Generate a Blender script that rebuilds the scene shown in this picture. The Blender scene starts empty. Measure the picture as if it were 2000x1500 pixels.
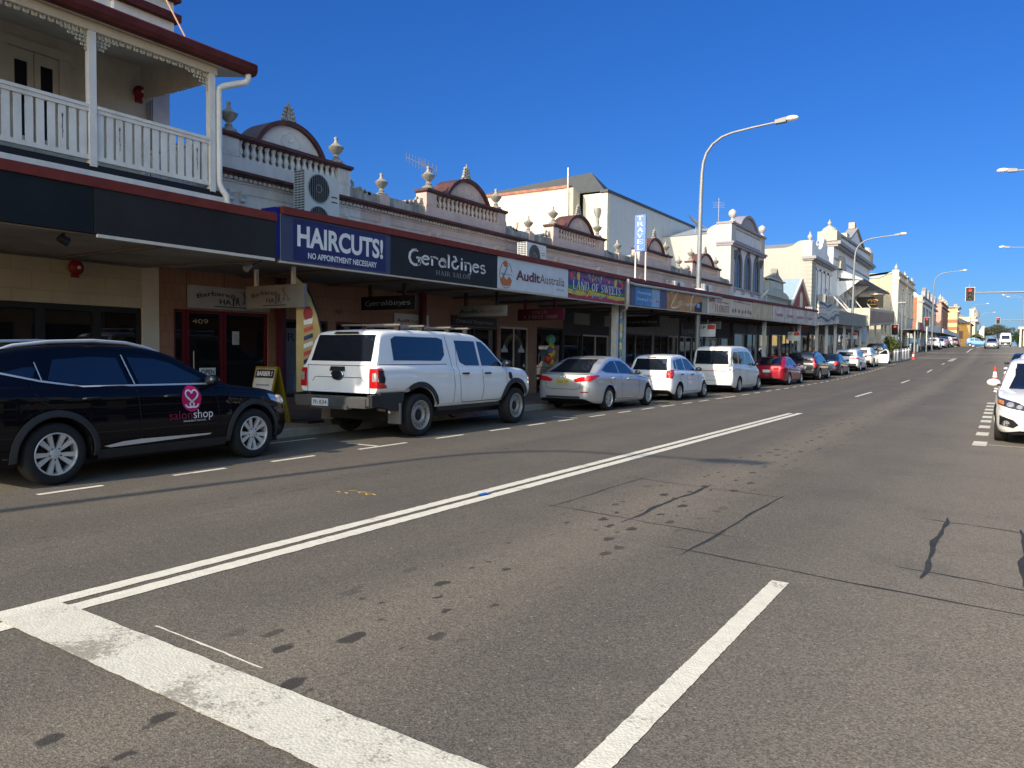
import bpy, bmesh, math, random
from math import sin, cos, pi, radians, sqrt
from mathutils import Vector, Matrix
from mathutils.bvhtree import BVHTree

random.seed(7)
S = bpy.context.scene
COL = S.collection

# ---------------------------------------------------------------- camera
yaw, pit, rol = radians(32.583), radians(2.290), radians(0.597)
fwd = Vector((-sin(yaw) * cos(pit), cos(yaw) * cos(pit), -sin(pit)))
r0 = Vector((cos(yaw), sin(yaw), 0))
u0 = r0.cross(fwd)
rt = r0 * cos(rol) + u0 * sin(rol)
up = u0 * cos(rol) - r0 * sin(rol)
cd = bpy.data.cameras.new('camera')
cd.sensor_width = 36; cd.lens = 27.0; cd.clip_start = 0.05; cd.clip_end = 6000
cam = bpy.data.objects.new('camera', cd); COL.objects.link(cam)
cam.matrix_world = Matrix(((rt.x, up.x, -fwd.x, 0), (rt.y, up.y, -fwd.y, 0), (rt.z, up.z, -fwd.z, 1.5), (0, 0, 0, 1)))
S.camera = cam

# ---------------------------------------------------------------- sky and sun
SUN_AZ, SUN_EL = 9.0, 30.5           # light travels 9 degrees right of the street axis
W = bpy.data.worlds.new('World'); S.world = W; W.use_nodes = True
nt = W.node_tree; nt.nodes.clear()
sky = nt.nodes.new('ShaderNodeTexSky'); sky.sky_type = 'NISHITA'; sky.sun_disc = False
sky.sun_elevation = radians(SUN_EL); sky.sun_rotation = radians(180 + SUN_AZ)
sky.altitude = 0; sky.air_density = 1.0; sky.dust_density = 0.35; sky.ozone_density = 3.5
bg = nt.nodes.new('ShaderNodeBackground'); bg.inputs[1].default_value = 0.13
hs = nt.nodes.new('ShaderNodeHueSaturation'); hs.inputs['Saturation'].default_value = 1.18
wo = nt.nodes.new('ShaderNodeOutputWorld')
tcw = nt.nodes.new('ShaderNodeTexCoord'); sxw = nt.nodes.new('ShaderNodeSeparateXYZ'); rw = nt.nodes.new('ShaderNodeValToRGB'); mw = nt.nodes.new('ShaderNodeMix'); mw.data_type = 'RGBA'; mw.blend_type = 'MULTIPLY'; mw.inputs[0].default_value = 1
nt.links.new(tcw.outputs['Generated'], sxw.inputs[0]); nt.links.new(sxw.outputs[2], rw.inputs[0])
for i, (p_, c_) in enumerate(((0.0, (.20, .29, .49)), (.12, (.185, .34, .59)), (.40, (.20, .41, .72)))):
    e = rw.color_ramp.elements[i] if i < 2 else rw.color_ramp.elements.new(p_); e.position = p_; e.color = (*c_, 1)
# clear deep blue away from the sun, unseen sun side boosted warm as fill light
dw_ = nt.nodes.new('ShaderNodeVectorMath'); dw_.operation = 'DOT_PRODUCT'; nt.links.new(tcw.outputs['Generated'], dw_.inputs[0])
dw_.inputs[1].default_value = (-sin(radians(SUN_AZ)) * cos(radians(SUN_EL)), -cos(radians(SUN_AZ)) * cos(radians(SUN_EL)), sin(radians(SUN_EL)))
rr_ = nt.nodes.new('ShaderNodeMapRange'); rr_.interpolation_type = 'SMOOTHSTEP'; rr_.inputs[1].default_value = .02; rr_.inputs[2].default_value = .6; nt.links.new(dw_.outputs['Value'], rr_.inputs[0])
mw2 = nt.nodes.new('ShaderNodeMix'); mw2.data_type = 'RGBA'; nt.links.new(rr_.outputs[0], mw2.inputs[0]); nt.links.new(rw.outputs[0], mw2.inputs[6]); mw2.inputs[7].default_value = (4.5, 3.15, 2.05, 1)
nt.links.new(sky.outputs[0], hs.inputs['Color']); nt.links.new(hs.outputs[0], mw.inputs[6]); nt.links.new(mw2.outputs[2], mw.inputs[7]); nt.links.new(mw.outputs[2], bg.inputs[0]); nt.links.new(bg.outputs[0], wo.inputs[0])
sd = bpy.data.lights.new('sun', 'SUN'); sd.energy = 4.2; sd.angle = radians(0.53); sd.color = (1.0, 0.87, 0.69)
sun = bpy.data.objects.new('sun', sd); COL.objects.link(sun)
ld = Vector((sin(radians(SUN_AZ)) * cos(radians(SUN_EL)), cos(radians(SUN_AZ)) * cos(radians(SUN_EL)), -sin(radians(SUN_EL))))
sun.rotation_euler = ld.to_track_quat('-Z', 'Y').to_euler()
S.view_settings.view_transform = 'Standard'; S.view_settings.look = 'None'
S.view_settings.exposure = 0.62; S.view_settings.gamma = 1.0
S.cycles.max_bounces = 6; S.cycles.glossy_bounces = 3; S.cycles.diffuse_bounces = 3

# ---------------------------------------------------------------- materials
def srgb(r, g, b):
    f = lambda c: (c / 255 / 12.92) if c / 255 <= 0.04045 else ((c / 255 + 0.055) / 1.055) ** 2.4
    return (f(r), f(g), f(b))
MATS = {}
def pm(name, col, rough=0.6, metal=0.0, coat=0.0, var=0.12, scale=3.0, bump=0.0, bscale=40.0, streak=0.0, streakcol=(0.05, 0.045, 0.04), emit=0.0, spec=0.3, stretch=(1, 1, 1), s0=0.5):
    if name in MATS: return MATS[name]
    m = bpy.data.materials.new(name); m.use_nodes = True
    n = m.node_tree.nodes; l = m.node_tree.links; b = n['Principled BSDF']
    b.inputs['Roughness'].default_value = rough; b.inputs['Metallic'].default_value = metal
    b.inputs['Coat Weight'].default_value = coat; b.inputs['Coat Roughness'].default_value = 0.02
    b.inputs['Specular IOR Level'].default_value = spec
    tc = n.new('ShaderNodeTexCoord'); mp = n.new('ShaderNodeMapping'); mp.inputs['Scale'].default_value = stretch
    l.new(tc.outputs['Object'], mp.inputs[0])
    no = n.new('ShaderNodeTexNoise'); no.inputs['Scale'].default_value = scale; no.inputs['Detail'].default_value = 6; no.inputs['Roughness'].default_value = 0.65
    l.new(mp.outputs[0], no.inputs['Vector'])
    rp = n.new('ShaderNodeMapRange'); rp.inputs[1].default_value = 0.3; rp.inputs[2].default_value = 0.7
    rp.inputs[3].default_value = 1 - var; rp.inputs[4].default_value = 1 + var
    l.new(no.outputs[0], rp.inputs[0])
    mx = n.new('ShaderNodeMix'); mx.data_type = 'RGBA'; mx.blend_type = 'MULTIPLY'; mx.inputs[0].default_value = 1
    mx.inputs[6].default_value = (*col, 1); l.new(rp.outputs[0], mx.inputs[7])
    out = mx.outputs[2]
    if streak > 0:
        mp2 = n.new('ShaderNodeMapping'); mp2.inputs['Scale'].default_value = (3.1, 2.3, 0.55); l.new(tc.outputs['Object'], mp2.inputs[0])
        n2 = n.new('ShaderNodeTexNoise'); n2.inputs['Scale'].default_value = 1.0; n2.inputs['Detail'].default_value = 8; n2.inputs['Roughness'].default_value = 0.7
        l.new(mp2.outputs[0], n2.inputs['Vector'])
        r2 = n.new('ShaderNodeMapRange'); r2.inputs[1].default_value = s0; r2.inputs[2].default_value = s0 + 0.28; r2.inputs[4].default_value = streak
        l.new(n2.outputs[0], r2.inputs[0])
        m2 = n.new('ShaderNodeMix'); m2.data_type = 'RGBA'; l.new(r2.outputs[0], m2.inputs[0]); l.new(out, m2.inputs[6]); m2.inputs[7].default_value = (*streakcol, 1)
        out = m2.outputs[2]
    l.new(out, b.inputs['Base Color'])
    if bump > 0:
        n3 = n.new('ShaderNodeTexNoise'); n3.inputs['Scale'].default_value = bscale; n3.inputs['Detail'].default_value = 4
        l.new(mp.outputs[0], n3.inputs['Vector'])
        bp = n.new('ShaderNodeBump'); bp.inputs['Strength'].default_value = bump; bp.inputs['Distance'].default_value = 0.02
        l.new(n3.outputs[0], bp.inputs['Height']); l.new(bp.outputs[0], b.inputs['Normal'])
    if emit > 0:
        b.inputs['Emission Color'].default_value = (*col, 1); b.inputs['Emission Strength'].default_value = emit
    MATS[name] = m; return m
def glass(name, col, rough=0.03, spec=0.6):
    return pm(name, col, rough=rough, var=0.05, spec=spec)
def tiles(name, col, col2, w, h, mortar, rough=0.45, bump=0.3, ax='yz'):
    "rectangular tiles or bricks on a wall; ax gives the two object axes used"
    if name in MATS: return MATS[name]
    m = pm(name, col, rough=rough); n = m.node_tree.nodes; l = m.node_tree.links; b = n['Principled BSDF']
    tc = n.new('ShaderNodeTexCoord'); sp = n.new('ShaderNodeSeparateXYZ'); cb = n.new('ShaderNodeCombineXYZ')
    l.new(tc.outputs['Object'], sp.inputs[0])
    ix = 'xyz'.index
    ad = n.new('ShaderNodeMath'); ad.operation = 'ADD'; l.new(sp.outputs[0], ad.inputs[0]); l.new(sp.outputs[1], ad.inputs[1])
    l.new(ad.outputs[0], cb.inputs[0]); l.new(sp.outputs[2], cb.inputs[1])
    br = n.new('ShaderNodeTexBrick'); l.new(cb.outputs[0], br.inputs['Vector'])
    br.inputs['Color1'].default_value = (*col, 1); br.inputs['Color2'].default_value = (*col2, 1); br.inputs['Mortar'].default_value = (*mortar, 1)
    br.inputs['Scale'].default_value = 1; br.inputs['Brick Width'].default_value = w; br.inputs['Row Height'].default_value = h
    br.inputs['Mortar Size'].default_value = 0.006; br.inputs['Bias'].default_value = -0.3
    mul = n.new('ShaderNodeMix'); mul.data_type = 'RGBA'; mul.blend_type = 'MULTIPLY'; mul.inputs[0].default_value = 1
    nz = n.new('ShaderNodeTexNoise'); nz.inputs['Scale'].default_value = 1.5; nz.inputs['Detail'].default_value = 6; l.new(tc.outputs['Object'], nz.inputs['Vector'])
    mr = n.new('ShaderNodeMapRange'); mr.inputs[3].default_value = 0.7; mr.inputs[4].default_value = 1.25; l.new(nz.outputs[0], mr.inputs[0])
    l.new(br.outputs[0], mul.inputs[6]); l.new(mr.outputs[0], mul.inputs[7]); l.new(mul.outputs[2], b.inputs['Base Color'])
    bp = n.new('ShaderNodeBump'); bp.inputs['Strength'].default_value = bump; bp.inputs['Distance'].default_value = 0.01; bp.invert = True
    l.new(br.outputs['Fac'], bp.inputs['Height']); l.new(bp.outputs[0], b.inputs['Normal'])
    return m

white = pm('white_paint', (0.66, 0.63, 0.59), 0.55, var=0.1, streak=0.25)
cream = pm('cream_paint', (0.56, 0.50, 0.40), 0.6, var=0.1, streak=0.2)
creamd = pm('cream_render', (0.60, 0.54, 0.41), 0.75, var=0.14, streak=0.5, streakcol=(0.34, 0.29, 0.20), bump=0.15, s0=.56)
maroon = pm('maroon_paint', (0.155, 0.032, 0.025), 0.6, var=0.22, streak=0.35, streakcol=(0.06, 0.025, 0.022), spec=.15)
maroonw = pm('maroon_weathered', (0.10, 0.035, 0.03), 0.65, var=0.4, streak=0.95, streakcol=(0.03, 0.028, 0.026), s0=0.42)
black = pm('black_plastic', (0.012, 0.012, 0.013), 0.5, var=0.1)
dark = pm('dark_void', (0.01, 0.01, 0.011), 0.8)
steel = pm('galvanised_steel', (0.20, 0.21, 0.22), 0.45, metal=0.4, var=0.12)
greym = pm('grey_metal', (0.25, 0.26, 0.27), 0.5, metal=0.3)
chrome = pm('bright_metal', (0.75, 0.76, 0.78), 0.12, metal=1.0, var=0.03)
redp = pm('red_enamel', (0.20, 0.008, 0.010), 0.35)
shopglass = glass('shop_glass', (0.008, 0.009, 0.011), 0.02, 0.45)
winglass = glass('window_glass', (0.010, 0.011, 0.015), 0.06, 0.25)
stone = pm('weathered_stone', (0.34, 0.31, 0.27), 0.85, var=0.35, scale=9, streak=0.75, streakcol=(0.07, 0.065, 0.055), bump=0.4, s0=0.42)
bwhite = pm('arcade_white', (0.60, 0.54, 0.50), 0.65, var=0.1, streak=0.5, streakcol=(0.16, 0.14, 0.125), s0=0.53, bump=0.08)
bpink = pm('arcade_pink', (0.52, 0.385, 0.34), 0.65, var=0.1, streak=0.45, streakcol=(0.17, 0.14, 0.12), s0=0.53, bump=0.08)
parapet_stain = pm('stained_parapet', (0.36, 0.34, 0.31), 0.85, var=0.3, streak=0.95, streakcol=(0.05, 0.048, 0.042), s0=0.42, bump=0.2)

# ---------------------------------------------------------------- mesh helpers
class MB:
    def __init__(s): s.v = []; s.f = []; s.mi = []; s.cur = 0
    def add(s, vs, fs):
        b = len(s.v); s.v += [tuple(p) for p in vs]
        for f in fs: s.f.append([i + b for i in f]); s.mi.append(s.cur)
        return s
    def box(s, x0, x1, y0, y1, z0, z1):
        return s.add([(x0, y0, z0), (x1, y0, z0), (x1, y1, z0), (x0, y1, z0), (x0, y0, z1), (x1, y0, z1), (x1, y1, z1), (x0, y1, z1)],
                     [(3, 2, 1, 0), (4, 5, 6, 7), (0, 1, 5, 4), (1, 2, 6, 5), (2, 3, 7, 6), (3, 0, 4, 7)])
    def sheared(s, x0, x1, y0, y1, z0a, z1a, z0b, z1b):
        "box whose bottom and top run from (z0a, z1a) at y0 to (z0b, z1b) at y1"
        return s.add([(x0, y0, z0a), (x1, y0, z0a), (x1, y1, z0b), (x0, y1, z0b), (x0, y0, z1a), (x1, y0, z1a), (x1, y1, z1b), (x0, y1, z1b)],
                     [(3, 2, 1, 0), (4, 5, 6, 7), (0, 1, 5, 4), (1, 2, 6, 5), (2, 3, 7, 6), (3, 0, 4, 7)])
    def beam(s, a, b, w, h=None, upv=(0, 0, 1)):
        a = Vector(a); b = Vector(b); h = h or w; d = (b - a).normalized()
        sd_ = d.cross(Vector(upv))
        if sd_.length < 1e-4: sd_ = d.cross(Vector((1, 0, 0)))
        sd_.normalize(); uu = sd_.cross(d)
        P = []
        for c in (a, b):
            for i, j in ((-1, -1), (1, -1), (1, 1), (-1, 1)): P.append(c + sd_ * (i * w / 2) + uu * (j * h / 2))
        return s.add(P, [(3, 2, 1, 0), (4, 5, 6, 7), (0, 1, 5, 4), (1, 2, 6, 5), (2, 3, 7, 6), (3, 0, 4, 7)])
    def tube(s, pts, r, n=10, caps=True):
        pts = [Vector(p) for p in pts]; rs = r if isinstance(r, (list, tuple)) else [r] * len(pts)
        P = []; ref = None
        for i, p in enumerate(pts):
            t = (pts[min(i + 1, len(pts) - 1)] - pts[max(i - 1, 0)]).normalized()
            if ref is None:
                ref = Vector((0, 0, 1)) if abs(t.z) < 0.9 else Vector((1, 0, 0))
            a = t.cross(ref).normalized(); b = a.cross(t); ref = b
            for k in range(n): P.append(p + (a * cos(2 * pi * k / n) + b * sin(2 * pi * k / n)) * rs[i])
        F = []
        for i in range(len(pts) - 1):
            for k in range(n): F.append((i * n + k, i * n + (k + 1) % n, (i + 1) * n + (k + 1) % n, (i + 1) * n + k))
        if caps: F.append(tuple(range(n))[::-1]); F.append(tuple(range((len(pts) - 1) * n, len(pts) * n)))
        return s.add(P, F)
    def lathe(s, prof, c=(0, 0, 0), n=16, axis='z', half=False):
        P = []; F = []; m = len(prof)
        for k in range(n):
            a = 2 * pi * k / n
            for r, h in prof:
                if axis == 'z': q = (r * cos(a), r * sin(a), h)
                elif axis == 'y': q = (r * cos(a), h, r * sin(a))
                else: q = (h, r * cos(a), r * sin(a))
                P.append((q[0] + c[0], q[1] + c[1], q[2] + c[2]))
        for k in range(n):
            for i in range(m - 1):
                a, b = k * m + i, ((k + 1) % n) * m + i
                F.append((a, b, b + 1, a + 1))
        return s.add(P, F)
    def prism(s, poly, axis, a, b):
        "extrude polygon [(u, v)] along axis from a to b; x: (u,v)=(y,z), y: (x,z), z: (x,y)"
        n = len(poly)
        mk = {'x': lambda u, v, w: (w, u, v), 'y': lambda u, v, w: (u, w, v), 'z': lambda u, v, w: (u, v, w)}[axis]
        P = [mk(u, v, a) for u, v in poly] + [mk(u, v, b) for u, v in poly]
        F = [(i, (i + 1) % n, n + (i + 1) % n, n + i) for i in range(n)] + [tuple(range(n))[::-1], tuple(range(n, 2 * n))]
        return s.add(P, F)
    def ball(s, c, r, n=10, sc=(1, 1, 1)):
        prof = [(max(1e-4, sin(pi * i / n)) * r, -cos(pi * i / n) * r) for i in range(n + 1)]
        m = MB(); m.lathe(prof, (0, 0, 0), n + 2)
        return s.add([(c[0] + p[0] * sc[0], c[1] + p[1] * sc[1], c[2] + p[2] * sc[2]) for p in m.v], m.f)
    def build(s, name, mats, parent=None, smooth=None, world=True, fixn=True):
        me = bpy.data.meshes.new(name); me.from_pydata(s.v, [], s.f)
        mats = mats if isinstance(mats, (list, tuple)) else [mats]
        for m in mats: me.materials.append(m)
        if len(mats) > 1: me.polygons.foreach_set('material_index', s.mi)
        if fixn:
            bm = bmesh.new(); bm.from_mesh(me); bmesh.ops.recalc_face_normals(bm, faces=bm.faces); bm.to_mesh(me); bm.free()
        me.update()
        if smooth:
            me.shade_smooth()
            me.set_sharp_from_angle(angle=radians(smooth))
        o = bpy.data.objects.new(name, me); COL.objects.link(o)
        if parent:
            o.parent = parent
            if world:
                q = parent; off = Vector((0, 0, 0))
                while q: off += Vector(q.location); q = q.parent
                o.location = -off
        return o
def tag(o, label, cat, group=None):
    o['label'] = label; o['category'] = cat
    if group: o['group'] = group
    return o
def thing(name, label, cat, loc=(0, 0, 0), rz=0.0, group=None):
    o = bpy.data.objects.new(name, None); COL.objects.link(o); o.empty_display_size = 0.3
    o.location = loc; o.rotation_euler = (0, 0, rz); return tag(o, label, cat, group)
def dup_tree(o, parent=None):
    c = o.copy(); COL.objects.link(c)
    if parent: c.parent = parent
    for ch in list(o.children): dup_tree(ch, c)
    return c
def struct(name, mb, mat, **k):
    o = mb.build(name, mat, **k); o['kind'] = 'structure'; return o
def interp(pts, x):
    if x <= pts[0][0]: return pts[0][1]
    for (a, b), (c, d) in zip(pts, pts[1:]):
        if x <= c: return b + (d - b) * (x - a) / (c - a)
    return pts[-1][1]
def pchip(pts, x):
    n = len(pts)
    if x <= pts[0][0]: return pts[0][1]
    if x >= pts[-1][0]: return pts[-1][1]
    h = [pts[i + 1][0] - pts[i][0] for i in range(n - 1)]; d = [(pts[i + 1][1] - pts[i][1]) / h[i] for i in range(n - 1)]
    def m(i):
        if i == 0: return d[0]
        if i == n - 1: return d[-1]
        if d[i - 1] * d[i] <= 0: return 0
        w1 = 2 * h[i] + h[i - 1]; w2 = h[i] + 2 * h[i - 1]
        return (w1 + w2) / (w1 / d[i - 1] + w2 / d[i])
    for i in range(n - 1):
        if x <= pts[i + 1][0]:
            t = (x - pts[i][0]) / h[i]
            return ((1 + 2 * t) * (1 - t) ** 2 * pts[i][1] + t * (1 - t) ** 2 * h[i] * m(i) + t * t * (3 - 2 * t) * pts[i + 1][1] + t * t * (t - 1) * h[i] * m(i + 1))
ZP = [(-60, 0), (25, 0), (35, .03), (43, .08), (50, .17), (57, .32), (63, .45), (70, .68), (78, .9), (88, 1.15), (95, 1.4), (110, 2.1), (125, 2.8), (150, 3.4), (180, 3.85), (220, 4.3), (300, 5), (600, 6.0), (3000, 7)]
def zr(y): return pchip(ZP, y)
def BZ(y): return interp([(10, 0), (24, .08), (45, .42), (55, .6)], y)      # rise of the arcade along the street

# ---------------------------------------------------------------- lettering
_tc = {}
def text_geo(s, bold=0.0, shear=0.0, spacing=1.0):
    k = (s, bold, shear, spacing)
    if k in _tc: return _tc[k]
    cu = bpy.data.curves.new('lettering', 'FONT'); cu.body = s; cu.size = 1; cu.offset = bold; cu.shear = shear; cu.resolution_u = 4; cu.space_character = spacing
    ob = bpy.data.objects.new('lettering', cu); me = bpy.data.meshes.new_from_object(ob)
    vs = [(v.co.x, v.co.y) for v in me.vertices]; fs = [tuple(p.vertices) for p in me.polygons]
    bpy.data.objects.remove(ob); bpy.data.curves.remove(cu); bpy.data.meshes.remove(me)
    x0 = min(v[0] for v in vs); x1 = max(v[0] for v in vs)
    vs = [(x - x0, y) for x, y in vs]
    _tc[k] = (vs, fs, x1 - x0); return _tc[k]
SERIF = {  # stroke letters: list of (x0, y0, x1, y1, width), serif ticks added at free ends
 'L': (.62, [(.12, 0, .12, 1, .15), (.0, .02, .6, .02, .06), (.0, .98, .26, .98, .05), (.58, .0, .58, .25, .05)]),
 'A': (.78, [(.1, 0, .38, 1, .07), (.66, 0, .38, 1, .15), (.2, .34, .56, .34, .06), (0, .02, .22, .02, .05), (.52, .02, .8, .02, .05)]),
 'N': (.82, [(.12, 0, .12, 1, .07), (.12, .98, .68, .04, .14), (.68, 0, .68, 1, .07), (0, .02, .24, .02, .05), (0, .98, .2, .98, .05), (.56, .98, .82, .98, .05)]),
 'D': (.8, [(.13, 0, .13, 1, .15), (0, .03, .4, .03, .06), (0, .97, .4, .97, .06), (.4, .03, .62, .14, .08), (.62, .14, .7, .5, .14), (.7, .5, .62, .86, .14), (.62, .86, .4, .97, .08)]),
 'O': (.82, [(.4, .02, .16, .16, .08), (.16, .16, .09, .5, .15), (.09, .5, .16, .84, .15), (.16, .84, .4, .98, .08), (.4, .98, .64, .84, .08), (.64, .84, .71, .5, .15), (.71, .5, .64, .16, .15), (.64, .16, .4, .02, .08)]),
 'F': (.6, [(.13, 0, .13, 1, .15), (0, .02, .28, .02, .05), (0, .97, .58, .97, .06), (.13, .52, .42, .52, .06), (.56, .98, .56, .75, .05), (.42, .64, .42, .4, .04)]),
 'S': (.56, [(.46, .86, .26, .98, .08), (.26, .98, .08, .8, .1), (.08, .8, .14, .6, .13), (.14, .6, .42, .4, .15), (.42, .4, .46, .18, .13), (.46, .18, .26, .02, .1), (.26, .02, .04, .14, .07), (.04, .0, .04, .26, .05), (.47, .76, .47, 1, .05)]),
 'W': (1.08, [(.1, 1, .3, 0, .14), (.3, 0, .52, 1, .07), (.5, 1, .74, 0, .14), (.74, 0, .96, 1, .07), (0, .98, .24, .98, .05), (.84, .98, 1.08, .98, .05)]),
 'E': (.62, [(.13, 0, .13, 1, .15), (0, .03, .6, .03, .06), (0, .97, .58, .97, .06), (.13, .52, .42, .52, .06), (.58, 0, .58, .25, .05), (.56, .98, .56, .76, .05), (.42, .64, .42, .4, .04)]),
 'T': (.7, [(.34, 0, .34, 1, .15), (.18, .02, .5, .02, .05), (.02, .97, .66, .97, .06), (.03, .98, .03, .74, .05), (.65, .98, .65, .74, .05)]),
 'I': (.34, [(.15, 0, .15, 1, .15), (0, .02, .3, .02, .05), (0, .98, .3, .98, .05)]),
 'R': (.76, [(.13, 0, .13, 1, .15), (0, .02, .28, .02, .05), (0, .97, .4, .97, .06), (.4, .97, .56, .86, .08), (.56, .86, .56, .64, .14), (.56, .64, .4, .52, .08), (.13, .52, .4, .52, .06), (.36, .5, .68, .02, .15), (.62, .02, .76, .02, .05)]),
 'P': (.68, [(.13, 0, .13, 1, .15), (0, .02, .28, .02, .05), (0, .97, .4, .97, .06), (.4, .97, .58, .84, .09), (.58, .84, .58, .6, .14), (.58, .6, .4, .46, .09), (.13, .46, .4, .46, .06)]),
 'Y': (.72, [(.34, 0, .34, .45, .15), (.34, .42, .08, 1, .14), (.34, .42, .6, 1, .07), (.2, .02, .5, .02, .05), (0, .98, .22, .98, .05), (.5, .98, .72, .98, .05)]),
 'H': (.82, [(.13, 0, .13, 1, .15), (.66, 0, .66, 1, .15), (.13, .5, .66, .5, .06), (0, .02, .27, .02, .05), (0, .98, .27, .98, .05), (.53, .02, .8, .02, .05), (.53, .98, .8, .98, .05)]),
 'V': (.76, [(.1, 1, .36, 0, .15), (.36, 0, .62, 1, .07), (0, .98, .24, .98, .05), (.5, .98, .76, .98, .05)]),
 '&': (.7, [(.6, 0, .2, .7, .12), (.2, .7, .3, .95, .08), (.3, .95, .42, .75, .08), (.42, .75, .1, .35, .08), (.1, .35, .25, .03, .12), (.25, .03, .6, .4, .07)]),
 ' ': (.36, [])}
def strokes_geo(segs):
    vs = []; fs = []
    for x0, y0, x1, y1, w in segs:
        dx, dy = x1 - x0, y1 - y0; L = math.hypot(dx, dy) or 1; ex, ey = dx / L * w * .12, dy / L * w * .12
        nx, ny = -dy / L * w / 2, dx / L * w / 2; b = len(vs)
        vs += [(x0 - ex - nx, y0 - ey - ny), (x1 + ex - nx, y1 + ey - ny), (x1 + ex + nx, y1 + ey + ny), (x0 - ex + nx, y0 - ey + ny)]; fs.append((b, b + 1, b + 2, b + 3))
    return vs, fs
def serif_geo(s):
    segs = []; x = 0
    for ch in s:
        w, g = SERIF.get(ch, SERIF[' '])
        segs += [(a + x, b, c + x, d, e) for a, b, c, d, e in g]; x += w + .1
    vs, fs = strokes_geo(segs); return vs, fs, x - .1
def arcs(cx, cy, rx, ry, a0, a1, w, n=7):
    p = [(cx + rx * cos(radians(a0 + (a1 - a0) * i / n)), cy + ry * sin(radians(a0 + (a1 - a0) * i / n))) for i in range(n + 1)]
    return [(*p[i], *p[i + 1], w) for i in range(n)]
UNCIAL = {
 'G': (.95, arcs(.52, .42, .48, .58, 80, 330, .15) + [(.62, .42, .98, .42, .13), (.82, .42, .82, -.12, .15), (.5, .98, .72, .92, .1)]),
 'e': (.66, arcs(.33, .33, .3, .33, 20, 320, .13) + [(.06, .38, .6, .42, .09)]),
 'r': (.6, [(.12, 0, .12, .66, .13), (.0, .64, .16, .66, .1)] + arcs(.36, .5, .24, .16, 175, 20, .12)),
 'a': (.68, arcs(.3, .27, .27, .27, 0, 360, .12) + [(.57, 0, .57, .5, .13)] + arcs(.36, .5, .21, .17, 0, 150, .1)),
 'l': (.3, [(.12, 0, .12, 1.0, .14), (.02, .98, .14, 1.02, .1)]),
 'd': (.72, arcs(.32, .32, .29, .32, 0, 360, .13) + [(.6, .35, .3, 1.0, .13), (.3, 1.0, .14, .96, .1)]),
 'i': (.28, [(.12, 0, .12, .66, .14), (.08, .86, .16, .9, .13)]),
 'n': (.72, [(.12, 0, .12, .66, .13), (0, .64, .14, .66, .1)] + arcs(.36, .42, .25, .23, 170, 0, .12) + [(.61, .42, .61, -.1, .13)] + arcs(.46, -.1, .15, .18, 0, -100, .1)),
 's': (.56, arcs(.28, .49, .2, .16, 40, 250, .12) + arcs(.28, .17, .22, .17, 80, -140, .13))}
def uncial_geo(s):
    segs = []; x = 0
    for ch in s:
        w, g = UNCIAL[ch]; segs += [(a + x, b, c + x, d, e * 1.22) for a, b, c, d, e in g]; x += w + .09
    vs, fs = strokes_geo(segs); return vs, fs, x - .09
def letters(mb, s, o, R, U, w, h, kind='sans', bold=0.0, shear=0.0, arc=0.0, capH=0.73, mapf=None):
    "text s in a box w x h (h = cap height) at origin o, right R, up U; added to MB mb"
    if kind == 'serif': vs, fs, L = serif_geo(s); ch = 1.0
    elif kind == 'uncial': vs, fs, L = uncial_geo(s); ch = 1.0
    else: vs, fs, L = text_geo(s, bold, shear); ch = capH
    R = Vector(R); U = Vector(U); o = Vector(o); P = []
    for x, y in vs:
        x = x / L * w; y = y / ch * h
        if arc:
            rad = w / arc; a = (x - w / 2) / rad; x, y = w / 2 + (rad + y) * sin(a), (rad + y) * cos(a) - rad
        P.append(mapf(x, y) if mapf else o + R * x + U * y)
    mb.add(P, fs); return mb
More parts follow.
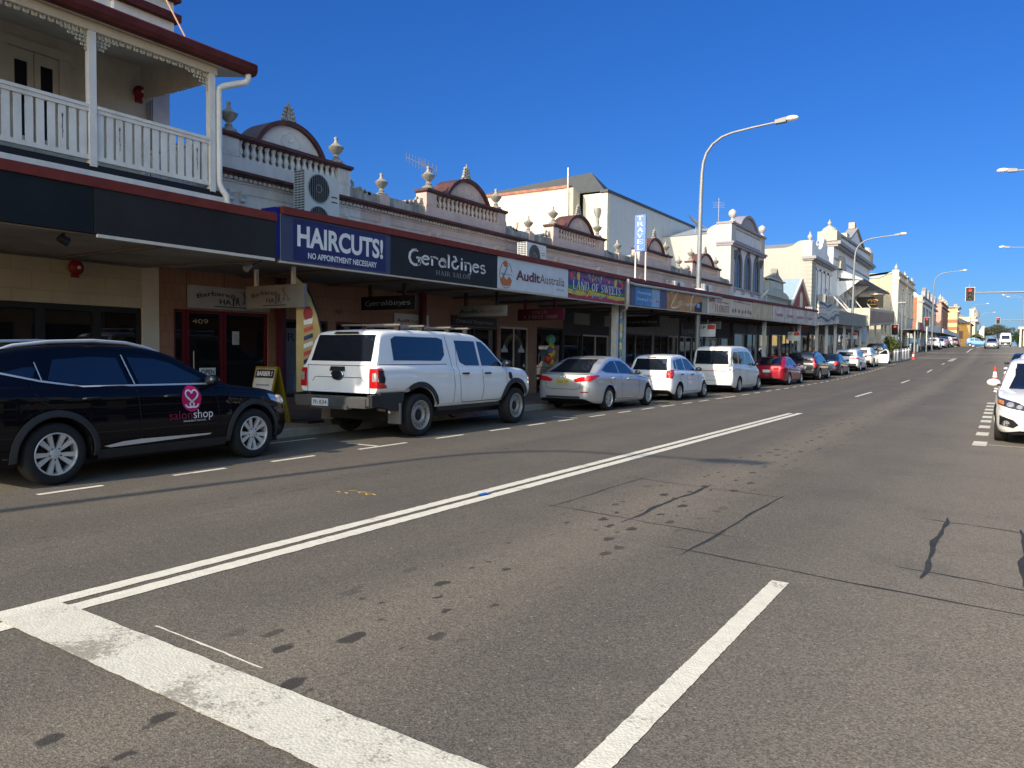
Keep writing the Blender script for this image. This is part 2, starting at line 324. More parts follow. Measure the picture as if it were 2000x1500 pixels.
# ---------------------------------------------------------------- asphalt
def asphalt():
    m = bpy.data.materials.new('asphalt'); m.use_nodes = True
    n = m.node_tree.nodes; l = m.node_tree.links; b = n['Principled BSDF']
    tc = n.new('ShaderNodeTexCoord'); P = tc.outputs['Object']
    def noise(sc, det=4, rough=.6, stretch=None):
        x = n.new('ShaderNodeTexNoise'); x.inputs['Scale'].default_value = sc; x.inputs['Detail'].default_value = det; x.inputs['Roughness'].default_value = rough
        if stretch:
            mp = n.new('ShaderNodeMapping'); mp.inputs['Scale'].default_value = stretch; l.new(P, mp.inputs[0]); l.new(mp.outputs[0], x.inputs['Vector'])
        else: l.new(P, x.inputs['Vector'])
        return x.outputs[0]
    def mr(x, a, b_, c, d):
        q = n.new('ShaderNodeMapRange'); l.new(x, q.inputs[0])
        for i, v in zip((1, 2, 3, 4), (a, b_, c, d)): q.inputs[i].default_value = v
        return q.outputs[0]
    def math_(op, a, c):
        q = n.new('ShaderNodeMath'); q.operation = op
        for i, v in enumerate((a, c)):
            if isinstance(v, (int, float)): q.inputs[i].default_value = v
            else: l.new(v, q.inputs[i])
        return q.outputs[0]
    def mix(f, a, c, mode='MIX'):
        q = n.new('ShaderNodeMix'); q.data_type = 'RGBA'; q.blend_type = mode
        if isinstance(f, (int, float)): q.inputs[0].default_value = f
        else: l.new(f, q.inputs[0])
        for i, v in ((6, a), (7, c)):
            if isinstance(v, tuple): q.inputs[i].default_value = (*v, 1)
            else: l.new(v, q.inputs[i])
        return q.outputs[2]
    sp = n.new('ShaderNodeSeparateXYZ'); l.new(P, sp.inputs[0]); X = sp.outputs[0]
    base = mix(mr(noise(0.35, 5), .3, .7, 0, 1), (.096, .081, .063), (.122, .104, .080))
    # long wear bands along the street: polished wheel paths, darker strip between
    wob = math_('ADD', X, mr(noise(.15, 2), 0, 1, -.35, .35))
    band = mr(math_('SINE', math_('MULTIPLY', wob, 3.6), 0), -1, 1, 0, 1)
    base = mix(math_('MULTIPLY', band, .30), base, (.068, .059, .050))
    lng = mr(noise(1.0, 5, .6, (1.4, .05, 1)), .42, .66, 0, .5)
    base = mix(lng, base, (.070, .062, .054))
    # paler, more polished surface towards the right hand lane
    pale = math_('MULTIPLY', mr(math_('ADD', X, mr(noise(.5, 3), 0, 1, -.5, .5)), -2.2, 1.0, 0, 1), .8)
    base = mix(pale, base, (.20, .172, .132))
    mid = math_('MULTIPLY', mr(math_('ABSOLUTE', math_('ADD', wob, 2.9), 0), .15, .75, 1, 0), .55)
    base = mix(mid, base, (.175, .146, .108))
    # aggregate
    vo = n.new('ShaderNodeTexVoronoi'); vo.inputs['Scale'].default_value = 125; l.new(P, vo.inputs['Vector'])
    hsv = n.new('ShaderNodeSeparateColor'); l.new(vo.outputs['Color'], hsv.inputs[0])
    agg = mr(hsv.outputs[0], 0, 1, .55, 1.45)
    comb = n.new('ShaderNodeCombineColor')
    for i in range(3): l.new(agg, comb.inputs[i])
    base = mix(.95, base, comb.outputs[0], 'MULTIPLY')
    fine = mr(noise(55, 3, .8), .3, .7, .72, 1.28)
    c2 = n.new('ShaderNodeCombineColor')
    for i in range(3): l.new(fine, c2.inputs[i])
    base = mix(.7, base, c2.outputs[0], 'MULTIPLY')
    # rare pale chips
    vc = n.new('ShaderNodeTexVoronoi'); vc.voronoi_dimensions = '2D'; vc.inputs['Scale'].default_value = 6; l.new(P, vc.inputs['Vector'])
    base = mix(mr(vc.outputs['Distance'], .03, .05, .3, 0), base, (.42, .38, .31))
    # oil drips down the middle of the lane
    vs = n.new('ShaderNodeTexVoronoi'); vs.voronoi_dimensions = '2D'; vs.inputs['Scale'].default_value = 4.6; vs.inputs['Randomness'].default_value = 1
    mp = n.new('ShaderNodeMapping'); mp.inputs['Scale'].default_value = (1.3, .75, 0); l.new(P, mp.inputs[0])
    dn = n.new('ShaderNodeTexNoise'); dn.inputs['Scale'].default_value = 9; l.new(P, dn.inputs['Vector'])
    va = n.new('ShaderNodeMix'); va.data_type = 'RGBA'; va.inputs[0].default_value = .10; l.new(mp.outputs[0], va.inputs[6]); l.new(dn.outputs['Color'], va.inputs[7])
    l.new(va.outputs[2], vs.inputs['Vector'])
    sc = n.new('ShaderNodeSeparateColor'); l.new(vs.outputs['Color'], sc.inputs[0])
    rad = math_('MULTIPLY', math_('POWER', sc.outputs[0], 2.6), .27)
    spot = mr(math_('SUBTRACT', vs.outputs['Distance'], rad), -.04, .03, 1, 0)
    lane = math_('MAXIMUM', mr(math_('ABSOLUTE', math_('ADD', X, 2.85), 0), .28, .75, 1, 0), math_('MULTIPLY', mr(math_('ABSOLUTE', math_('ADD', X, 6.4), 0), .2, .7, 1, 0), .35))
    base = mix(math_('MULTIPLY', math_('MULTIPLY', spot, lane), .9), base, (.030, .026, .022))
    # broad dark and light blotches
    base = mix(mr(noise(1.1, 6, .65), .52, .72, 0, .35), base, (.060, .053, .048))
    l.new(base, b.inputs['Base Color']); b.inputs['Roughness'].default_value = .82; b.inputs['Specular IOR Level'].default_value = .35
    bp = n.new('ShaderNodeBump'); bp.inputs['Strength'].default_value = .4; bp.inputs['Distance'].default_value = .004
    hgt = math_('ADD', vo.outputs['Distance'], noise(120, 3)); l.new(hgt, bp.inputs['Height']); l.new(bp.outputs[0], b.inputs['Normal'])
    return m
asph = asphalt()
def linemat(name, col, wear):
    m = pm(name, col, .7, var=.10, scale=14, bump=.0)
    n = m.node_tree.nodes; l = m.node_tree.links; b = n['Principled BSDF']
    tc = n.new('ShaderNodeTexCoord'); no = n.new('ShaderNodeTexNoise'); no.inputs['Scale'].default_value = 38; no.inputs['Detail'].default_value = 8; no.inputs['Roughness'].default_value = .75
    l.new(tc.outputs['Object'], no.inputs['Vector'])
    n2 = n.new('ShaderNodeTexNoise'); n2.inputs['Scale'].default_value = 2.2; n2.inputs['Detail'].default_value = 5; l.new(tc.outputs['Object'], n2.inputs['Vector'])
    ad = n.new('ShaderNodeMath'); ad.operation = 'ADD'; l.new(no.outputs[0], ad.inputs[0]); l.new(n2.outputs[0], ad.inputs[1])
    mr = n.new('ShaderNodeMapRange'); l.new(ad.outputs[0], mr.inputs[0]); mr.inputs[1].default_value = wear; mr.inputs[2].default_value = wear + .12
    src = b.inputs['Base Color'].links[0].from_socket
    mx = n.new('ShaderNodeMix'); mx.data_type = 'RGBA'; l.new(mr.outputs[0], mx.inputs[0]); l.new(src, mx.inputs[6]); mx.inputs[7].default_value = (.26, .235, .19, 1)
    l.new(mx.outputs[2], b.inputs['Base Color'])
    vo = n.new('ShaderNodeTexVoronoi'); vo.inputs['Scale'].default_value = 70; l.new(tc.outputs['Object'], vo.inputs['Vector'])
    bp = n.new('ShaderNodeBump'); bp.inputs['Strength'].default_value = .45; bp.inputs['Distance'].default_value = .004; bp.invert = True
    l.new(vo.outputs['Distance'], bp.inputs['Height']); l.new(bp.outputs[0], b.inputs['Normal'])
    return m
linem = linemat('line_paint', (.58, .54, .45), 1.14)
thickm = linemat('thermoplastic_paint', (.52, .485, .40), 1.06)
concrete = pm('concrete', (.24, .225, .20), .85, var=.2, scale=4, bump=.2)
paving = tiles('footpath_pavers', (.17, .12, .10), (.21, .16, .13), .4, .4, (.09, .08, .07), .8, .3)
tar = pm('tar_seal', (.033, .034, .036), .85, var=.3, scale=8, spec=.2)
soil = pm('dry_ground', (.20, .19, .15), .95, var=.25, scale=.2)

YS = [-60 + i * 2.0 for i in range(0, 131)] + [210, 230, 260, 300, 360, 440, 520, 600]
def sheet(mb, x0, x1, ys, dz, nx=1):
    P = []; F = []
    for y in ys:
        for i in range(nx + 1): P.append((x0 + (x1 - x0) * i / nx, y, zr(y) + dz))
    w = nx + 1
    for j in range(len(ys) - 1):
        for i in range(nx): F.append((j * w + i, j * w + i + 1, (j + 1) * w + i + 1, (j + 1) * w + i))
    return mb.add(P, F)
def ysub(a, b): return [a] + [y for y in YS if a + .05 < y < b - .05] + [b]
KX, RX = -10.45, 2.45
g = MB(); sheet(g, -2500, 2500, YS + [900, 1500, 3000], -.03); struct('ground', g, soil)
g = MB(); sheet(g, KX, RX, YS, 0); struct('road', g, asph)
g = MB(); sheet(g, -260, KX - .0, ysub(96.6, 109.4), .0); sheet(g, RX, 260, ysub(96.6, 109.4), 0); struct('side_street', g, asph)
def walk(name, x0, x1, a, b):
    g = MB(); ys = ysub(a, b); P = []; F = []
    for y in ys: P += [(x0, y, zr(y) - .02), (x0, y, zr(y) + .13), (x1, y, zr(y) + .13), (x1, y, zr(y) - .02)]
    for j in range(len(ys) - 1):
        for i in range(3): F.append((4 * j + i, 4 * j + i + 1, 4 * j + i + 5, 4 * j + i + 4))
    F += [(0, 1, 2, 3), tuple(4 * len(ys) - 4 + i for i in range(4))]
    g.add(P, F); return struct(name, g, paving if 'path' in name else concrete)
walk('footpath', -16, KX - .17, -60, 96); walk('kerb', KX - .167, KX + .02, -60, 96)
walk('footpath', -16, KX - .17, 110, 600); walk('kerb', KX - .167, KX + .02, 110, 600)
walk('footpath', RX + .17, 7.5, -60, 96); walk('kerb', RX - .02, RX + .167, -60, 96)
walk('footpath', RX + .17, 7.5, 110, 600); walk('kerb', RX - .02, RX + .167, 110, 600)
# kerb build-out at the corner with the bollards
g = MB(); pts = [(KX + .025, 80), (-9.3, 81.2), (-8.55, 83), (-8.3, 88), (-8.35, 94.6), (-9.2, 95.8), (KX + .025, 96)]
g.add([(x, y, zr(y) + .135) for x, y in pts] + [(x, y, zr(y) - .02) for x, y in pts], [tuple(range(7))] + [(i, (i + 1) % 7, 7 + (i + 1) % 7, 7 + i) for i in range(7)])
struct('kerb_extension', g, concrete)

def strip(mb, a, b, w, dz=.004, jit=0.0, n=None, taper=0):
    "painted strip on the road from a to b (x, y), width w, ragged edges if jit"
    a = Vector(a); b = Vector(b); d = b - a; L = d.length; d /= L; nn = Vector((-d.y, d.x)); n = n or max(1, int(L / (1.2 if not jit else .06)))
    P = []; F = []
    for i in range(n + 1):
        t = i / n; c = a + d * (L * t); ww = w * (1 - taper * abs(2 * t - 1) ** 2)
        for s in (-1, 1):
            q = c + nn * (s * (ww / 2 + random.uniform(-jit, jit))); P.append((q.x, q.y, zr(q.y) + dz))
    for i in range(n): F.append((2 * i, 2 * i + 2, 2 * i + 3, 2 * i + 1))
    mb.add(P, F)
g = MB()
strip(g, (-4.70, 1.2), (-4.66, 20.9), .125, jit=.005); strip(g, (-4.495, 1.2), (-4.46, 21.1), .135, jit=.005)
for a, b in ((31, 35.1), (46.1, 50.5), (62.6, 67), (78, 82)): strip(g, (-4.6, a), (-4.6, b), .11)
strip(g, (-4.66, 88), (-4.56, 96), .13); strip(g, (-4.42, 88), (-4.32, 96), .13)
for a, b, x in ((112, 126, -3.9), (132, 144, -3.4), (150, 158, -3.1), (164, 172, -3)): strip(g, (x, a), (x + .2, b), .13)
struct('centre_line', g, linem)
g = MB()
strip(g, (-4.62, 2.165), (-.9, 2.045), .35, dz=.011, jit=.004, n=70); g2 = MB()
P = list(g.v)
o = struct('stop_line', g, thickm)
g = MB(); strip(g, (-1.205, .6), (-1.205, 5.22), .112, jit=.0025, n=150); struct('lane_line', g, linem)
g = MB(); strip(g, (-3.83, 2.43), (-2.9, 2.38), .012, jit=.004); struct('paint_streak', g, linem)
g = MB(); strip(g, (-8.2, 95.9), (-4.8, 95.9), .35); strip(g, (-8.2, 110.3), (2.2, 110.3), .3)
strip(g, (-8.2, 98.6), (2.2, 98.6), .12); strip(g, (-8.2, 101), (2.2, 101), .12); struct('crossing_lines', g, linem)
g = MB()
for a, b in ((3.97, 4.65), (5.5, 6.23), (6.96, 7.73), (8.62, 9.75), (10.53, 11.33), (12.2, 12.9), (13.6, 14.3), (14.9, 15.6), (16.44, 17.28), (18.06, 18.84), (19.59, 20.44), (21.02, 22.09), (22.75, 23.58), (24.27, 25.25), (26.01, 26.82), (26.95, 28.3), (29.16, 30.14), (30.87, 31.64)):
    strip(g, (-8.29, a), (-8.29, b), .085)
y = 32.6
while y < 78: strip(g, (-8.29, y), (-8.29, y + .85), .085); y += 1.6
for yy in (9.1, 15.9, 21.6, 27.6, 34.2, 40.2, 46.2, 52.4, 58.6): strip(g, (-8.34, yy), (-9.0, yy), .08); 
strip(g, (-9.95, 8.1), (-9.95, 9.3), .06)
for yy in (15.35, 17.4, 19.25, 21.0, 22.6, 24.3, 25.9, 27.7, 29.5): strip(g, (-.31, yy), (-.30, yy + .78), .21)
strip(g, (-.42, 15.62), (1.9, 15.35), .045)
struct('parking_bay_lines', g, linem)
# crack sealing
g = MB()
def wander(a, b, w, amp=.015, n=46):
    a = Vector(a); b = Vector(b); d = (b - a).normalized(); nn = Vector((-d.y, d.x)); P = []; ph = [random.uniform(0, 6) for _ in range(4)]
    for i in range(n + 1):
        t = i / n; c = a.lerp(b, t) + nn * (amp * (sin(t * 9 + ph[0]) + .5 * sin(t * 23 + ph[1])) * .6)
        ww = w * (.85 + .25 * sin(t * 14 + ph[2]) + .15 * sin(t * 37 + ph[3]) + random.uniform(-.08, .08)) * min(1, .25 + 6 * min(t, 1 - t))
        z = zr(c.y) + .002 + (hash((a.x, b.y)) % 97) * .00001
        for k in (-1, 1): q = c + nn * (k * ww / 2); P.append((q.x, q.y, z))
    g.add(P, [(2 * i, 2 * i + 2, 2 * i + 3, 2 * i + 1) for i in range(n)])
wander((-3.7, 6.51), (-3.65, 8.73), .022); wander((-2.84, 6.27), (-2.81, 8.71), .045, .03); wander((-1.99, 5.5), (-1.95, 8.5), .03)
wander((-3.94, 8.66), (-1.72, 8.32), .018); wander((-3.84, 6.59), (-1.75, 6.28), .02); wander((-2.25, 5.69), (.4, 5.3), .026)
wander((-.43, 5.85), (-.40, 8.22), .045, .022); wander((-.62, 8.07), (.4, 7.85), .02); wander((-.62, 6.1), (.45, 5.88), .025); wander((.17, 5.75), (.19, 8.04), .055, .025)
struct('crack_seal', g, tar)
g = MB(); strip(g, (-4.585, 6.57), (-4.575, 6.71), .075, dz=.016); o = g.build('reflective_marker', pm('blue_reflector', (.01, .12, .55), .3)); tag(o, 'small blue reflective marker stuck beside the double centre line', 'road marker')
g = MB(); rq = random.Random(4)
for k in range(12): x_, y_ = -5.98 + .04 * k, 5.93 + rq.uniform(-.07, .07); strip(g, (x_, y_), (x_ + rq.uniform(.03, .08), y_ + rq.uniform(-.07, .08)), .02, dz=.003 + k * .0003, jit=.003)
struct('spray_mark', g, pm('yellow_spray', (.55, .36, .08), .8))
# ---------------------------------------------------------------- cars
def paint(name, col, metal=0.0, rough=.32, coat=1.0):
    return pm(name, col, rough, metal=metal, coat=coat, var=.04, scale=1.5)
carglass = glass('car_glass', (.008, .011, .018), .015, 1.0)
rubber = pm('tyre_rubber', (.016, .016, .017), .85, var=.3, scale=20)
alloy = pm('alloy_wheel', (.58, .58, .58), .38, metal=.5, var=.06)
satin = pm('satin_aluminium', (.62, .63, .65), .42, metal=.5, var=.03)
alloyd = pm('dull_wheel', (.30, .295, .28), .5, metal=.5, var=.12)
capsil = pm('hubcap_silver', (.42, .42, .43), .4, metal=.5, var=.06)
clad = pm('dark_cladding', (.028, .029, .031), .6, var=.12)
seam = pm('panel_gap', (.012, .012, .013), .9)
lampred = pm('tail_lamp_red', (.40, .008, .012), .12, coat=1, var=.25, scale=30)
lampclear = pm('lamp_clear', (.34, .35, .37), .08, coat=1, metal=.35, var=.3, scale=26)
lampamber = pm('lamp_amber', (.55, .17, .02), .15, coat=1)
plate = pm('number_plate', (.72, .72, .70), .4); platey = pm('number_plate_yellow', (.55, .46, .13), .4)
ink = pm('black_ink', (.015, .015, .018), .5); inkred = pm('maroon_ink', (.26, .02, .04), .5)

_wheels = {}
def wheel_parts(kind):
    "unit wheel: radius 1, outer face towards -y"
    if kind in _wheels: return _wheels[kind]
    t = MB(); t.lathe([(.66, -.30), (.70, -.325), (.80, -.34), (.90, -.335), (.965, -.30), (.995, -.2), (1, 0), (.995, .2), (.965, .3), (.9, .335), (.66, .3)], n=40, axis='y')
    for k in range(40):
        a = 2 * pi * k / 40; 
    d = MB(); d.lathe([(.001, -.02), (.3, -.02), (.64, .02), (.67, .28)], n=28, axis='y'); d.lathe([(.001, -.12), (.15, -.12), (.16, -.02)], n=14, axis='y')
    r = MB(); r.lathe([(.69, -.315), (.672, -.328), (.645, -.325), (.63, -.29), (.62, -.1), (.64, .1)], n=40, axis='y')
    def spoke(a0, a1, w0, w1, ri=.13, ro=.645, yi=-.235, yo=-.285):
        ca, sa = cos(a0), sin(a0); cb, sb = cos(a1), sin(a1); P = []
        for c_, s_, rad, w, y in ((ca, sa, ri, w0, yi), (cb, sb, ro, w1, yo)):
            for k in (-1, 1):
                for yy in (y, y + .1): P.append((c_ * rad - s_ * k * w / 2, yy, s_ * rad + c_ * k * w / 2))
        r.add(P, [(0, 2, 6, 4), (1, 5, 7, 3), (0, 4, 5, 1), (2, 3, 7, 6), (0, 1, 3, 2), (4, 6, 7, 5)])
    if kind == 'double':           # five pairs
        for k in range(5):
            a = 2 * pi * k / 5 + .3
            spoke(a - .16, a - .26, .10, .17); spoke(a + .16, a + .26, .10, .17)
        r.lathe([(.001, -.26), (.12, -.26), (.17, -.235), (.2, -.14)], n=20, axis='y')
    elif kind == 'fine':           # ten thin spokes
        for k in range(10): a = 2 * pi * k / 10; spoke(a, a + (.1 if k % 2 else -.1), .07, .085)
        r.lathe([(.001, -.26), (.12, -.26), (.16, -.235), (.18, -.14)], n=20, axis='y')
    elif kind == 'steel':          # pressed steel wheel with slots
        r.lathe([(.645, -.26), (.60, -.25), (.585, -.20)], n=40, axis='y')
        r.lathe([(.47, -.20), (.42, -.25), (.36, -.26), (.27, -.20), (.25, -.17)], n=40, axis='y')
        for k in range(16):
            a = 2 * pi * k / 16; spoke(a, a, .11, .14, .46, .60, -.205, -.205)
        d.lathe([(.001, -.22), (.18, -.22), (.22, -.2), (.25, -.12)], n=16, axis='y')
    else:                          # hubcap with openings
        for k in range(6):
            a = 2 * pi * k / 6; spoke(a, a, .2, .30, .1, .65, -.25, -.29)
        r.lathe([(.001, -.28), (.15, -.28), (.24, -.25), (.27, -.14)], n=24, axis='y')
    if kind in ('double', 'fine'):
        for k in range(5):
            a = 2 * pi * k / 5 + .3 + pi / 5 * 0; d.lathe([(.001, -.262), (.022, -.262), (.024, -.2)], (cos(a) * .19, 0, sin(a) * .19), 7, 'y')
    out = []
    for nm, mb, mat, sm in (('hub', d, black, 40), ('tyre', t, rubber, 50), ('rim', r, {'double': alloy, 'fine': alloy, 'steel': alloyd}.get(kind, capsil), 40)):
        o = mb.build(nm, mat, smooth=sm); out.append(o.data); bpy.data.objects.remove(o)
    _wheels[kind] = out; return out
def add_wheel(car, x, y, r, kind, right):
    hub, tyre, rim = wheel_parts(kind)
    w = bpy.data.objects.new('wheel', hub); COL.objects.link(w); w.parent = car
    w.location = (x, y, r); w.scale = (r, r, r)
    w.rotation_euler = (0, random.uniform(0, 1.2), 0) if right else (0, random.uniform(0, 1.2), pi)
    for nm, me in (('tyre', tyre), ('rim', rim)):
        o = bpy.data.objects.new(nm, me); COL.objects.link(o); o.parent = w
    return w

SP = [(0, .93), (.08, .975), (.25, .997), (.42, 1.0), (.60, .995), (.70, .978), (.80, .985), (.90, .965), (.96, .945), (1.0, .915)]
def sp_(t): return interp(SP, max(0, min(1, t)))
def body_mesh(sp):
    wb, r = sp['wb'], sp['r']; R = r + sp.get('gap', .075); belt, plan, sill, roof = sp['belt'], sp['plan'], sp['sill'], sp.get('roof')
    x0, x1 = belt[0][0], belt[-1][0]
    xs = {x0 + (x1 - x0) * i / 70 for i in range(71)} | {p[0] for p in belt}
    for a in (0, wb):
        for i in range(25): xs.add(a - R + 2 * R * i / 24)
        for e in (-R - .003, R + .003): xs.add(a + e)
    for e in (.012, .03, .06, .1): xs.add(x0 + e); xs.add(x1 - e)
    xs = sorted(x for x in xs if x0 <= x <= x1)
    mb = MB(); secs = []
    T = [0, .06, .14, .25, .38, .5, .6, .66, .72, .80, .87, .92, .96, .985, 1]
    for x in xs:
        top = pchip(belt, x); s0 = pchip(sill, x); w = pchip(plan, x); zb = s0
        for a in (0, wb):
            if abs(x - a) < R: zb = max(zb, r + sqrt(max(0, R * R - (x - a) ** 2)))
        zb = min(zb, top - .04); cr = sp.get('crown', .035) * min(1, w)
        half = [(0, zb), (w * .6, zb)]
        for t in T:
            z = zb + (top - zb) * t; half.append((w * sp_((z - s0) / (top - s0)), z))
        ww = half[-1][0]
        half += [(ww * .93, top + cr * .45), (ww * .75, top + cr * .75), (ww * .4, top + cr * .95), (0, top + cr)]
        secs.append((x, half))
    n = len(secs[0][1]); V = []; F = []; MI = []
    for x, h in secs:
        for s in (-1, 1):
            for y, z in h: V.append((x, s * y, z))
    N = 2 * n
    for j in range(len(secs) - 1):
        for s in (0, 1):
            for i in range(n - 1):
                a = j * N + s * n + i; q = (a, a + N, a + N + 1, a + 1)
                F.append(q if s == 0 else q[::-1]); MI.append(1 if i < 2 else 0)
    for j in (0, len(secs) - 1):
        b = j * N; F.append([b + i for i in range(n)] + [b + n + i for i in range(n - 1, -1, -1)]); MI.append(0)
    mb.v = V; mb.f = F; mb.mi = MI
    if roof:
        tum = sp.get('tum', .30); gs = set()
        for (a, za), (b, zb_) in zip(roof, roof[1:]):
            k = max(3, int((b - a) / .1)); 
            for i in range(k + 1): gs.add(a + (b - a) * i / k)
        gs = sorted(gs); rr = sp.get('rr', .09); base = len(mb.v); secs = []
        for x in gs:
            zt = pchip(roof, x); zb = pchip(belt, x) - .03; w = pchip(plan, x) * .915; hgt = max(.005, zt - zb); c = min(rr, hgt * .45)
            Y = lambda z: w - (z - zb) * tum
            half = [(w, zb)] + [(Y(zb + (hgt - c) * t), zb + (hgt - c) * t) for t in (.25, .5, .75, 1)]
            ye, ze = Y(zt - c), zt - c; cc = sp.get('rcrown', .035)
            half += [(ye - c * .10, zt - c * .55), (ye - c * .32, zt - c * .22), (ye - c * .7, zt - c * .03 + cc * .1), (ye * .8, zt + cc * .45), (ye * .5, zt + cc * .8), (0, zt + cc)]
            secs.append((x, half))
        m = len(secs[0][1])
        for x, h in secs:
            for s in (-1, 1):
                for y, z in h: mb.v.append((x, s * max(0, y), z))
        M = 2 * m
        for j in range(len(secs) - 1):
            for s in (0, 1):
                for i in range(m - 1):
                    a = base + j * M + s * m + i; q = (a, a + M, a + M + 1, a + 1)
                    mb.f.append(q if s == 0 else q[::-1]); mb.mi.append(0)
        for j in (0, len(secs) - 1):
            b = base + j * M; mb.f.append([b + i for i in range(m)] + [b + m + i for i in range(m - 1, -1, -1)]); mb.mi.append(0)
    return mb
class Skin:
    "ray-cast onto a car body so that panes, lamps, seams and lettering follow its surface"
    def __init__(s, mb): s.t = BVHTree.FromPolygons([Vector(v) for v in mb.v], mb.f)
    def pt(s, u, v, view, off):
        o, d = {'R': ((u, -4, v), (0, 1, 0)), 'L': ((u, 4, v), (0, -1, 0)), 'B': ((-6, u, v), (1, 0, 0)), 'F': ((12, u, v), (-1, 0, 0)), 'T': ((u, v, 6), (0, 0, -1))}[view]
        h = s.t.ray_cast(Vector(o), Vector(d))
        if h[0] is None: return None
        nrm = h[1]
        if nrm.dot(Vector(d)) > 0: nrm = -nrm
        return h[0] + nrm * off - Vector(d) * (off * .3)
    def patch(s, mb, poly, view, off=.004, du=.06, dv=.08):
        us = [p[0] for p in poly]; u0, u1 = min(us), max(us); n = max(2, int((u1 - u0) / du)); U = sorted({u0 + (u1 - u0) * i / n for i in range(n + 1)} | set(us))
        U = [u for i, u in enumerate(U) if i == 0 or u - U[i - 1] > 1e-4]
        rows = []
        vmax = max(p[1] for p in poly) - min(p[1] for p in poly); k = max(1, int(vmax / dv))
        for u in U:
            uu = min(max(u, u0 + 1e-4), u1 - 1e-4); vs = []
            for (a, b), (c, d) in zip(poly, poly[1:] + poly[:1]):
                if a != c and min(a, c) <= uu <= max(a, c): vs.append(b + (d - b) * (uu - a) / (c - a))
            if not vs: rows.append(None); continue
            lo, hi = min(vs), max(vs); rows.append([s.pt(u, lo + (hi - lo) * j / k, view, off) for j in range(k + 1)])
        for a, b in zip(rows, rows[1:]):
            if not a or not b: continue
            for j in range(k):
                q = (a[j], b[j], b[j + 1], a[j + 1])
                if None in q: continue
                if max((q[i] - q[(i + 1) % 4]).length for i in range(4)) > .6: continue
                mb.add(q, [(0, 1, 2, 3)])
        return mb
    def line(s, mb, pts, w, view, off=.003, step=.06):
        P = []
        for (a, b), (c, d) in zip(pts, pts[1:]):
            L = math.hypot(c - a, d - b); n = max(1, int(L / step))
            for i in range(n + (1 if (c, d) == pts[-1] else 0)): P.append((a + (c - a) * i / n, b + (d - b) * i / n, (d - b) / L, (c - a) / L))
        prev = None
        for u, v, sn, cs in P:
            q = (s.pt(u + sn * w / 2, v - cs * w / 2, view, off), s.pt(u - sn * w / 2, v + cs * w / 2, view, off))
            if None in q: prev = None; continue
            if prev and (prev[0] - q[0]).length < .35: mb.add([prev[0], q[0], q[1], prev[1]], [(0, 1, 2, 3)])
            prev = q
        return mb
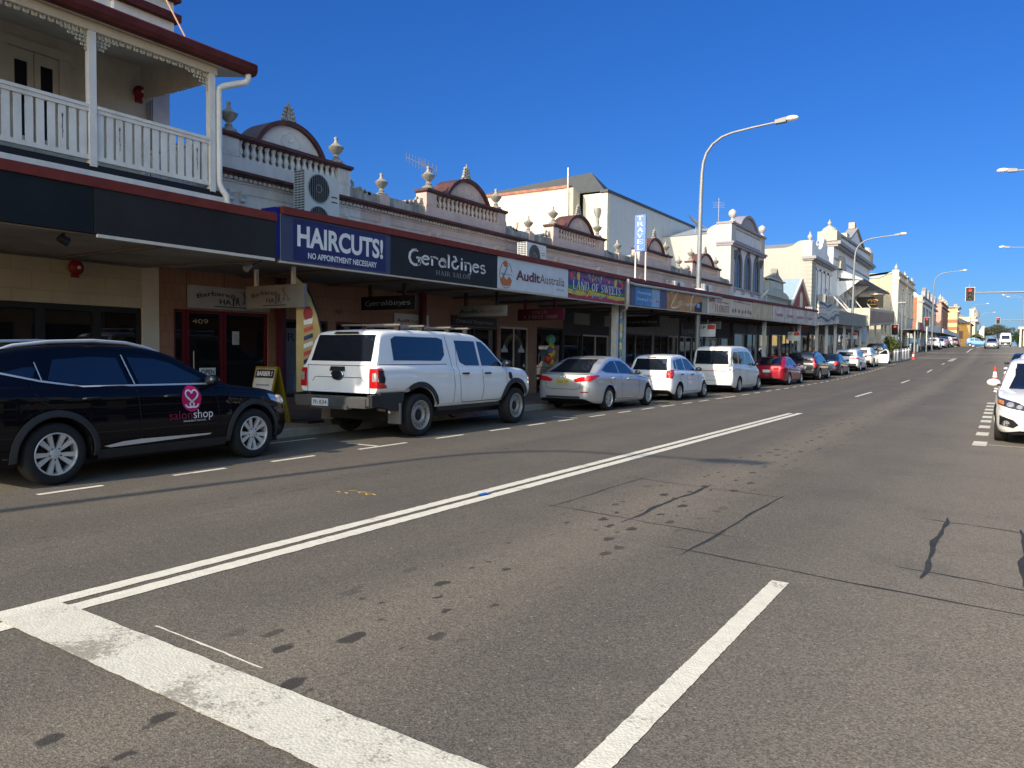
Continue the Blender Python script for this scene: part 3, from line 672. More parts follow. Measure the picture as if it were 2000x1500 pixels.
def make_car(sp, label, cat, loc, rz, pmat, name, group=None, lod=2):
    car = thing(name, label, cat, loc, rz, group)
    mb = body_mesh(sp); mb.build('body', [pmat, black], car, smooth=38, world=False)
    sk = Skin(mb); gc = .30 if sp['sillz'] > .3 else .17
    d = MB(); ww_ = sp['track'] * .80; d.box(-sp['r'] * 1.6, sp['wb'] + sp['r'] * 1.9, -ww_, ww_, gc, sp['sillz'] + .16); d.build('underbody', black, car, world=False)
    def deco(nm, mat, fn, both=False):
        for view in (('R', 'L') if both else ('R',)):
            d = MB(); fn(d, view)
            if d.v: d.build(nm, mat, car, world=False, fixn=False, smooth=40)
    rt_, tr = sp['r'], sp['track']
    for x in (0, sp['wb']):
        for s in (-1, 1): add_wheel(car, x, s * tr, rt_, sp['wheel'], s < 0)
    for w in sp['side']: deco('window', carglass, lambda d, v, w=w: sk.patch(d, w, v), True)
    d = MB(); sk.patch(d, sp['screen'], 'F', .005, .1, .05); d.build('windscreen', carglass, car, world=False, fixn=False, smooth=60)
    d = MB(); sk.patch(d, sp['rearglass'], 'B', .005, .1, .05); d.build('rear_window', carglass, car, world=False, fixn=False, smooth=60)
    for p in sp['tail']:                               # tail lamps given on the rear and on the side
        for m_ in (-1, 1):
            d = MB()
            if p.get('B'): sk.patch(d, [(u * -m_ if m_ > 0 else u, v) for u, v in p['B']] if m_ < 0 else [(-u, v) for u, v in p['B']], 'B', .009, .03, .05)
            if p.get('S'): sk.patch(d, p['S'], 'R' if m_ < 0 else 'L', .009, .03, .05)
            d.build('tail_light', p.get('mat', lampred), car, world=False, fixn=False, smooth=50)
    for p in sp['head']:
        for m_ in (-1, 1):
            d = MB()
            of_ = .006 if p.get('name', 'headlight') == 'headlight' else .011
            if p.get('F'): sk.patch(d, p['F'] if m_ > 0 else [(-u, v) for u, v in p['F']], 'F', of_, .03, .04)
            if p.get('S'): sk.patch(d, p['S'], 'R' if m_ < 0 else 'L', .006, .03, .04)
            d.build(p.get('name', 'headlight'), p.get('mat', lampclear), car, world=False, fixn=False, smooth=50)
    for p in sp.get('extra', []):                      # (name, material, polygon, view, offset)
        d = MB()
        sk.patch(d, p[2], p[3], p[4], .06, .05); d.build(p[0], p[1], car, world=False, fixn=False, smooth=40)
    if lod >= 1:
        def seams(d, v):
            for ln in sp.get('seams', []): sk.line(d, ln, .011, v)
        deco('panel_seam', seam, seams, True)
        for hx, hz in sp.get('handles', []):
            for s, v in ((-1, 'R'), (1, 'L')):
                q = sk.pt(hx, hz, v, 0)
                if q:
                    d = MB(); d.tube([q + Vector((-.1, s * -.004, 0)), q + Vector((-.085, s * .03, .004)), q + Vector((.085, s * .03, .004)), q + Vector((.1, s * -.004, 0))], [.012, .017, .017, .012], 8)
                    d.build('door_handle', sp.get('handlemat', pmat), car, world=False, smooth=50)
        if sp.get('rearline'):
            d = MB()
            for ln in sp['rearline']: sk.line(d, ln, .011, 'B')
            d.build('tailgate_seam', seam, car, world=False, fixn=False)
    if sp.get('arch'):
        w_, mat = sp['arch']
        for a in (0, sp['wb']):
            for s, v in ((-1, 'R'), (1, 'L')):
                d = MB(); R = rt_ + sp.get('gap', .075); rows = []
                for i in range(29):
                    t = -.42 + (pi + .84) * i / 28; row = []
                    for rad, off in ((R + w_, .002), (R + w_, .02), (R + w_ * .3, .028), (R + .003, .022)):
                        x, z = a + cos(t) * rad, rt_ + sin(t) * rad
                        q = sk.pt(x, z, v, 0) if z > sp['sillz'] + .0 else None
                        row.append(Vector((x, q.y + s * off, z)) if q else None)
                    rows.append(row)
                for p, q in zip(rows, rows[1:]):
                    for j in range(3):
                        if None not in (p[j], q[j], p[j + 1], q[j + 1]) and max((p[j] - p[j + 1]).length, (q[j] - q[j + 1]).length, (p[j] - q[j]).length) < .2: d.add([p[j], q[j], q[j + 1], p[j + 1]], [(0, 1, 2, 3)])
                if d.v: d.build('wheel_arch', mat, car, world=False, fixn=False, smooth=50)
    mx, mz = sp['mirror']
    for s, v in ((-1, 'R'), (1, 'L')):
        q = sk.pt(mx, mz, v, 0)
        if not q: continue
        d = MB(); c = q + Vector((-.02, s * .13, .05)); d.ball(c, .1, 10, (.75, 1.15, .72)); d.cur = 1
        d.beam(q + Vector((.02, s * -.02, -.01)), q + Vector((0, s * .09, .02)), .05, .035)
        d.cur = 2; d.ball(c + Vector((-.035, 0, 0)), .084, 8, (.5, 1.15, .75))
        d.build('wing_mirror', [sp.get('mirrormat', pmat), black, carglass], car, world=False, smooth=60)
    pl = sp.get('plate')
    def number(p, view, txt, mat, inkm):
        y, z = p; q = sk.pt(y, z, view, 0)
        if not q: return
        s = -1 if view == 'B' else 1; x = q.x + s * .02
        d = MB(); d.box(min(x, x + s * .012), max(x, x + s * .012), y - .186, y + .186, z - .067, z + .067)
        o = d.build('number_plate', mat, car, world=False)
        if txt and lod >= 1:
            d = MB(); R = (0, -1, 0) if view == 'B' else (0, 1, 0)
            letters(d, txt, (x + s * .015, y - R[1] * .16, z - .04), R, (0, 0, 1), .32, .085, bold=.01)
            t = d.build('plate_lettering', inkm, o, world=False)
    if pl: number(pl[0], 'B', pl[1], pl[2], pl[3])
    if sp.get('fplate'): number(sp['fplate'], 'F', None, plate, ink)
    return car, sk, mb

W4 = lambda *p: [tuple(q) for q in p]
SUV = dict(wb=2.72, r=.345, gap=.06, track=.80, sillz=.24, wheel='double', crown=.04, tum=.33, rr=.10,
 belt=[(-.93, .72), (-.90, .93), (-.82, 1.05), (-.5, 1.09), (.5, 1.06), (2.2, 1.03), (2.5, 1.0), (3.05, .93), (3.4, .83), (3.56, .70), (3.64, .55)],
 sill=[(-.93, .42), (-.75, .30), (-.4, .24), (3.0, .24), (3.4, .27), (3.64, .36)],
 plan=[(-.93, .74), (-.88, .83), (-.6, .90), (0, .93), (2.2, .935), (2.8, .915), (3.2, .84), (3.5, .68), (3.64, .50)],
 roof=[(-.86, 1.04), (-.83, 1.2), (-.70, 1.44), (-.62, 1.50), (-.2, 1.59), (.5, 1.635), (1.0, 1.62), (1.45, 1.53), (1.9, 1.28), (2.38, 1.0)],
 side=[W4((-.50, 1.285), (-.22, 1.19), (-.13, 1.385), (-.3, 1.38)), W4((-.10, 1.17), (.35, 1.09), (.93, 1.085), (.84, 1.49), (.5, 1.505), (.05, 1.46)), W4((1.0, 1.085), (1.98, 1.075), (1.9, 1.17), (1.5, 1.405), (1.3, 1.462), (.93, 1.49))],
 screen=W4((-.62, 1.06), (.62, 1.06), (.5, 1.5), (-.5, 1.5)), rearglass=W4((-.58, 1.12), (.58, 1.12), (.50, 1.42), (-.50, 1.42)),
 tail=[dict(B=W4((-.80, .90), (-.30, .93), (-.30, 1.0), (-.80, 1.03)), S=W4((-.90, .90), (-.58, .97), (-.60, 1.02), (-.88, 1.03)))],
 head=[dict(F=W4((-.74, .73), (-.42, .69), (-.40, .78), (-.80, .86)), S=W4((3.05, .80), (3.42, .70), (3.5, .72), (3.38, .82), (3.0, .89)))],
 extra=[('grille', black, W4((-.40, .42), (.40, .42), (.48, .72), (-.48, .72)), 'F', .008), ('rear_bumper', clad, W4((-.72, .42), (.72, .42), (.76, .58), (-.76, .58)), 'B', .008)],
 seams=[[(-.16, .93), (.08, .80), (.2, .62)], [(-.24, 1.17), (-.2, 1.0), (-.14, .93)], [(.96, 1.06), (.985, .8), (1.0, .36), (.55, .36)], [(2.02, 1.04), (2.11, .8), (2.12, .36), (1.0, .36)], [(2.1, .98), (2.9, .90), (3.05, .90)]],
 handles=[(.40, .935), (1.42, .92)], arch=(.075, clad), mirror=(2.0, 1.06), plate=((0, .80), None, plate, ink), fplate=(0, .5))
UTE = dict(wb=3.30, r=.385, gap=.11, track=.82, sillz=.42, wheel='steel', crown=.045, tum=.20, rr=.09,
 belt=[(-1.10, 1.10), (-1.08, 1.255), (-.9, 1.27), (.85, 1.27), (1.0, 1.235), (2.9, 1.215), (3.05, 1.2), (3.7, 1.15), (4.02, 1.06), (4.16, .92), (4.20, .70)],
 sill=[(-1.10, .80), (-.28, .80), (.28, .52), (.6, .50), (2.6, .50), (2.9, .54), (3.8, .56), (4.2, .60)],
 plan=[(-1.10, .885), (-1.04, .915), (-.6, .93), (.5, .935), (2.6, .935), (3.5, .93), (3.9, .87), (4.1, .78), (4.20, .66)],
 roof=[(-1.06, 1.25), (-.96, 1.53), (-.87, 1.78), (-.82, 1.83), (-.55, 1.865), (.5, 1.885), (1.2, 1.885), (1.9, 1.86), (2.25, 1.76), (2.75, 1.40), (3.05, 1.17)],
 side=[W4((-.62, 1.355), (.72, 1.345), (.86, 1.46), (.86, 1.745), (.7, 1.775), (-.5, 1.775), (-.62, 1.72)), W4((1.33, 1.32), (1.5, 1.255), (2.0, 1.245), (1.93, 1.73), (1.24, 1.735)), W4((2.08, 1.245), (2.83, 1.23), (2.80, 1.29), (2.35, 1.62), (2.18, 1.72), (2.01, 1.73))],
 screen=W4((-.70, 1.25), (.70, 1.25), (.60, 1.76), (-.60, 1.76)), rearglass=W4((-.70, 1.335), (.70, 1.335), (.66, 1.79), (-.66, 1.79)),
 tail=[dict(B=W4((-.915, .89), (-.735, .89), (-.735, 1.215), (-.905, 1.215)), S=W4((-1.075, .89), (-.97, .89), (-.955, .97), (-1.075, .98))), dict(S=W4((-1.075, .985), (-.95, .975), (-.935, 1.05), (-.965, 1.19), (-1.075, 1.19)), mat=black), dict(S=W4((-1.075, 1.195), (-.97, 1.195), (-.985, 1.22), (-1.075, 1.22)))],
 head=[dict(F=W4((-.78, .9), (-.5, .88), (-.5, 1.06), (-.86, 1.08)), S=W4((3.95, .9), (4.12, .9), (4.05, 1.06), (3.85, 1.06)))],
 extra=[('grille', black, W4((-.52, .72), (.52, .72), (.54, 1.06), (-.54, 1.06)), 'F', .01)],
 seams=[[(1.05, 1.25), (1.06, .9), (1.02, .52)], [(1.28, 1.72), (1.22, 1.25), (1.26, .62), (1.35, .55), (2.0, .55)], [(2.02, 1.23), (2.05, .85), (2.0, .55)], [(2.0, .55), (2.83, .55), (2.93, .66), (2.94, 1.18)], [(-1.0, 1.283), (.9, 1.283)], [(.95, 1.85), (1.02, 1.5), (1.06, 1.25)]],
 rearline=[[(-.72, .80), (-.72, 1.25)], [(.72, .80), (.72, 1.25)], [(-.74, 1.262), (.74, 1.262)], [(-.60, .98), (-.54, 1.06), (.54, 1.06), (.60, .98)]],
 handles=[(1.42, 1.10), (2.2, 1.095)], handlemat=black, mirrormat=black, arch=(.10, clad), mirror=(2.86, 1.24), fplate=(0, .7))
SEDAN = dict(wb=2.70, r=.315, gap=.055, track=.765, sillz=.20, wheel='fine', crown=.045, tum=.42, rr=.12, rcrown=.03,
 belt=[(-1.03, .62), (-1.0, .84), (-.93, .965), (-.7, .985), (.2, .965), (1.6, .92), (1.95, .905), (2.6, .83), (3.1, .74), (3.38, .62), (3.46, .48)],
 sill=[(-1.03, .34), (-.8, .24), (-.4, .20), (3.0, .19), (3.46, .25)],
 plan=[(-1.03, .60), (-.98, .72), (-.8, .82), (-.3, .875), (.5, .888), (2.1, .885), (2.7, .86), (3.1, .76), (3.36, .60), (3.46, .44)],
 roof=[(-.72, .965), (-.5, 1.06), (-.1, 1.26), (.25, 1.375), (.7, 1.425), (1.05, 1.415), (1.35, 1.34), (1.75, 1.12), (2.15, .875)],
 side=[W4((-.28, 1.07), (.0, 1.015), (.72, .985), (.66, 1.325), (.4, 1.31), (.08, 1.22)), W4((.79, .983), (1.78, .945), (1.72, 1.0), (1.4, 1.21), (1.12, 1.31), (.74, 1.33))],
 screen=W4((-.62, .92), (.62, .92), (.5, 1.345), (-.5, 1.345)), rearglass=W4((-.60, 1.01), (.60, 1.01), (.47, 1.36), (-.47, 1.36)),
 tail=[dict(B=W4((-.76, .80), (-.36, .77), (-.30, .83), (-.5, .90), (-.78, .93)), S=W4((-1.0, .79), (-.86, .83), (-.5, .93), (-.62, .955), (-.98, .93)))],
 head=[dict(F=W4((-.68, .58), (-.36, .55), (-.36, .63), (-.74, .70)), S=W4((2.9, .65), (3.3, .58), (3.3, .63), (2.85, .74)))],
 extra=[('grille', black, W4((-.40, .30), (.40, .30), (.34, .5), (-.34, .5)), 'F', .008), ('lower_bumper', clad, W4((-.56, .30), (.56, .30), (.5, .40), (-.5, .40)), 'B', .006), ('reflector', lampred, W4((-.72, .50), (-.52, .49), (-.52, .515), (-.73, .53)), 'B', .008)],
 seams=[[(.76, .97), (.80, .7), (.79, .3), (.42, .3), (.37, .45), (.16, .70), (-.08, .88), (-.1, .98)], [(.79, .3), (1.9, .3), (1.98, .6), (1.95, .88)], [(2.0, .88), (2.9, .77)]],
 rearline=[[(-.5, .62), (-.36, .58), (.36, .58), (.5, .62)], [(-.5, .62), (-.52, .78)], [(.5, .62), (.52, .78)], [(-.7, .965), (.7, .965)]],
 handles=[(.28, .86), (1.25, .83)], mirror=(1.82, .95), plate=((0, .76), None, plate, ink), fplate=(0, .4))
HATCH = dict(wb=2.48, r=.29, gap=.06, track=.72, sillz=.20, wheel='cap', crown=.04, tum=.30, rr=.11,
 belt=[(-.68, .60), (-.66, .82), (-.6, .95), (-.4, .975), (.2, .96), (1.6, .93), (1.85, .92), (2.5, .85), (2.9, .74), (3.1, .62), (3.18, .48)],
 sill=[(-.68, .36), (-.55, .27), (-.3, .21), (2.6, .20), (3.18, .27)],
 plan=[(-.68, .68), (-.64, .76), (-.4, .81), (0, .83), (1.9, .835), (2.5, .80), (2.9, .70), (3.1, .58), (3.18, .45)],
 roof=[(-.61, .95), (-.52, 1.18), (-.40, 1.38), (-.32, 1.43), (.1, 1.485), (.6, 1.495), (.95, 1.46), (1.25, 1.36), (1.6, 1.14), (1.98, .89)],
 side=[W4((-.30, 1.05), (-.12, 1.03), (-.10, 1.33), (-.24, 1.31)), W4((-.04, 1.02), (.62, 1.0), (.56, 1.385), (-.02, 1.345)), W4((.70, 1.0), (1.62, .97), (1.6, 1.02), (1.25, 1.26), (1.05, 1.36), (.64, 1.385))],
 screen=W4((-.60, .94), (.60, .94), (.5, 1.4), (-.5, 1.4)), rearglass=W4((-.60, 1.0), (.60, 1.0), (.53, 1.37), (-.53, 1.37)),
 tail=[dict(B=W4((-.78, .74), (-.60, .76), (-.58, .98), (-.73, 1.02)), S=W4((-.64, .74), (-.50, .84), (-.42, .99), (-.62, 1.02)))],
 head=[dict(F=W4((-.62, .62), (-.34, .6), (-.36, .7), (-.68, .76)), S=W4((2.65, .70), (3.0, .62), (3.0, .68), (2.6, .80)))],
 extra=[('grille', black, W4((-.34, .36), (.34, .36), (.3, .56), (-.3, .56)), 'F', .008), ('high_brake_light', lampred, W4((-.14, 1.395), (.14, 1.395), (.14, 1.42), (-.14, 1.42)), 'B', .012)],
 seams=[[(.66, .98), (.70, .7), (.69, .3), (.36, .3), (.30, .5), (.1, .66), (-.08, .9)], [(.69, .3), (1.75, .3), (1.82, .6), (1.78, .9)]],
 rearline=[[(-.60, .98), (-.56, .7), (-.5, .62), (.5, .62), (.56, .7), (.60, .98)]],
 handles=[(.2, .86), (1.15, .84)], handlemat=black, mirror=(1.66, .97), mirrormat=black, plate=((0, .80), None, plate, ink), fplate=(0, .4))
VAN = dict(wb=2.86, r=.315, gap=.055, track=.79, sillz=.20, wheel='cap', crown=.03, tum=.14, rr=.12,
 belt=[(-.90, .60), (-.88, .95), (-.84, 1.08), (-.3, 1.10), (2.3, 1.02), (2.65, 1.0), (3.1, .92), (3.45, .80), (3.66, .62), (3.72, .45)],
 sill=[(-.90, .32), (-.7, .24), (-.3, .20), (3.2, .19), (3.72, .24)],
 plan=[(-.90, .81), (-.85, .86), (-.5, .89), (0, .895), (2.4, .895), (3.0, .86), (3.4, .75), (3.62, .60), (3.72, .44)],
 roof=[(-.86, 1.06), (-.82, 1.4), (-.74, 1.70), (-.62, 1.79), (-.2, 1.84), (1.0, 1.86), (1.6, 1.82), (1.95, 1.71), (2.3, 1.46), (2.8, .98)],
 side=[W4((-.62, 1.18), (.05, 1.16), (.05, 1.64), (-.45, 1.63), (-.60, 1.5)), W4((.12, 1.155), (1.02, 1.12), (.98, 1.66), (.12, 1.65)), W4((1.10, 1.115), (1.95, 1.08), (1.92, 1.5), (1.7, 1.62), (1.08, 1.66)), W4((2.02, 1.08), (2.45, 1.06), (2.4, 1.12), (2.02, 1.42))],
 screen=W4((-.62, 1.06), (.62, 1.06), (.54, 1.7), (-.54, 1.7)), rearglass=W4((-.68, 1.14), (.68, 1.14), (.64, 1.68), (-.64, 1.68)),
 tail=[dict(B=W4((-.815, .86), (-.72, .88), (-.69, 1.44), (-.76, 1.5)), S=W4((-.86, .86), (-.77, .9), (-.72, 1.40), (-.79, 1.48)), mat=lampclear)],
 head=[dict(F=W4((-.62, .62), (-.34, .6), (-.34, .74), (-.68, .82)), S=W4((3.1, .74), (3.5, .66), (3.45, .74), (3.1, .86)))],
 extra=[('grille', black, W4((-.34, .32), (.34, .32), (.34, .6), (-.34, .6)), 'F', .008), ('garnish', lampred, W4((-.62, .865), (.62, .865), (.62, .885), (-.62, .885)), 'B', .012)],
 seams=[[(1.06, 1.1), (1.06, .28)], [(.1, 1.1), (.13, .5), (.3, .36), (.5, .28), (1.06, .28)], [(1.06, .28), (2.05, .28), (2.12, .7), (2.05, 1.05)], [(-.6, .96), (.1, .95)]],
 rearline=[[(-.70, 1.1), (-.70, .55), (-.6, .5), (.6, .5), (.70, .55), (.70, 1.1)]],
 handles=[(.95, .92), (1.25, .91)], mirror=(2.32, 1.08), mirrormat=black, plate=((0, .74), None, plate, ink), fplate=(0, .4))
def variant(base, **k):
    d = dict(base); d.update(k); return d

def put(sp, x_out, y_rear, label, cat, pmat, name, tilt=0, group='cars parked along the left kerb', **k):
    "park a car along the left kerb, nose away from the camera; x_out is the street side face of its tyres"
    return make_car(sp, label, cat, (x_out - sp['track'] - sp['r'] * .33, y_rear, zr(y_rear)), radians(90 + tilt), pmat, name, group, **k)

pblack = pm('black_car_paint', (.002, .0022, .004), .5, coat=.55, var=.04, spec=.05)
pwhite = paint('white_car_paint', (.70, .71, .72), rough=.35, coat=.8)
pwhite2 = paint('pearl_white_paint', (.72, .70, .66), rough=.35, coat=.8)
psilver = paint('silver_car_paint', (.56, .57, .58), metal=.6, rough=.38)
pred = paint('red_car_paint', (.30, .008, .022), metal=.25, rough=.35)
pdark = paint('charcoal_car_paint', (.014, .017, .022), metal=.3, rough=.3)
pblue = paint('slate_blue_car_paint', (.022, .045, .08), metal=.5, rough=.35)
plblue = paint('light_blue_car_paint', (.05, .19, .42), metal=.2, rough=.35)

# --- black SUV in the building's shade
SUVL = variant(SUV, handlemat=black, roof=[(x, 1.0 + (z - 1.0) * .87) for x, z in SUV['roof']], side=[W4((-.50, 1.235), (-.20, 1.165), (-.13, 1.295), (-.26, 1.295)), W4((-.04, 1.155), (.35, 1.09), (.89, 1.085), (.80, 1.395), (.5, 1.41), (.05, 1.375)), W4((1.03, 1.085), (1.96, 1.075), (1.88, 1.145), (1.5, 1.33), (1.28, 1.385), (.93, 1.405))], screen=[(y, 1.04 + (z - 1.04) * .84) for y, z in SUV['screen']], rearglass=[(y, 1.08 + (z - 1.08) * .85) for y, z in SUV['rearglass']])
car, sk, _ = put(SUVL, -8.70, 4.34, 'black SUV with silver roof rails and a pink round salon logo on its door', 'suv', pblack, 'parked_suv', tilt=2.2)
for s in (-1, 1):
    d = MB(); d.tube([(-.48, s * .62, 1.465), (-.3, s * .62, 1.525), (.1, s * .615, 1.575), (.6, s * .61, 1.595), (1.0, s * .61, 1.575), (1.3, s * .62, 1.515), (1.42, s * .635, 1.465)], [.016, .022, .022, .022, .022, .02, .014], 8); d.build('roof_rail', satin, car, world=False, smooth=60)
for s, v in ((-1, 'R'), (1, 'L')):
    d = MB(); sk.line(d, [(-.58, 1.25), (-.12, 1.14), (.33, 1.070), (.95, 1.066), (2.02, 1.056)], .02, v, .012); sk.line(d, [(-.155, 1.345), (-.11, 1.15)], .012, v, .014); sk.line(d, [(.86, 1.43), (.965, 1.08)], .016, v, .012); d.build('window_trim', satin, car, world=False, fixn=False)
    d = MB(); sk.patch(d, W4((.52, .385), (.6, .365), (1.95, .40), (1.98, .42), (1.0, .43), (.75, .42)), v, .018, .06, .03); d.build('door_moulding', satin, car, world=False, fixn=False)
    d = MB(); sk.patch(d, W4((.37, .24), (2.35, .24), (2.35, .35), (.37, .35)), v, .01, .1, .06); d.build('sill_cladding', clad, car, world=False, fixn=False)
logo = MB(); sk.patch(logo, [(1.70 + .145 * cos(2 * pi * i / 40), .875 + .165 * sin(2 * pi * i / 40)) for i in range(40)], 'R', .007, .012, .04)
lo = logo.build('door_logo', pm('pink_vinyl', (.42, .008, .10), .35), car, world=False, fixn=False)
d = MB()
mS = [(0, .068), (-.022, .10), (-.06, .105), (-.088, .075), (-.08, .035), (-.04, .0), (0, -.025), (.028, -.055), (.015, -.09), (-.03, -.10), (-.075, -.09), (-.095, -.06)]
def smooth_line(p, k=3):
    out = []
    for i in range(len(p) - 1):
        p0 = p[max(i - 1, 0)]; p1 = p[i]; p2 = p[i + 1]; p3 = p[min(i + 2, len(p) - 1)]
        for j in range(k):
            t = j / k; out.append(tuple(.5 * (2 * p1[c] + (p2[c] - p0[c]) * t + (2 * p0[c] - 5 * p1[c] + 4 * p2[c] - p3[c]) * t * t + (3 * p1[c] - p0[c] - 3 * p2[c] + p3[c]) * t ** 3) for c in (0, 1)))
    return out + [p[-1]]
for m_ in (1, -1): sk.line(d, [(1.70 + m_ * u, .87 + v * 1.05) for u, v in smooth_line(mS)], .021, 'R', .012, .02)
letters(d, 'shop', (0, 0, 0), (1, 0, 0), (0, 0, 1), .295, .115, mapf=lambda x, y: sk.pt(1.715 + x, .625 + y, 'R', .008) or Vector((0, 0, 0)))
letters(d, 'HAIR AND BEAUTY TRADE SUPPLY', (0, 0, 0), (1, 0, 0), (0, 0, 1), .34, .02, bold=.01, mapf=lambda x, y: sk.pt(1.565 + x, .585 + y, 'R', .008) or Vector((0, 0, 0)))
d.build('logo_lettering', pm('white_vinyl', (.66, .64, .64), .4), lo, world=False, fixn=False)
d = MB(); letters(d, 'salon', (0, 0, 0), (1, 0, 0), (0, 0, 1), .33, .115, mapf=lambda x, y: sk.pt(1.365 + x, .625 + y, 'R', .008) or Vector((0, 0, 0)))
d.build('logo_lettering', pm('plum_vinyl', (.17, .012, .045), .4), lo, world=False, fixn=False)

# --- white dual cab ute with canopy
car, sk, _ = put(UTE, -8.72, 10.62, 'white dual cab ute with a canopy, roof bars and steel wheels', 'ute', pwhite, 'parked_ute', tilt=1.2)
d = MB(); d.box(-1.30, -1.07, -.80, .80, .56, .72); d.box(-1.27, -1.07, -.86, .86, .60, .74); d.box(-1.33, -1.2, -.42, .42, .53, .60)
d.build('rear_bumper', pm('bumper_metal', (.22, .225, .23), .32, metal=.8), car, world=False)
d = MB(); d.box(-1.25, -.95, -.91, -.80, .58, .78); d.box(-1.25, -.95, .80, .91, .58, .78); d.build('bumper_corner', pm('bumper_black', (.02, .021, .023), .45), car, world=False)
d = MB(); d.box(-1.345, -1.33, .0, .372, .575, .70); pl_ = d.build('number_plate', plate, car, world=False)
d = MB(); letters(d, '391 KX4', (-1.349, .345, .605), (0, -1, 0), (0, 0, 1), .32, .075, bold=.01); d.build('plate_lettering', ink, pl_, world=False)
d = MB(); d.lathe([(.001, -1.128), (.07, -1.126), (.1, -1.118), (.104, -1.09)], (0, 0, 0), 24, 'x'); 
o = MB().add([(x, y * 1.35, z * .86 + 1.10) for x, y, z in d.v], d.f).build('badge', pm('badge_dark', (.02, .025, .035), .2, metal=.4), car, world=False, smooth=50)
d = MB(); d.lathe([(.093, -1.128), (.1, -1.131), (.108, -1.122)], (0, 0, 0), 24, 'x'); MB().add([(x, y * 1.35, z * .86 + 1.10) for x, y, z in d.v], d.f).build('badge_rim', chrome, o, world=False, smooth=50)
d = MB(); d.prism([(-.17, 1.17), (.17, 1.17), (.14, 1.245), (-.15, 1.245)], 'x', -1.13, -1.09); d.build('tailgate_handle', black, car, world=False)
d = MB(); sk.patch(d, W4((-.5, .83), (.5, .83), (.5, .91), (-.5, .91)), 'B', .004); 
d = MB(); sk.patch(d, W4((3.02, .98), (3.12, .93), (3.16, 1.0), (3.10, 1.1), (3.0, 1.1)), 'R', .012, .02); d.build('side_vent', black, car, world=False, fixn=False)
for x in (-.25, .42, 1.25, 1.85):
    d = MB(); d.beam((x, -.70, 1.985), (x, .70, 1.985), .09, .03); d.build('roof_bar', pm('bar_grey', (.20, .2, .21), .4, metal=.7), car, world=False)
    for s in (-1, 1): d = MB(); d.beam((x, s * .60, 1.86), (x, s * .60, 1.975), .10, .05); d.build('bar_foot', black, car, world=False)
for s in (-1, 1):
    d = MB(); d.box(.6, 2.75, s * .80 - .06, s * .80 + .06, .42, .50); d.build('side_step', clad, car, world=False)
    d = MB(); d.box(-.56, -.53, s * .80 - .14, s * .80 + .14, .26, .62); d.build('mud_flap', pm('mud_flap_grey', (.13, .13, .125), .7), car, world=False)
    d = MB(); d.prism([(-1.04, .58), (-.56, .48), (-.49, .55), (-.43, .70), (-.40, .81), (-1.04, .81)], 'y', min(s * .70, s * .905), max(s * .70, s * .905)); d.build('quarter_cladding', clad, car, world=False)
d = MB(); sk.patch(d, W4((-.30, 1.80), (.30, 1.80), (.26, 1.835), (-.26, 1.835)), 'B', .02, .05); d.build('canopy_brake_light', black, car, world=False, fixn=False)
for s in (-1, 1):
    y0, y1 = (s * .905, s * .80) ; d = MB(); sk.patch(d, W4((min(-.90 * -s, -.79 * -s), 1.0), (max(-.90 * -s, -.79 * -s), 1.0), (max(-.90 * -s, -.79 * -s), 1.14), (min(-.90 * -s, -.79 * -s), 1.14)), 'B', .013, .03)
    d.build('reverse_light', lampclear, car, world=False, fixn=False)

# --- the rest of the left row
put(SEDAN, -8.72, 18.78, 'silver sedan with red wrap-around tail lights and a yellow number plate', 'car', psilver, 'parked_sedan', plate=None) if False else None
el = variant(SEDAN, plate=((0, .775), 'CX62 QH', platey, ink))
car, sk, _ = put(el, -8.86, 18.72, 'silver sedan parked with a yellow number plate, directly ahead of the white ute', 'car', psilver, 'parked_sedan')
d = MB(); d.lathe([(.05, -1.035), (.06, -1.045), (.068, -1.03)], (0, 0, 0), 20, 'x'); MB().add([(x + .035, y * 1.2, z * .7 + .91) for x, y, z in d.v], d.f).build('badge', chrome, car, world=False)
ht = variant(HATCH, plate=((.03, .80), '218 MSW', plate, inkred))
put(ht, -8.94, 24.25, 'small white hatchback with tall red tail lights and a maroon lettered plate', 'car', pwhite, 'parked_hatchback')
d = None
car, sk, _ = put(VAN, -8.9, 30.95, 'tall white people mover with clear tail lights, behind the small hatchback', 'van', pwhite2, 'parked_van')
put(variant(SEDAN, wheel='fine', plate=((0, .70), None, plate, ink)), -8.97, 39.75, 'red sedan, the only red car of the row', 'car', pred, 'parked_sedan')
bsuv = variant(SUV, arch=None, tail=[dict(B=W4((-.82, .80), (-.72, .82), (-.64, 1.2), (-.72, 1.3)), S=W4((-.92, .72), (-.70, .8), (-.72, .95), (-.9, 1.02)))])
car, sk, _ = put(bsuv, -8.95, 47.2, 'dark estate car with pale roof rails behind the red sedan', 'car', pdark, 'parked_estate')
for s in (-1, 1): d = MB(); d.tube([(-.5, s * .60, 1.55), (-.2, s * .6, 1.66), (.9, s * .59, 1.68), (1.3, s * .6, 1.6)], .022, 6); d.build('roof_rail', steel, car, world=False)
d = MB(); sk.patch(d, W4((-.28, .62), (.3, .62), (.36, .80), (-.36, .80)), 'B', .02); d.build('tailgate_garnish', lampclear, car, world=False, fixn=False)
put(variant(SEDAN, wheel='double', tail=[dict(B=W4((-.78, .70), (-.50, .72), (-.52, .92), (-.74, .92)), S=W4((-1.0, .72), (-.8, .74), (-.78, .92), (-.98, .92)))]), -8.95, 54.3, 'dark slate blue sedan between the dark estate and a white SUV', 'car', pblue, 'parked_sedan')
put(variant(SUV, arch=None), -8.95, 62.2, 'white SUV parked behind the slate blue sedan', 'suv', pwhite, 'parked_suv')
car, sk, _ = put(variant(SUV, plate=None), -8.95, 69.1, 'white SUV with its driver door standing wide open into the road', 'suv', pwhite2, 'parked_suv')
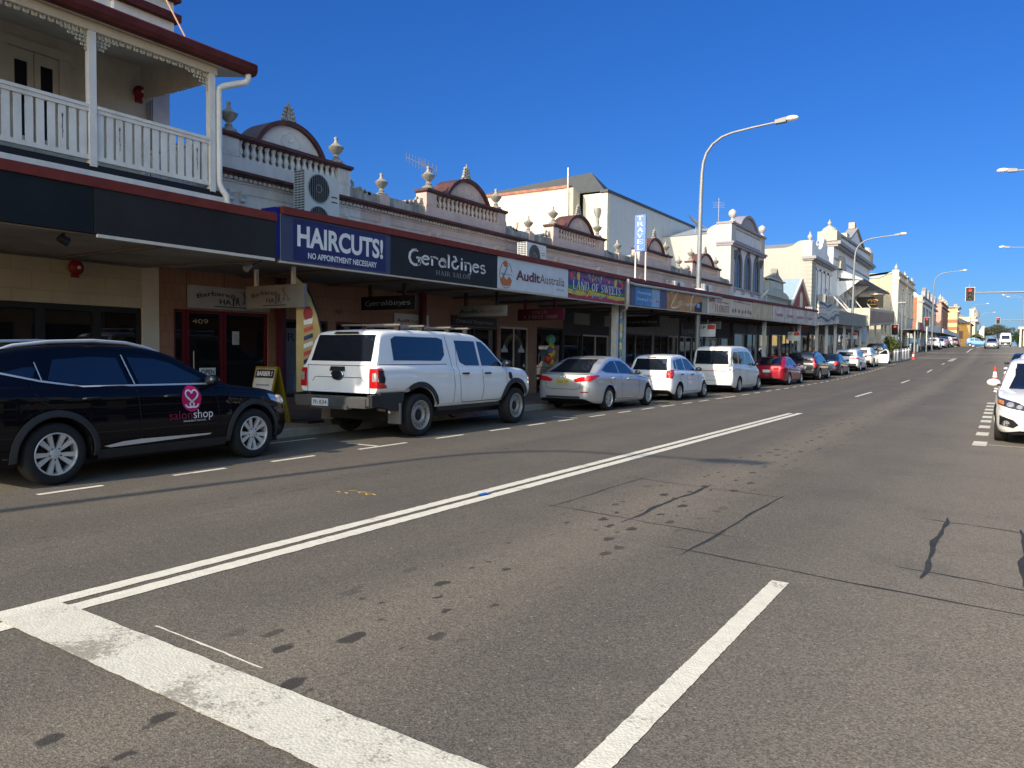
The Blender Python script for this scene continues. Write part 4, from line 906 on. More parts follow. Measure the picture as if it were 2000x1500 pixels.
d = MB(); th = radians(62); hx, hy = 2.05, -.93
def dr(u, z, o=0): return (hx - u * cos(th) - o * sin(th), hy - u * sin(th) + o * cos(th), z)
prof = [(0, .36), (.95, .36), (1.05, .6), (1.05, 1.05), (.95, 1.4), (.75, 1.52), (.35, 1.3), (0, 1.06)]
d.add([dr(u, z, -.04) for u, z in prof] + [dr(u, z, .05) for u, z in prof], [tuple(range(8)), tuple(range(15, 7, -1))] + [(i, (i + 1) % 8, 8 + (i + 1) % 8, 8 + i) for i in range(8)])
o = d.build('open_door', pwhite2, car, world=False, smooth=30)
d = MB(); pr2 = [(.12, 1.1), (.95, 1.1), (.9, 1.36), (.74, 1.46), (.38, 1.27)]; d.add([dr(u, z, .056) for u, z in pr2], [tuple(range(5))]); d.add([dr(u, z, -.046) for u, z in pr2], [tuple(range(5))]); d.build('window', carglass, o, world=False)
lc = variant(SUV, r=.39, gap=.09, belt=[(x, z * 1.13) for x, z in SUV['belt']], roof=[(x, z * 1.14) for x, z in SUV['roof']], side=[[(x, z * 1.13) for x, z in w] for w in SUV['side']], rearglass=[(y, z * 1.13) for y, z in SUV['rearglass']], screen=[(y, z * 1.13) for y, z in SUV['screen']], handles=[], seams=[])
put(lc, -8.93, 77.2, 'tall black four wheel drive at the far end of the kerb row, beside the bollards', 'suv', pdark, 'parked_four_wheel_drive')

# --- right hand row, noses towards the camera
def put_r(sp, x_out, y_front, label, cat, pmat, name, **k):
    return make_car(sp, label, cat, (x_out + sp['track'] + sp['r'] * .33, y_front + sp['wb'], zr(y_front + 1)), radians(-90), pmat, name, 'cars parked along the right kerb', **k)
imp = variant(HATCH, wb=2.67, r=.315, track=.755, wheel='fine', tum=.36,
 belt=[(-.75, .60), (-.73, .84), (-.66, .96), (-.4, .985), (.2, .97), (1.7, .935), (2.0, .92), (2.7, .85), (3.15, .765), (3.42, .66), (3.55, .50)],
 sill=[(-.75, .36), (-.3, .21), (2.9, .20), (3.3, .21), (3.55, .26)],
 plan=[(-.75, .70), (-.7, .79), (-.4, .85), (0, .875), (2.1, .885), (2.7, .875), (3.1, .82), (3.38, .70), (3.55, .50)],
 roof=[(-.67, .96), (-.56, 1.2), (-.42, 1.36), (0, 1.44), (.6, 1.475), (1.0, 1.45), (1.3, 1.36), (1.75, 1.1), (2.2, .885)],
 side=[W4((-.28, 1.09), (-.05, 1.04), (-.04, 1.3), (-.2, 1.28)), W4((.0, 1.03), (.78, 1.0), (.72, 1.37), (.03, 1.32)), W4((.86, 1.0), (1.82, .965), (1.8, 1.0), (1.4, 1.25), (1.15, 1.35), (.80, 1.37))],
 screen=W4((-.66, .935), (.66, .935), (.53, 1.40), (-.53, 1.40)), rearglass=W4((-.6, 1.02), (.6, 1.02), (.52, 1.33), (-.52, 1.33)),
 head=[dict(F=W4((-.82, .69), (-.62, .63), (-.40, .59), (-.38, .64), (-.5, .72), (-.83, .81)), S=W4((3.0, .72), (3.3, .66), (3.3, .74), (2.96, .80)), mat=pm('lamp_dark', (.035, .036, .04), .08, coat=1)), dict(F=[(-.63 + .055 * cos(i * pi / 6), .69 + .04 * sin(i * pi / 6)) for i in range(12)], name='lamp_lens'), dict(F=[(-.50 + .045 * cos(i * pi / 6), .655 + .035 * sin(i * pi / 6)) for i in range(12)], name='lamp_lens'), dict(F=W4((-.81, .705), (-.72, .685), (-.72, .745), (-.82, .77)), name='indicator', mat=lampamber), dict(F=W4((-.78, .34), (-.58, .30), (-.50, .36), (-.58, .44), (-.78, .50)), name='fog_light_surround', mat=black), dict(F=[(-.68 + .05 * cos(i * pi / 6), .37 + .05 * sin(i * pi / 6)) for i in range(12)], name='fog_light', mat=lampclear)],
 extra=[('grille', black, W4((-.33, .54), (.33, .54), (.36, .66), (-.36, .66)), 'F', .008), ('intake', black, W4((-.40, .27), (.40, .27), (.36, .42), (-.36, .42)), 'F', .008)],
 seams=[[(.82, .98), (.86, .7), (.85, .3), (.42, .3), (.36, .5), (.1, .7), (-.04, .95)], [(.85, .3), (1.95, .3), (2.05, .6), (2.02, .9)], [(2.1, .9), (2.9, .80)]],
 mirror=(1.92, .99), mirrormat=pwhite2, handlemat=pwhite2, plate=((0, .8), None, plate, ink), fplate=(0, .47))
put_r(imp, -.10, 16.6, 'white hatchback at the right edge, nose towards the camera, with a black fog light surround', 'car', pwhite2, 'parked_hatchback')
put_r(variant(SUV, arch=None, mirrormat=pwhite), .18, 23.6, 'white car on the right with its white mirror just behind the nearest hatchback', 'car', pwhite, 'parked_suv')
put_r(variant(HATCH), .2, 31.5, 'white car third in the right row with black mirrors', 'car', pwhite2, 'parked_hatchback')
put_r(variant(SEDAN), .15, 39.0, 'silver car farther along the right row', 'car', psilver, 'parked_sedan', lod=0)
put_r(variant(SUV), .2, 47, 'dark car at the far end of the right row', 'car', pdark, 'parked_suv', lod=0)

# --- cars beyond the crossing
def far(sp, x, y, rz, label, cat, pmat, name, group=None):
    return make_car(sp, label, cat, (x, y, zr(y)), radians(rz), pmat, name, group, lod=0)
far(variant(SEDAN), -1.45, 128, -90, 'silver sedan driving towards the camera beyond the crossing', 'car', psilver, 'driving_sedan')
bigvan = variant(VAN, belt=[(x, z * 1.12) for x, z in VAN['belt']], roof=[(x, 1.1 + (z - 1.06) * 1.75) for x, z in VAN['roof']], side=[W4((1.3, 1.35), (2.25, 1.3), (1.9, 2.0), (1.3, 2.0))], screen=W4((-.66, 1.3), (.66, 1.3), (.62, 2.0), (-.62, 2.0)), rearglass=W4((-.6, 1.4), (.6, 1.4), (.6, 2.1), (-.6, 2.1)), handles=[], seams=[], tail=[], plan=[(x, w * 1.13) for x, w in VAN['plan']], extra=[('grille', black, W4((-.7, .3), (.7, .3), (.7, .75), (-.7, .75)), 'F', .02)])
far(bigvan, .2, 170, -90, 'tall white delivery van coming towards the camera behind the silver sedan', 'van', pwhite, 'driving_van')
far(variant(HATCH), -5.1, 160, 0, 'light blue small car seen side on in the distance', 'car', plblue, 'distant_car')
gp = 'cars parked beyond the crossing'
far(variant(SUV, arch=None), -8.3, 121, 90, 'white hatchback nearest the corner beyond the crossing', 'car', pwhite, 'distant_car', gp)
far(variant(SEDAN), -8.0, 129, 90, 'silver sedan beyond the crossing, next after the white one', 'car', psilver, 'distant_car', gp)
far(variant(SUV, arch=None), -7.7, 140, 90, 'cream four wheel drive parked far along the left kerb', 'suv', pwhite2, 'distant_car', gp)
far(variant(SUV), -7.9, 134.6, 90, 'dark four wheel drive beyond the crossing, between a silver sedan and a cream one', 'suv', pdark, 'distant_car', gp)
far(variant(SEDAN), -7.2, 150, 90, 'dark brown sedan far along the left kerb', 'car', paint('brown_car_paint', (.05, .025, .02), metal=.3), 'distant_car', gp)
# ---------------------------------------------------------------- the two storey hotel with the veranda
XF, XS, XA = -13.8, -13.6, -10.6
HY = 1.0                                # the hotel's street corner
PX0, XU = -10.8, -12.75                 # XU: upstairs wall at the back of the veranda
creamtile = tiles('cream_wall_tiles', (.43, .37, .26), (.41, .35, .25), .62, .31, (.33, .28, .20), .35, .25)
browntile = tiles('brown_wall_tiles', (.27, .145, .09), (.25, .135, .085), .15, .31, (.17, .10, .07), .4, .35)
charcoal = pm('charcoal_board', (.026, .026, .026), .6, var=.16, scale=1.2, streak=.2, streakcol=(.045, .044, .042), spec=.12)
bluechar = pm('blue_black_board', (.014, .017, .020), .6, var=.15, scale=1.2, spec=.12)
ceilm = pm('awning_ceiling', (.33, .30, .26), .75, var=.25, scale=1.2, streak=.35, streakcol=(.12, .105, .09))
roofiron = pm('roof_iron', (.38, .41, .42), .45, metal=.3, var=.15)
ho = thing('hotel', 'two storey white and cream hotel with an upstairs veranda, maroon gutter and black street awning', 'building', (XF, 0, 0))
def part(name, mat, parent=ho, smooth=None): return lambda mb: mb.build(name, mat, parent, smooth=smooth)
m = MB(); m.box(-26, XS, HY, 8.41, 2.27, 4.0); m.box(-26, XS - .12, HY, 8.41, .1, .45); m.build('street_wall', creamtile, ho)
m = MB(); m.box(-26, XS + .004, 8.412, 8.75, .1, 4.0); m.build('pier', pm('pale_pier', (.52, .48, .40), .6), ho)
for i, (a, b) in enumerate([(1.3, 3.0), (3.001, 4.9), (4.901, 6.62), (6.621, 7.57), (7.571, 8.40)]):
    w = MB(); w.box(XS - .10, XS - .03, a, b, .45, .52); w.box(XS - .10, XS - .03, a, b, 2.17, 2.268); w.box(XS - .10, XS - .03, a, a + .07, .52, 2.17); w.box(XS - .10, XS - .03, b - .07, b, .52, 2.17)
    f = w.build('window', pm('black_frame', (.012, .013, .014), .4), ho); p = MB(); p.box(XS - .09, XS - .075, a + .07, b - .07, .52, 2.17); p.build('pane', shopglass, f)
m = MB(); m.box(-26, XU, HY, 8.40, 4.0, 8.2); m.build('upper_wall', cream, ho)
m = MB(); m.box(-26, XU + .07, HY, 7.33, 7.0, 9.2); m.box(-26, XU + .16, 7.33, 8.43, 6.8, 9.4); m.build('parapet', white, ho)
mdark = pm('dark_maroon_paint', (.085, .02, .017), .6, var=.35, streak=.5, streakcol=(.03, .018, .018), spec=.15)
for z in (7.36, 7.71, 8.10): m = MB(); m.box(XU + .05, XU + .28, 7.3, 8.5, z - .065, z + .065); m.box(-15, XU + .05, 8.42, 8.5, z - .065, z + .065); m.build('parapet_moulding', mdark, ho)
m = MB(); m.box(XU - .2, XU + .03, 8.10, 8.42, 4.0, 6.9); m.build('corner_pilaster', white, ho)
# street awning
m = MB(); m.box(XA - .09, XA, HY, 5.85, 3.09, 3.72); m.build('awning_fascia', bluechar, ho)
m = MB(); m.box(XA - .09, XA + .004, 5.86, 9.0, 3.09, 3.72); m.build('awning_fascia', charcoal, ho)
m = MB(); m.box(XA - .12, XA + .03, HY, 9.0, 3.722, 3.862); m.build('awning_capping', maroon, ho)
m = MB(); m.box(XA - .02, XA + .02, 5.9, 8.96, 3.04, 3.086); m.build('awning_batten', pm('pale_batten', (.55, .5, .42), .5), ho)
m = MB(); m.box(XS + .002, XA - .1, HY, 9.0, 3.07, 3.10); m.build('awning_ceiling', ceilm, ho)
m = MB()
for y in (2.2, 4.6, 6.9): m.box(XS + .05, XA - .12, y, y + .06, 3.03, 3.068)
m.tube([(XS + .06, 1.3, 3.03), (XS + .06, 7.9, 3.03), (XS + .2, 8.3, 3.02), (XA - .3, 8.85, 3.03)], .022, 6); m.build('ceiling_conduit', pm('conduit_grey', (.12, .11, .10), .6), ho)
# unseen return awning, its posts and veranda end boarding, added to keep light out
m = MB(); m.box(-26, XA, -2.2, HY - .002, 3.09, 3.16); m.box(-26, XA, -2.2, -2.1, 3.16, 3.86); m.box(XA - .09, XA, -2.1, HY - .002, 3.16, 3.72); m.box(XA - .12, XA + .03, -2.1, HY - .002, 3.722, 3.862); m.build('light_block_awning', charcoal, ho)
m = MB(); m.prism([(XU + .003, 4.04), (PX0 + .2, 4.04), (PX0 + .2, 6.01), (XU + .003, 6.39)], 'y', HY, HY + .06); m.build('light_block_boarding', cream, ho)
for x_, y_ in ((-11.0, -1.9), (-14.5, -1.9)): m = MB(); m.box(x_ - .07, x_ + .07, y_ - .07, y_ + .07, .1, 3.09); m.build('awning_post', white, ho)
# veranda
m = MB(); m.box(XU + .002, XA - .14, HY, 8.02, 3.90, 4.03); m.box(XA - .139, XA - .10, HY, 8.04, 3.875, 3.965); m.build('veranda_floor', white, ho)
m = MB(); m.box(XA - .14, XA - .125, HY, 8.02, 3.966, 4.06); m.build('floor_joist', black, ho)
posts = [1.2, 2.1, 4.02, 5.93, 7.84]
PX = XA - .16
for y in posts: m = MB(); m.box(PX - .05, PX + .05, y - .05, y + .05, 4.03, 5.9); m.build('veranda_post', white, ho)
for a, b in zip(posts, posts[1:]):
    m = MB(); m.box(PX - .045, PX + .045, a + .05, b - .05, 4.83, 4.875); m.box(PX - .03, PX + .03, a + .05, b - .05, 4.775, 4.828); m.box(PX - .03, PX + .03, a + .05, b - .05, 4.12, 4.185)
    n = 13; st = (b - a - .1) / n
    for i in range(n): c = a + .05 + st * (i + .5); m.box(PX - .011, PX + .011, c - .047, c + .047, 4.186, 4.774)
    r = m.build('railing', white, ho)
    t = MB()
    for i in (2, 11) if a > 5 else (2, 10):
        c = a + .05 + st * (i + .5); X = PX + .0135
        for poly in ([(-.003, -.17), (.003, -.17), (.004, .1), (-.004, .1)], [(-.004, .1), (.004, .1), (.016, .17), (.005, .14), (0, .18), (-.005, .14), (-.016, .17)], [(0, -.1), (.024, -.03), (.01, -.085)], [(0, -.04), (-.024, .03), (-.01, -.03)]):
            t.add([(X, c + u, 4.50 + v) for u, v in poly], [tuple(range(len(poly)))])
    t.build('tulip_cutout', dark, r)
m = MB(); m.box(XU + .05, PX - .05, 7.81, 7.88, 4.83, 4.875); m.box(XU + .05, PX - .05, 7.82, 7.87, 4.12, 4.18)
for i in range(13): c = XU + .12 + i * .143; m.box(c - .04, c + .04, 7.835, 7.857, 4.18, 4.83)
m.build('side_railing', white, ho)
m = MB(); m.box(PX - .06, PX + .06, HY, 7.92, 5.88, 6.0); m.build('veranda_beam', cream, ho)
m = MB(); m.add([(XU, HY, 6.40), (XA - .0, HY, 5.99), (XA, 8.45, 5.99), (XU, 8.45, 6.40), (XU, HY, 6.44), (XA, HY, 6.03), (XA, 8.45, 6.03), (XU, 8.45, 6.44)], [(0, 1, 2, 3), (7, 6, 5, 4), (0, 4, 5, 1), (1, 5, 6, 2), (2, 6, 7, 3)]); m.build('veranda_ceiling', cream, ho)
m = MB(); P = [(XA + .02, 5.99), (XA + .13, 6.0), (XA + .17, 6.06), (XA + .17, 6.16), (XA + .13, 6.19), (XA + .02, 6.19)]; m.prism([(x, z) for x, z in P], 'y', HY, 8.49); m.build('gutter', mdark, ho)
m = MB(); m.add([(XA + .05, HY, 6.19), (XA + .05, 8.47, 6.19), (XU, 8.47, 7.08), (XU, HY, 7.08), (XA + .05, HY, 6.17), (XA + .05, 8.47, 6.17), (XU, 8.47, 7.04), (XU, HY, 7.04)], [(0, 1, 2, 3), (7, 6, 5, 4), (1, 5, 6, 2)]); m.build('veranda_roof', pm('maroon_iron', (.10, .03, .03), .5), ho)
m = MB(); m.prism([(XU + .05, 5.82), (PX - .05, 5.80), (PX - .05, 6.02), (XU + .05, 6.40)], 'y', 7.86, 7.93); m.build('end_board', cream, ho)
def curl(x, y, z, r, d=(0, 1, 0), n=7, w=.008):
    D = Vector(d); p = [Vector((x, y, z)) + D * (r * (1 - i / n * .75) * sin(4.4 * i / n)) + Vector((0, 0, -r * (1 - i / n * .75) * (1 - cos(4.4 * i / n)))) for i in range(n + 1)]
    m.tube(p, w, 4)
for a, b in zip(posts, posts[1:]):
    y = a + .06; k = 0; m = MB()
    while y < b - .05:
        e = min(y - a, b - y); m.beam((PX, y, 5.88), (PX, y, 5.84), .02, .01); curl(PX, y, 5.865, .034, (0, 1 if k % 2 else -1, 0))
        if e < .42:
            dz = (.42 - e) ** 1.6 * 1.25; zz = 5.84
            while zz > 5.86 - dz - .03: curl(PX, y, zz, .03, (0, (-1) ** int(zz * 50), 0)); zz -= .05
        y += .052; k += 1
    m.build('iron_lace', pm('lace_cream', (.50, .46, .38), .6), ho)
m = MB(); x = XU + .2
while x < PX - .1: curl(x, 7.9, 5.815, .03, (1, 0, 0)); x += .075
m.build('iron_lace', white, ho)
m = MB(); m.tube([(XA + .07, 8.38, 6.02), (XA + .07, 8.38, 5.93), (XA + .05, 8.34, 5.86), (XA - .0, 8.22, 5.82), (XA - .08, 8.03, 5.74), (XA - .12, 7.965, 5.69), (XA - .12, 7.96, 5.6), (XA - .12, 7.96, 4.2), (XA - .10, 7.99, 4.1), (XA - .06, 8.05, 4.0), (XA - .05, 8.06, 3.86)], .05, 12); m.build('downpipe', white, ho, smooth=50)
# french doors
for (a, b) in ((5.76, 6.50), (3.6, 4.34), (1.6, 2.34)):
    m = MB(); m.box(XU, XU + .05, a - .16, a, 4.03, 6.06); m.box(XU, XU + .05, b, b + .16, 4.03, 6.06); m.box(XU, XU + .06, a - .22, b + .24, 6.061, 6.20); m.box(XU, XU + .07, b + .16, b + .26, 6.0, 6.06); f = m.build('door_frame', cream, ho)
    mid = (a + b) / 2; m = MB()
    for c, d in ((a, mid - .006), (mid + .006, b)):
        m.box(XU + .004, XU + .03, c, c + .09, 4.05, 6.04); m.box(XU + .004, XU + .03, d - .09, d, 4.05, 6.04); m.box(XU + .004, XU + .03, c + .09, d - .09, 5.88, 6.04); m.box(XU + .004, XU + .03, c + .09, d - .09, 4.05, 4.75)
    m.build('door_leaf', cream, f)
    m = MB(); [m.box(XU + .006, XU + .012, c + .09, d - .09, 4.75, 5.88) for c, d in ((a, mid), (mid, b))]; m.build('pane', winglass, f)
m = MB(); m.tube([(XU + .03, 8.05, 5.85), (XU + .03, 8.05, 4.1)], .02, 5); m.tube([(XU + .03, 7.99, 5.8), (XU + .03, 7.99, 4.1)], .015, 5); m.build('conduit', greym, ho)

def bell(x, y, z, label, r=.13):
    t = thing('alarm_bell', label, 'alarm bell', (x, y, z), group='red fire alarm bells on the hotel')
    m = MB(); m.lathe([(.001, .11), (r * .3, .105), (r * .75, .085), (r, .03), (r * .98, .0)], (x, y, z), 20, 'x'); m.build('gong', redp, t, smooth=50)
    m = MB(); m.box(x - .04, x + .0, y - .06, y + .06, z - .17, z + .04); m.build('bracket', redp, t)
    m = MB(); m.lathe([(.001, .118), (.03, .116), (.03, .1)], (x, y, z), 10, 'x'); m.build('boss', white, t)
bell(XU + .04, 7.84, 5.93, 'red fire alarm bell on the upstairs veranda wall, near its end', .115)
bell(XS + .04, 7.17, 2.90, 'red fire alarm bell under the street awning on the cream tiled wall')
t = thing('spotlight', 'black spotlight hung under the edge of the dark hotel awning', 'spotlight', (XA - .2, 5.55, 3.07))
m = MB(); m.beam((XA - .2, 5.55, 3.07), (XA - .2, 5.55, 2.99), .03); m.build('bracket', black, t)
m = MB(); m.tube([(XA - .2, 5.49, 3.0), (XA - .2, 5.61, 2.95)], [.05, .065], 10); m.build('lamp_head', black, t)
t = thing('spotlight', 'small silver spotlight above the second hanging barber sign', 'spotlight', (XA - .3, 8.6, 3.05))
m = MB(); m.beam((XA - .3, 8.95, 3.06), (XA - .3, 8.70, 2.95), .02); m.build('bracket', black, t)
m = MB(); m.tube([(XA - .3, 8.72, 2.96), (XA - .3, 8.60, 2.88)], [.035, .06], 10); m.build('lamp_head', steel, t)

# ---------------------------------------------------------------- the long arcade of shops
ar = thing('shop_arcade', 'long single storey arcade of shops with urns, balustrades and rounded gables on its parapet', 'building', (XF, 9.1, 0))
Y0, Y1 = 9.13, 45.2
def zb(y): return interp([(9.1, 3.07), (23.5, 3.15), (35, 3.32), (54.8, 3.58)], y)
def zt(y): return interp([(9.1, 4.0), (23.5, 4.07), (35, 4.24), (54.8, 4.6)], y)
def frontmat(y): return bwhite if y < 15 else bpink
def seg(mb, x0, x1, a, b, z0, z1):       # box following the street's rise
    cuts = [a] + [c for c in (24, 45) if a < c < b] + [b]
    for p, q in zip(cuts, cuts[1:]): mb.sheared(x0, x1, p, q, z0 + BZ(p), z1 + BZ(p), z0 + BZ(q), z1 + BZ(q))
for nm, mat, a, b in (('front_wall', bwhite, Y0, 14.4), ('front_wall', bpink, 14.4, Y1)):
    m = MB(); seg(m, XF - .4, XF, a, b, 3.9, 5.04); m.build(nm, mat, ar)
    m = MB(); seg(m, XF - .35, XF + .03, a, b, 5.04, 5.09); seg(m, XF, XF + .025, a, b, 4.42, 4.47); seg(m, XF, XF + .02, a, b, 4.84, 4.87); m.build('frieze_moulding', mat, ar)
m = MB(); seg(m, XF - .4, XF + .26, Y0, Y1, 5.19, 5.25); seg(m, XF - .4, XF + .20, Y0, Y1, 5.155, 5.19); seg(m, XF - .4, XF + .10, Y0, Y1, 5.25, 5.275); m.build('cornice', maroonw, ar)
for mat, a, b in ((bwhite, Y0, 14.4), (pm('dentil_pink', (.58, .47, .40), .7, streak=.4), 14.4, Y1)):
    m = MB(); seg(m, XF + .031, XF + .04, a, b, 5.09, 5.153); m.build('dentil_shade_strip', pm('dentil_shade_paint', (.07, .05, .045), .9), ar)  # dark strip painted in for the shade between the dentils
    m = MB(); y = a + .03
    while y < b - .05: m.box(XF + .03, XF + .12, y, y + .075, 5.09 + BZ(y), 5.152 + BZ(y)); y += .125
    m.build('dentil_course', mat, ar)
m = MB(); seg(m, XF - .22, XF, Y0, Y1, 5.275, 5.55); m.build('parapet', parapet_stain, ar)
gables = [(10.28, 13.98), (16.96, 21.02), (24.15, 28.35), (31.9, 35.75), (38.75, 43.4)]
balu = MB(); balu.lathe([(.062, 0), (.062, .03), (.04, .045), (.05, .075), (.068, .12), (.062, .16), (.042, .22), (.036, .27), (.05, .285), (.05, .30), (.062, .31), (.062, .345)], (0, 0, 0), 10)
bo = balu.build('baluster', bwhite, smooth=45); bme = bo.data; bpy.data.objects.remove(bo)
bpk = bme.copy(); bpk.materials.clear(); bpk.materials.append(bpink)
um = MB(); um.lathe([(.001, 0), (.17, 0), (.17, .05), (.11, .055), (.075, .10), (.09, .13), (.06, .16), (.055, .20), (.13, .27), (.185, .35), (.20, .385), (.165, .40), (.12, .44), (.055, .50), (.035, .57), (.05, .60), (.045, .635), (.001, .65)], (0, 0, 0), 14)
uo = um.build('urn', stone, smooth=45); ume = uo.data; bpy.data.objects.remove(uo)
def child(name, me, parent, loc, sc=1.0):
    o = bpy.data.objects.new(name, me); COL.objects.link(o); o.parent = parent; o.location = Vector(loc) - Vector(parent.location); o.scale = (sc, sc, sc); return o
def urn(y, z, ped=True, sc=1.0):
    if ped:
        m = MB(); m.box(XF - .27, XF + .03, y - .17, y + .17, 5.275 + BZ(y), z); m.build('urn_pedestal', frontmat(y), ar)
    child('urn', ume, ar, (XF - .12, y, z), sc)
for gi, (a, b) in enumerate(gables):
    dz = BZ((a + b) / 2); mt = frontmat(a); M_ = lambda z: z + dz
    m = MB(); m.box(XF - .32, XF + .05, a, b, M_(5.275), M_(5.58)); m.build('gable_base', mt, ar)
    for y in (a, b - .42):
        m = MB(); m.box(XF - .32, XF + .06, y, y + .42, M_(5.58), M_(5.945)); m.box(XF + .06, XF + .068, y + .09, y + .33, M_(5.63), M_(5.90)); m.build('gable_pier', mt, ar)
    m = MB(); m.box(XF - .36, XF + .13, a - .05, b + .05, M_(5.975), M_(6.045)); m.box(XF - .34, XF + .09, a - .02, b + .02, M_(5.945), M_(5.975)); m.build('gable_coping', maroonw, ar)
    n = 16 if gi < 4 else 14; w = (b - a - .84) / n
    m = MB(); m.box(XF - .30, XF - .22, a + .4, b - .4, M_(5.58), M_(5.945)); m.build('balustrade_backing', parapet_stain, ar)
    for i in range(n): child('baluster', bme if gi == 0 else bpk, ar, (XF - .04, a + .42 + w * (i + .5), M_(5.585)), 1.04)
    c = (a + b) / 2; hw = (b - a) * .265; rise = .60; R = (hw * hw + rise * rise) / (2 * rise); zc = 6.045 + rise - R; t0 = math.asin(min(1, hw / R)) if rise < hw else pi - math.asin(min(1, hw / R))
    arc = lambda rad, n=24: [(c + rad * sin(-t0 + 2 * t0 * i / n), M_(zc) + rad * cos(-t0 + 2 * t0 * i / n)) for i in range(n + 1)]
    m = MB(); m.prism([p for p in arc(R - .07) if p[1] > M_(6.04)] , 'x', XF - .30, XF + .0); m.build('tympanum', mt, ar)
    m = MB(); o_, i_ = arc(R + .03), arc(R - .075)
    for k in range(24):
        q = [o_[k], o_[k + 1], i_[k + 1], i_[k]]; m.prism(q, 'x', XF - .62, XF + .09)
    m.build('gable_arch', maroonw, ar, smooth=40)
    m = MB()
    for s in (-1, 1): m.tube([(XF + .004, c + s * (.16 + .12 * sin(k * .5)), M_(6.10 + k * .04)) for k in range(8)], .014, 5)
    m.lathe([(.09, .0), (.11, .012), (.13, .0)], (XF + .0, c, M_(6.33)), 16, 'x'); m.build('tympanum_relief', mt, ar)
    # palmette
    m = MB(); zt0 = M_(6.045 + rise)
    m.box(XF - .16, XF + .04, c - .15, c + .15, zt0, zt0 + .05)
    m.tube([(XF - .05, c, zt0 + .04), (XF - .05, c, zt0 + .33), (XF - .05, c, zt0 + .5)], [.05, .035, .012], 7)
    for k in range(4):
        for s in (-1, 1):
            yy = c + s * (.155 - k * .024); z_ = zt0 + .09 + k * .088; m.ball((XF - .05, yy, z_), .055 - .004 * k, 7); m.tube([(XF - .05, c + s * .02, zt0 + .05), (XF - .05, c + s * (.06), z_ - .02), (XF - .05, yy, z_)], .018, 5)
    m.build('palmette', stone, ar, smooth=50)
    for y in (a + .3, b - .3):
        m = MB(); m.box(XF - .28, XF + .02, y - .16, y + .16, M_(6.045), M_(6.10)); m.build('urn_pedestal', stone, ar); child('urn', ume, ar, (XF - .13, y, M_(6.10)), .98)
    for s, y in ((-1, a), (1, b)):                 # side scrolls
        m = MB(); pts = [(XF - .12, y + s * (.02 + .03 * math.exp(0)), M_(5.62))]
        pts = []
        for k in range(15): q = k / 14 * 5.2; rr = .16 - .10 * k / 14; pts.append((XF - .12, y + s * (.17 + rr * cos(q + 2.6) * 1.0), M_(5.70 + rr * sin(q + 2.6))))
        m.tube(pts, .04, 6)
        for k in range(3): m.tube([(XF - .22, y + s * (.42 + k * .16), M_(5.60 - k * .03)), (XF + .0, y + s * (.42 + k * .16), M_(5.60 - k * .03))], .06, 8)
        m.build('scroll', stone, ar, smooth=50)
    for y in (a + .2, a + .5, b - .5, b - .2):
        m = MB(); m.prism([(XF, M_(4.86)), (XF + .13, M_(4.86)), (XF + .13, M_(4.80)), (XF + .07, M_(4.72)), (XF + .09, M_(4.66)), (XF + .02, M_(4.63)), (XF, M_(4.63))], 'y', y - .06, y + .06); m.build('corbel', mt, ar)
for y in (15.3, 22.72, 29.95, 37.24): urn(y, 5.58 + BZ(y), True, .9)
for y in (15.3, 22.72, 29.95, 37.24):
    m = MB(); m.box(XF, XF + .05, y - .2, y + .2, 3.9 + BZ(y), 5.04 + BZ(y)); m.build('front_pilaster', frontmat(y), ar)
m = MB(); m.box(-30, XF - .4, Y0, 28, 3.5, 4.9); m.box(-26, XF - .4, 28, 45, 3.5, 4.9); m.build('roof', roofiron, ar)
# lower wall and shopfronts
wallm = {'b': browntile, 'g': pm('grey_shop_wall', (.26, .255, .24), .7, var=.15), 'd': pm('dark_shop_wall', (.035, .036, .04), .6), 'n': pm('navy_shop_wall', (.016, .028, .06), .5)}
frames = {'r': pm('red_frame', (.10, .005, .007), .4), 'k': MATS['black_frame'], 'a': pm('aluminium_frame', (.45, .43, .38), .4, metal=.4), 'm': pm('wine_frame', (.07, .01, .02), .4), 'n': pm('blue_frame', (.02, .05, .12), .4), 'w': pm('white_frame', (.5, .5, .48), .5)}
fronts = [  # y0, y1, top of opening, stall riser, frame, kind, wall above
 (9.06, 9.33, 2.30, .12, 'r', 'w', 'b'), (9.35, 10.2, 2.30, .12, 'r', 'd', 'b'), (10.22, 11.33, 2.30, .40, 'r', 'w', 'b'), (11.78, 13.1, 2.22, .45, 'k', 'w', 'b'), (13.35, 14.3, 2.22, .12, 'm', 'd', 'b'), (14.36, 15.2, 2.22, .5, 'k', 'w', 'b'),
 (15.5, 16.9, 2.2, .5, 'k', 'w', 'b'), (17.0, 17.8, 2.25, .12, 'k', 'd', 'b'), (17.9, 20.4, 2.28, .45, 'k', 'w', 'b'), (20.55, 22.3, 2.36, .45, 'a', 'w', 'b'), (22.85, 24.7, 2.42, .12, 'k', 'd', 'b'), (24.8, 26.2, 2.25, .4, 'k', 'w', 'd'), (26.3, 28.6, 2.25, .4, 'a', 'w', 'd'),
 (29.6, 31.3, 2.4, .4, 'k', 'w', 'g'), (31.35, 33.2, 2.4, .12, 'k', 'w', 'g'), (33.4, 35.2, 2.4, .4, 'k', 'w', 'g'), (35.25, 36.6, 2.4, .12, 'w', 'd', 'g'), (36.8, 38.6, 2.4, .4, 'w', 'w', 'd'), (38.7, 40.3, 2.4, .12, 'w', 'w', 'd'), (40.6, 42.8, 2.4, .4, 'a', 'w', 'd'), (42.9, 45.0, 2.45, .4, 'k', 'd', 'd')]
prev = 8.76
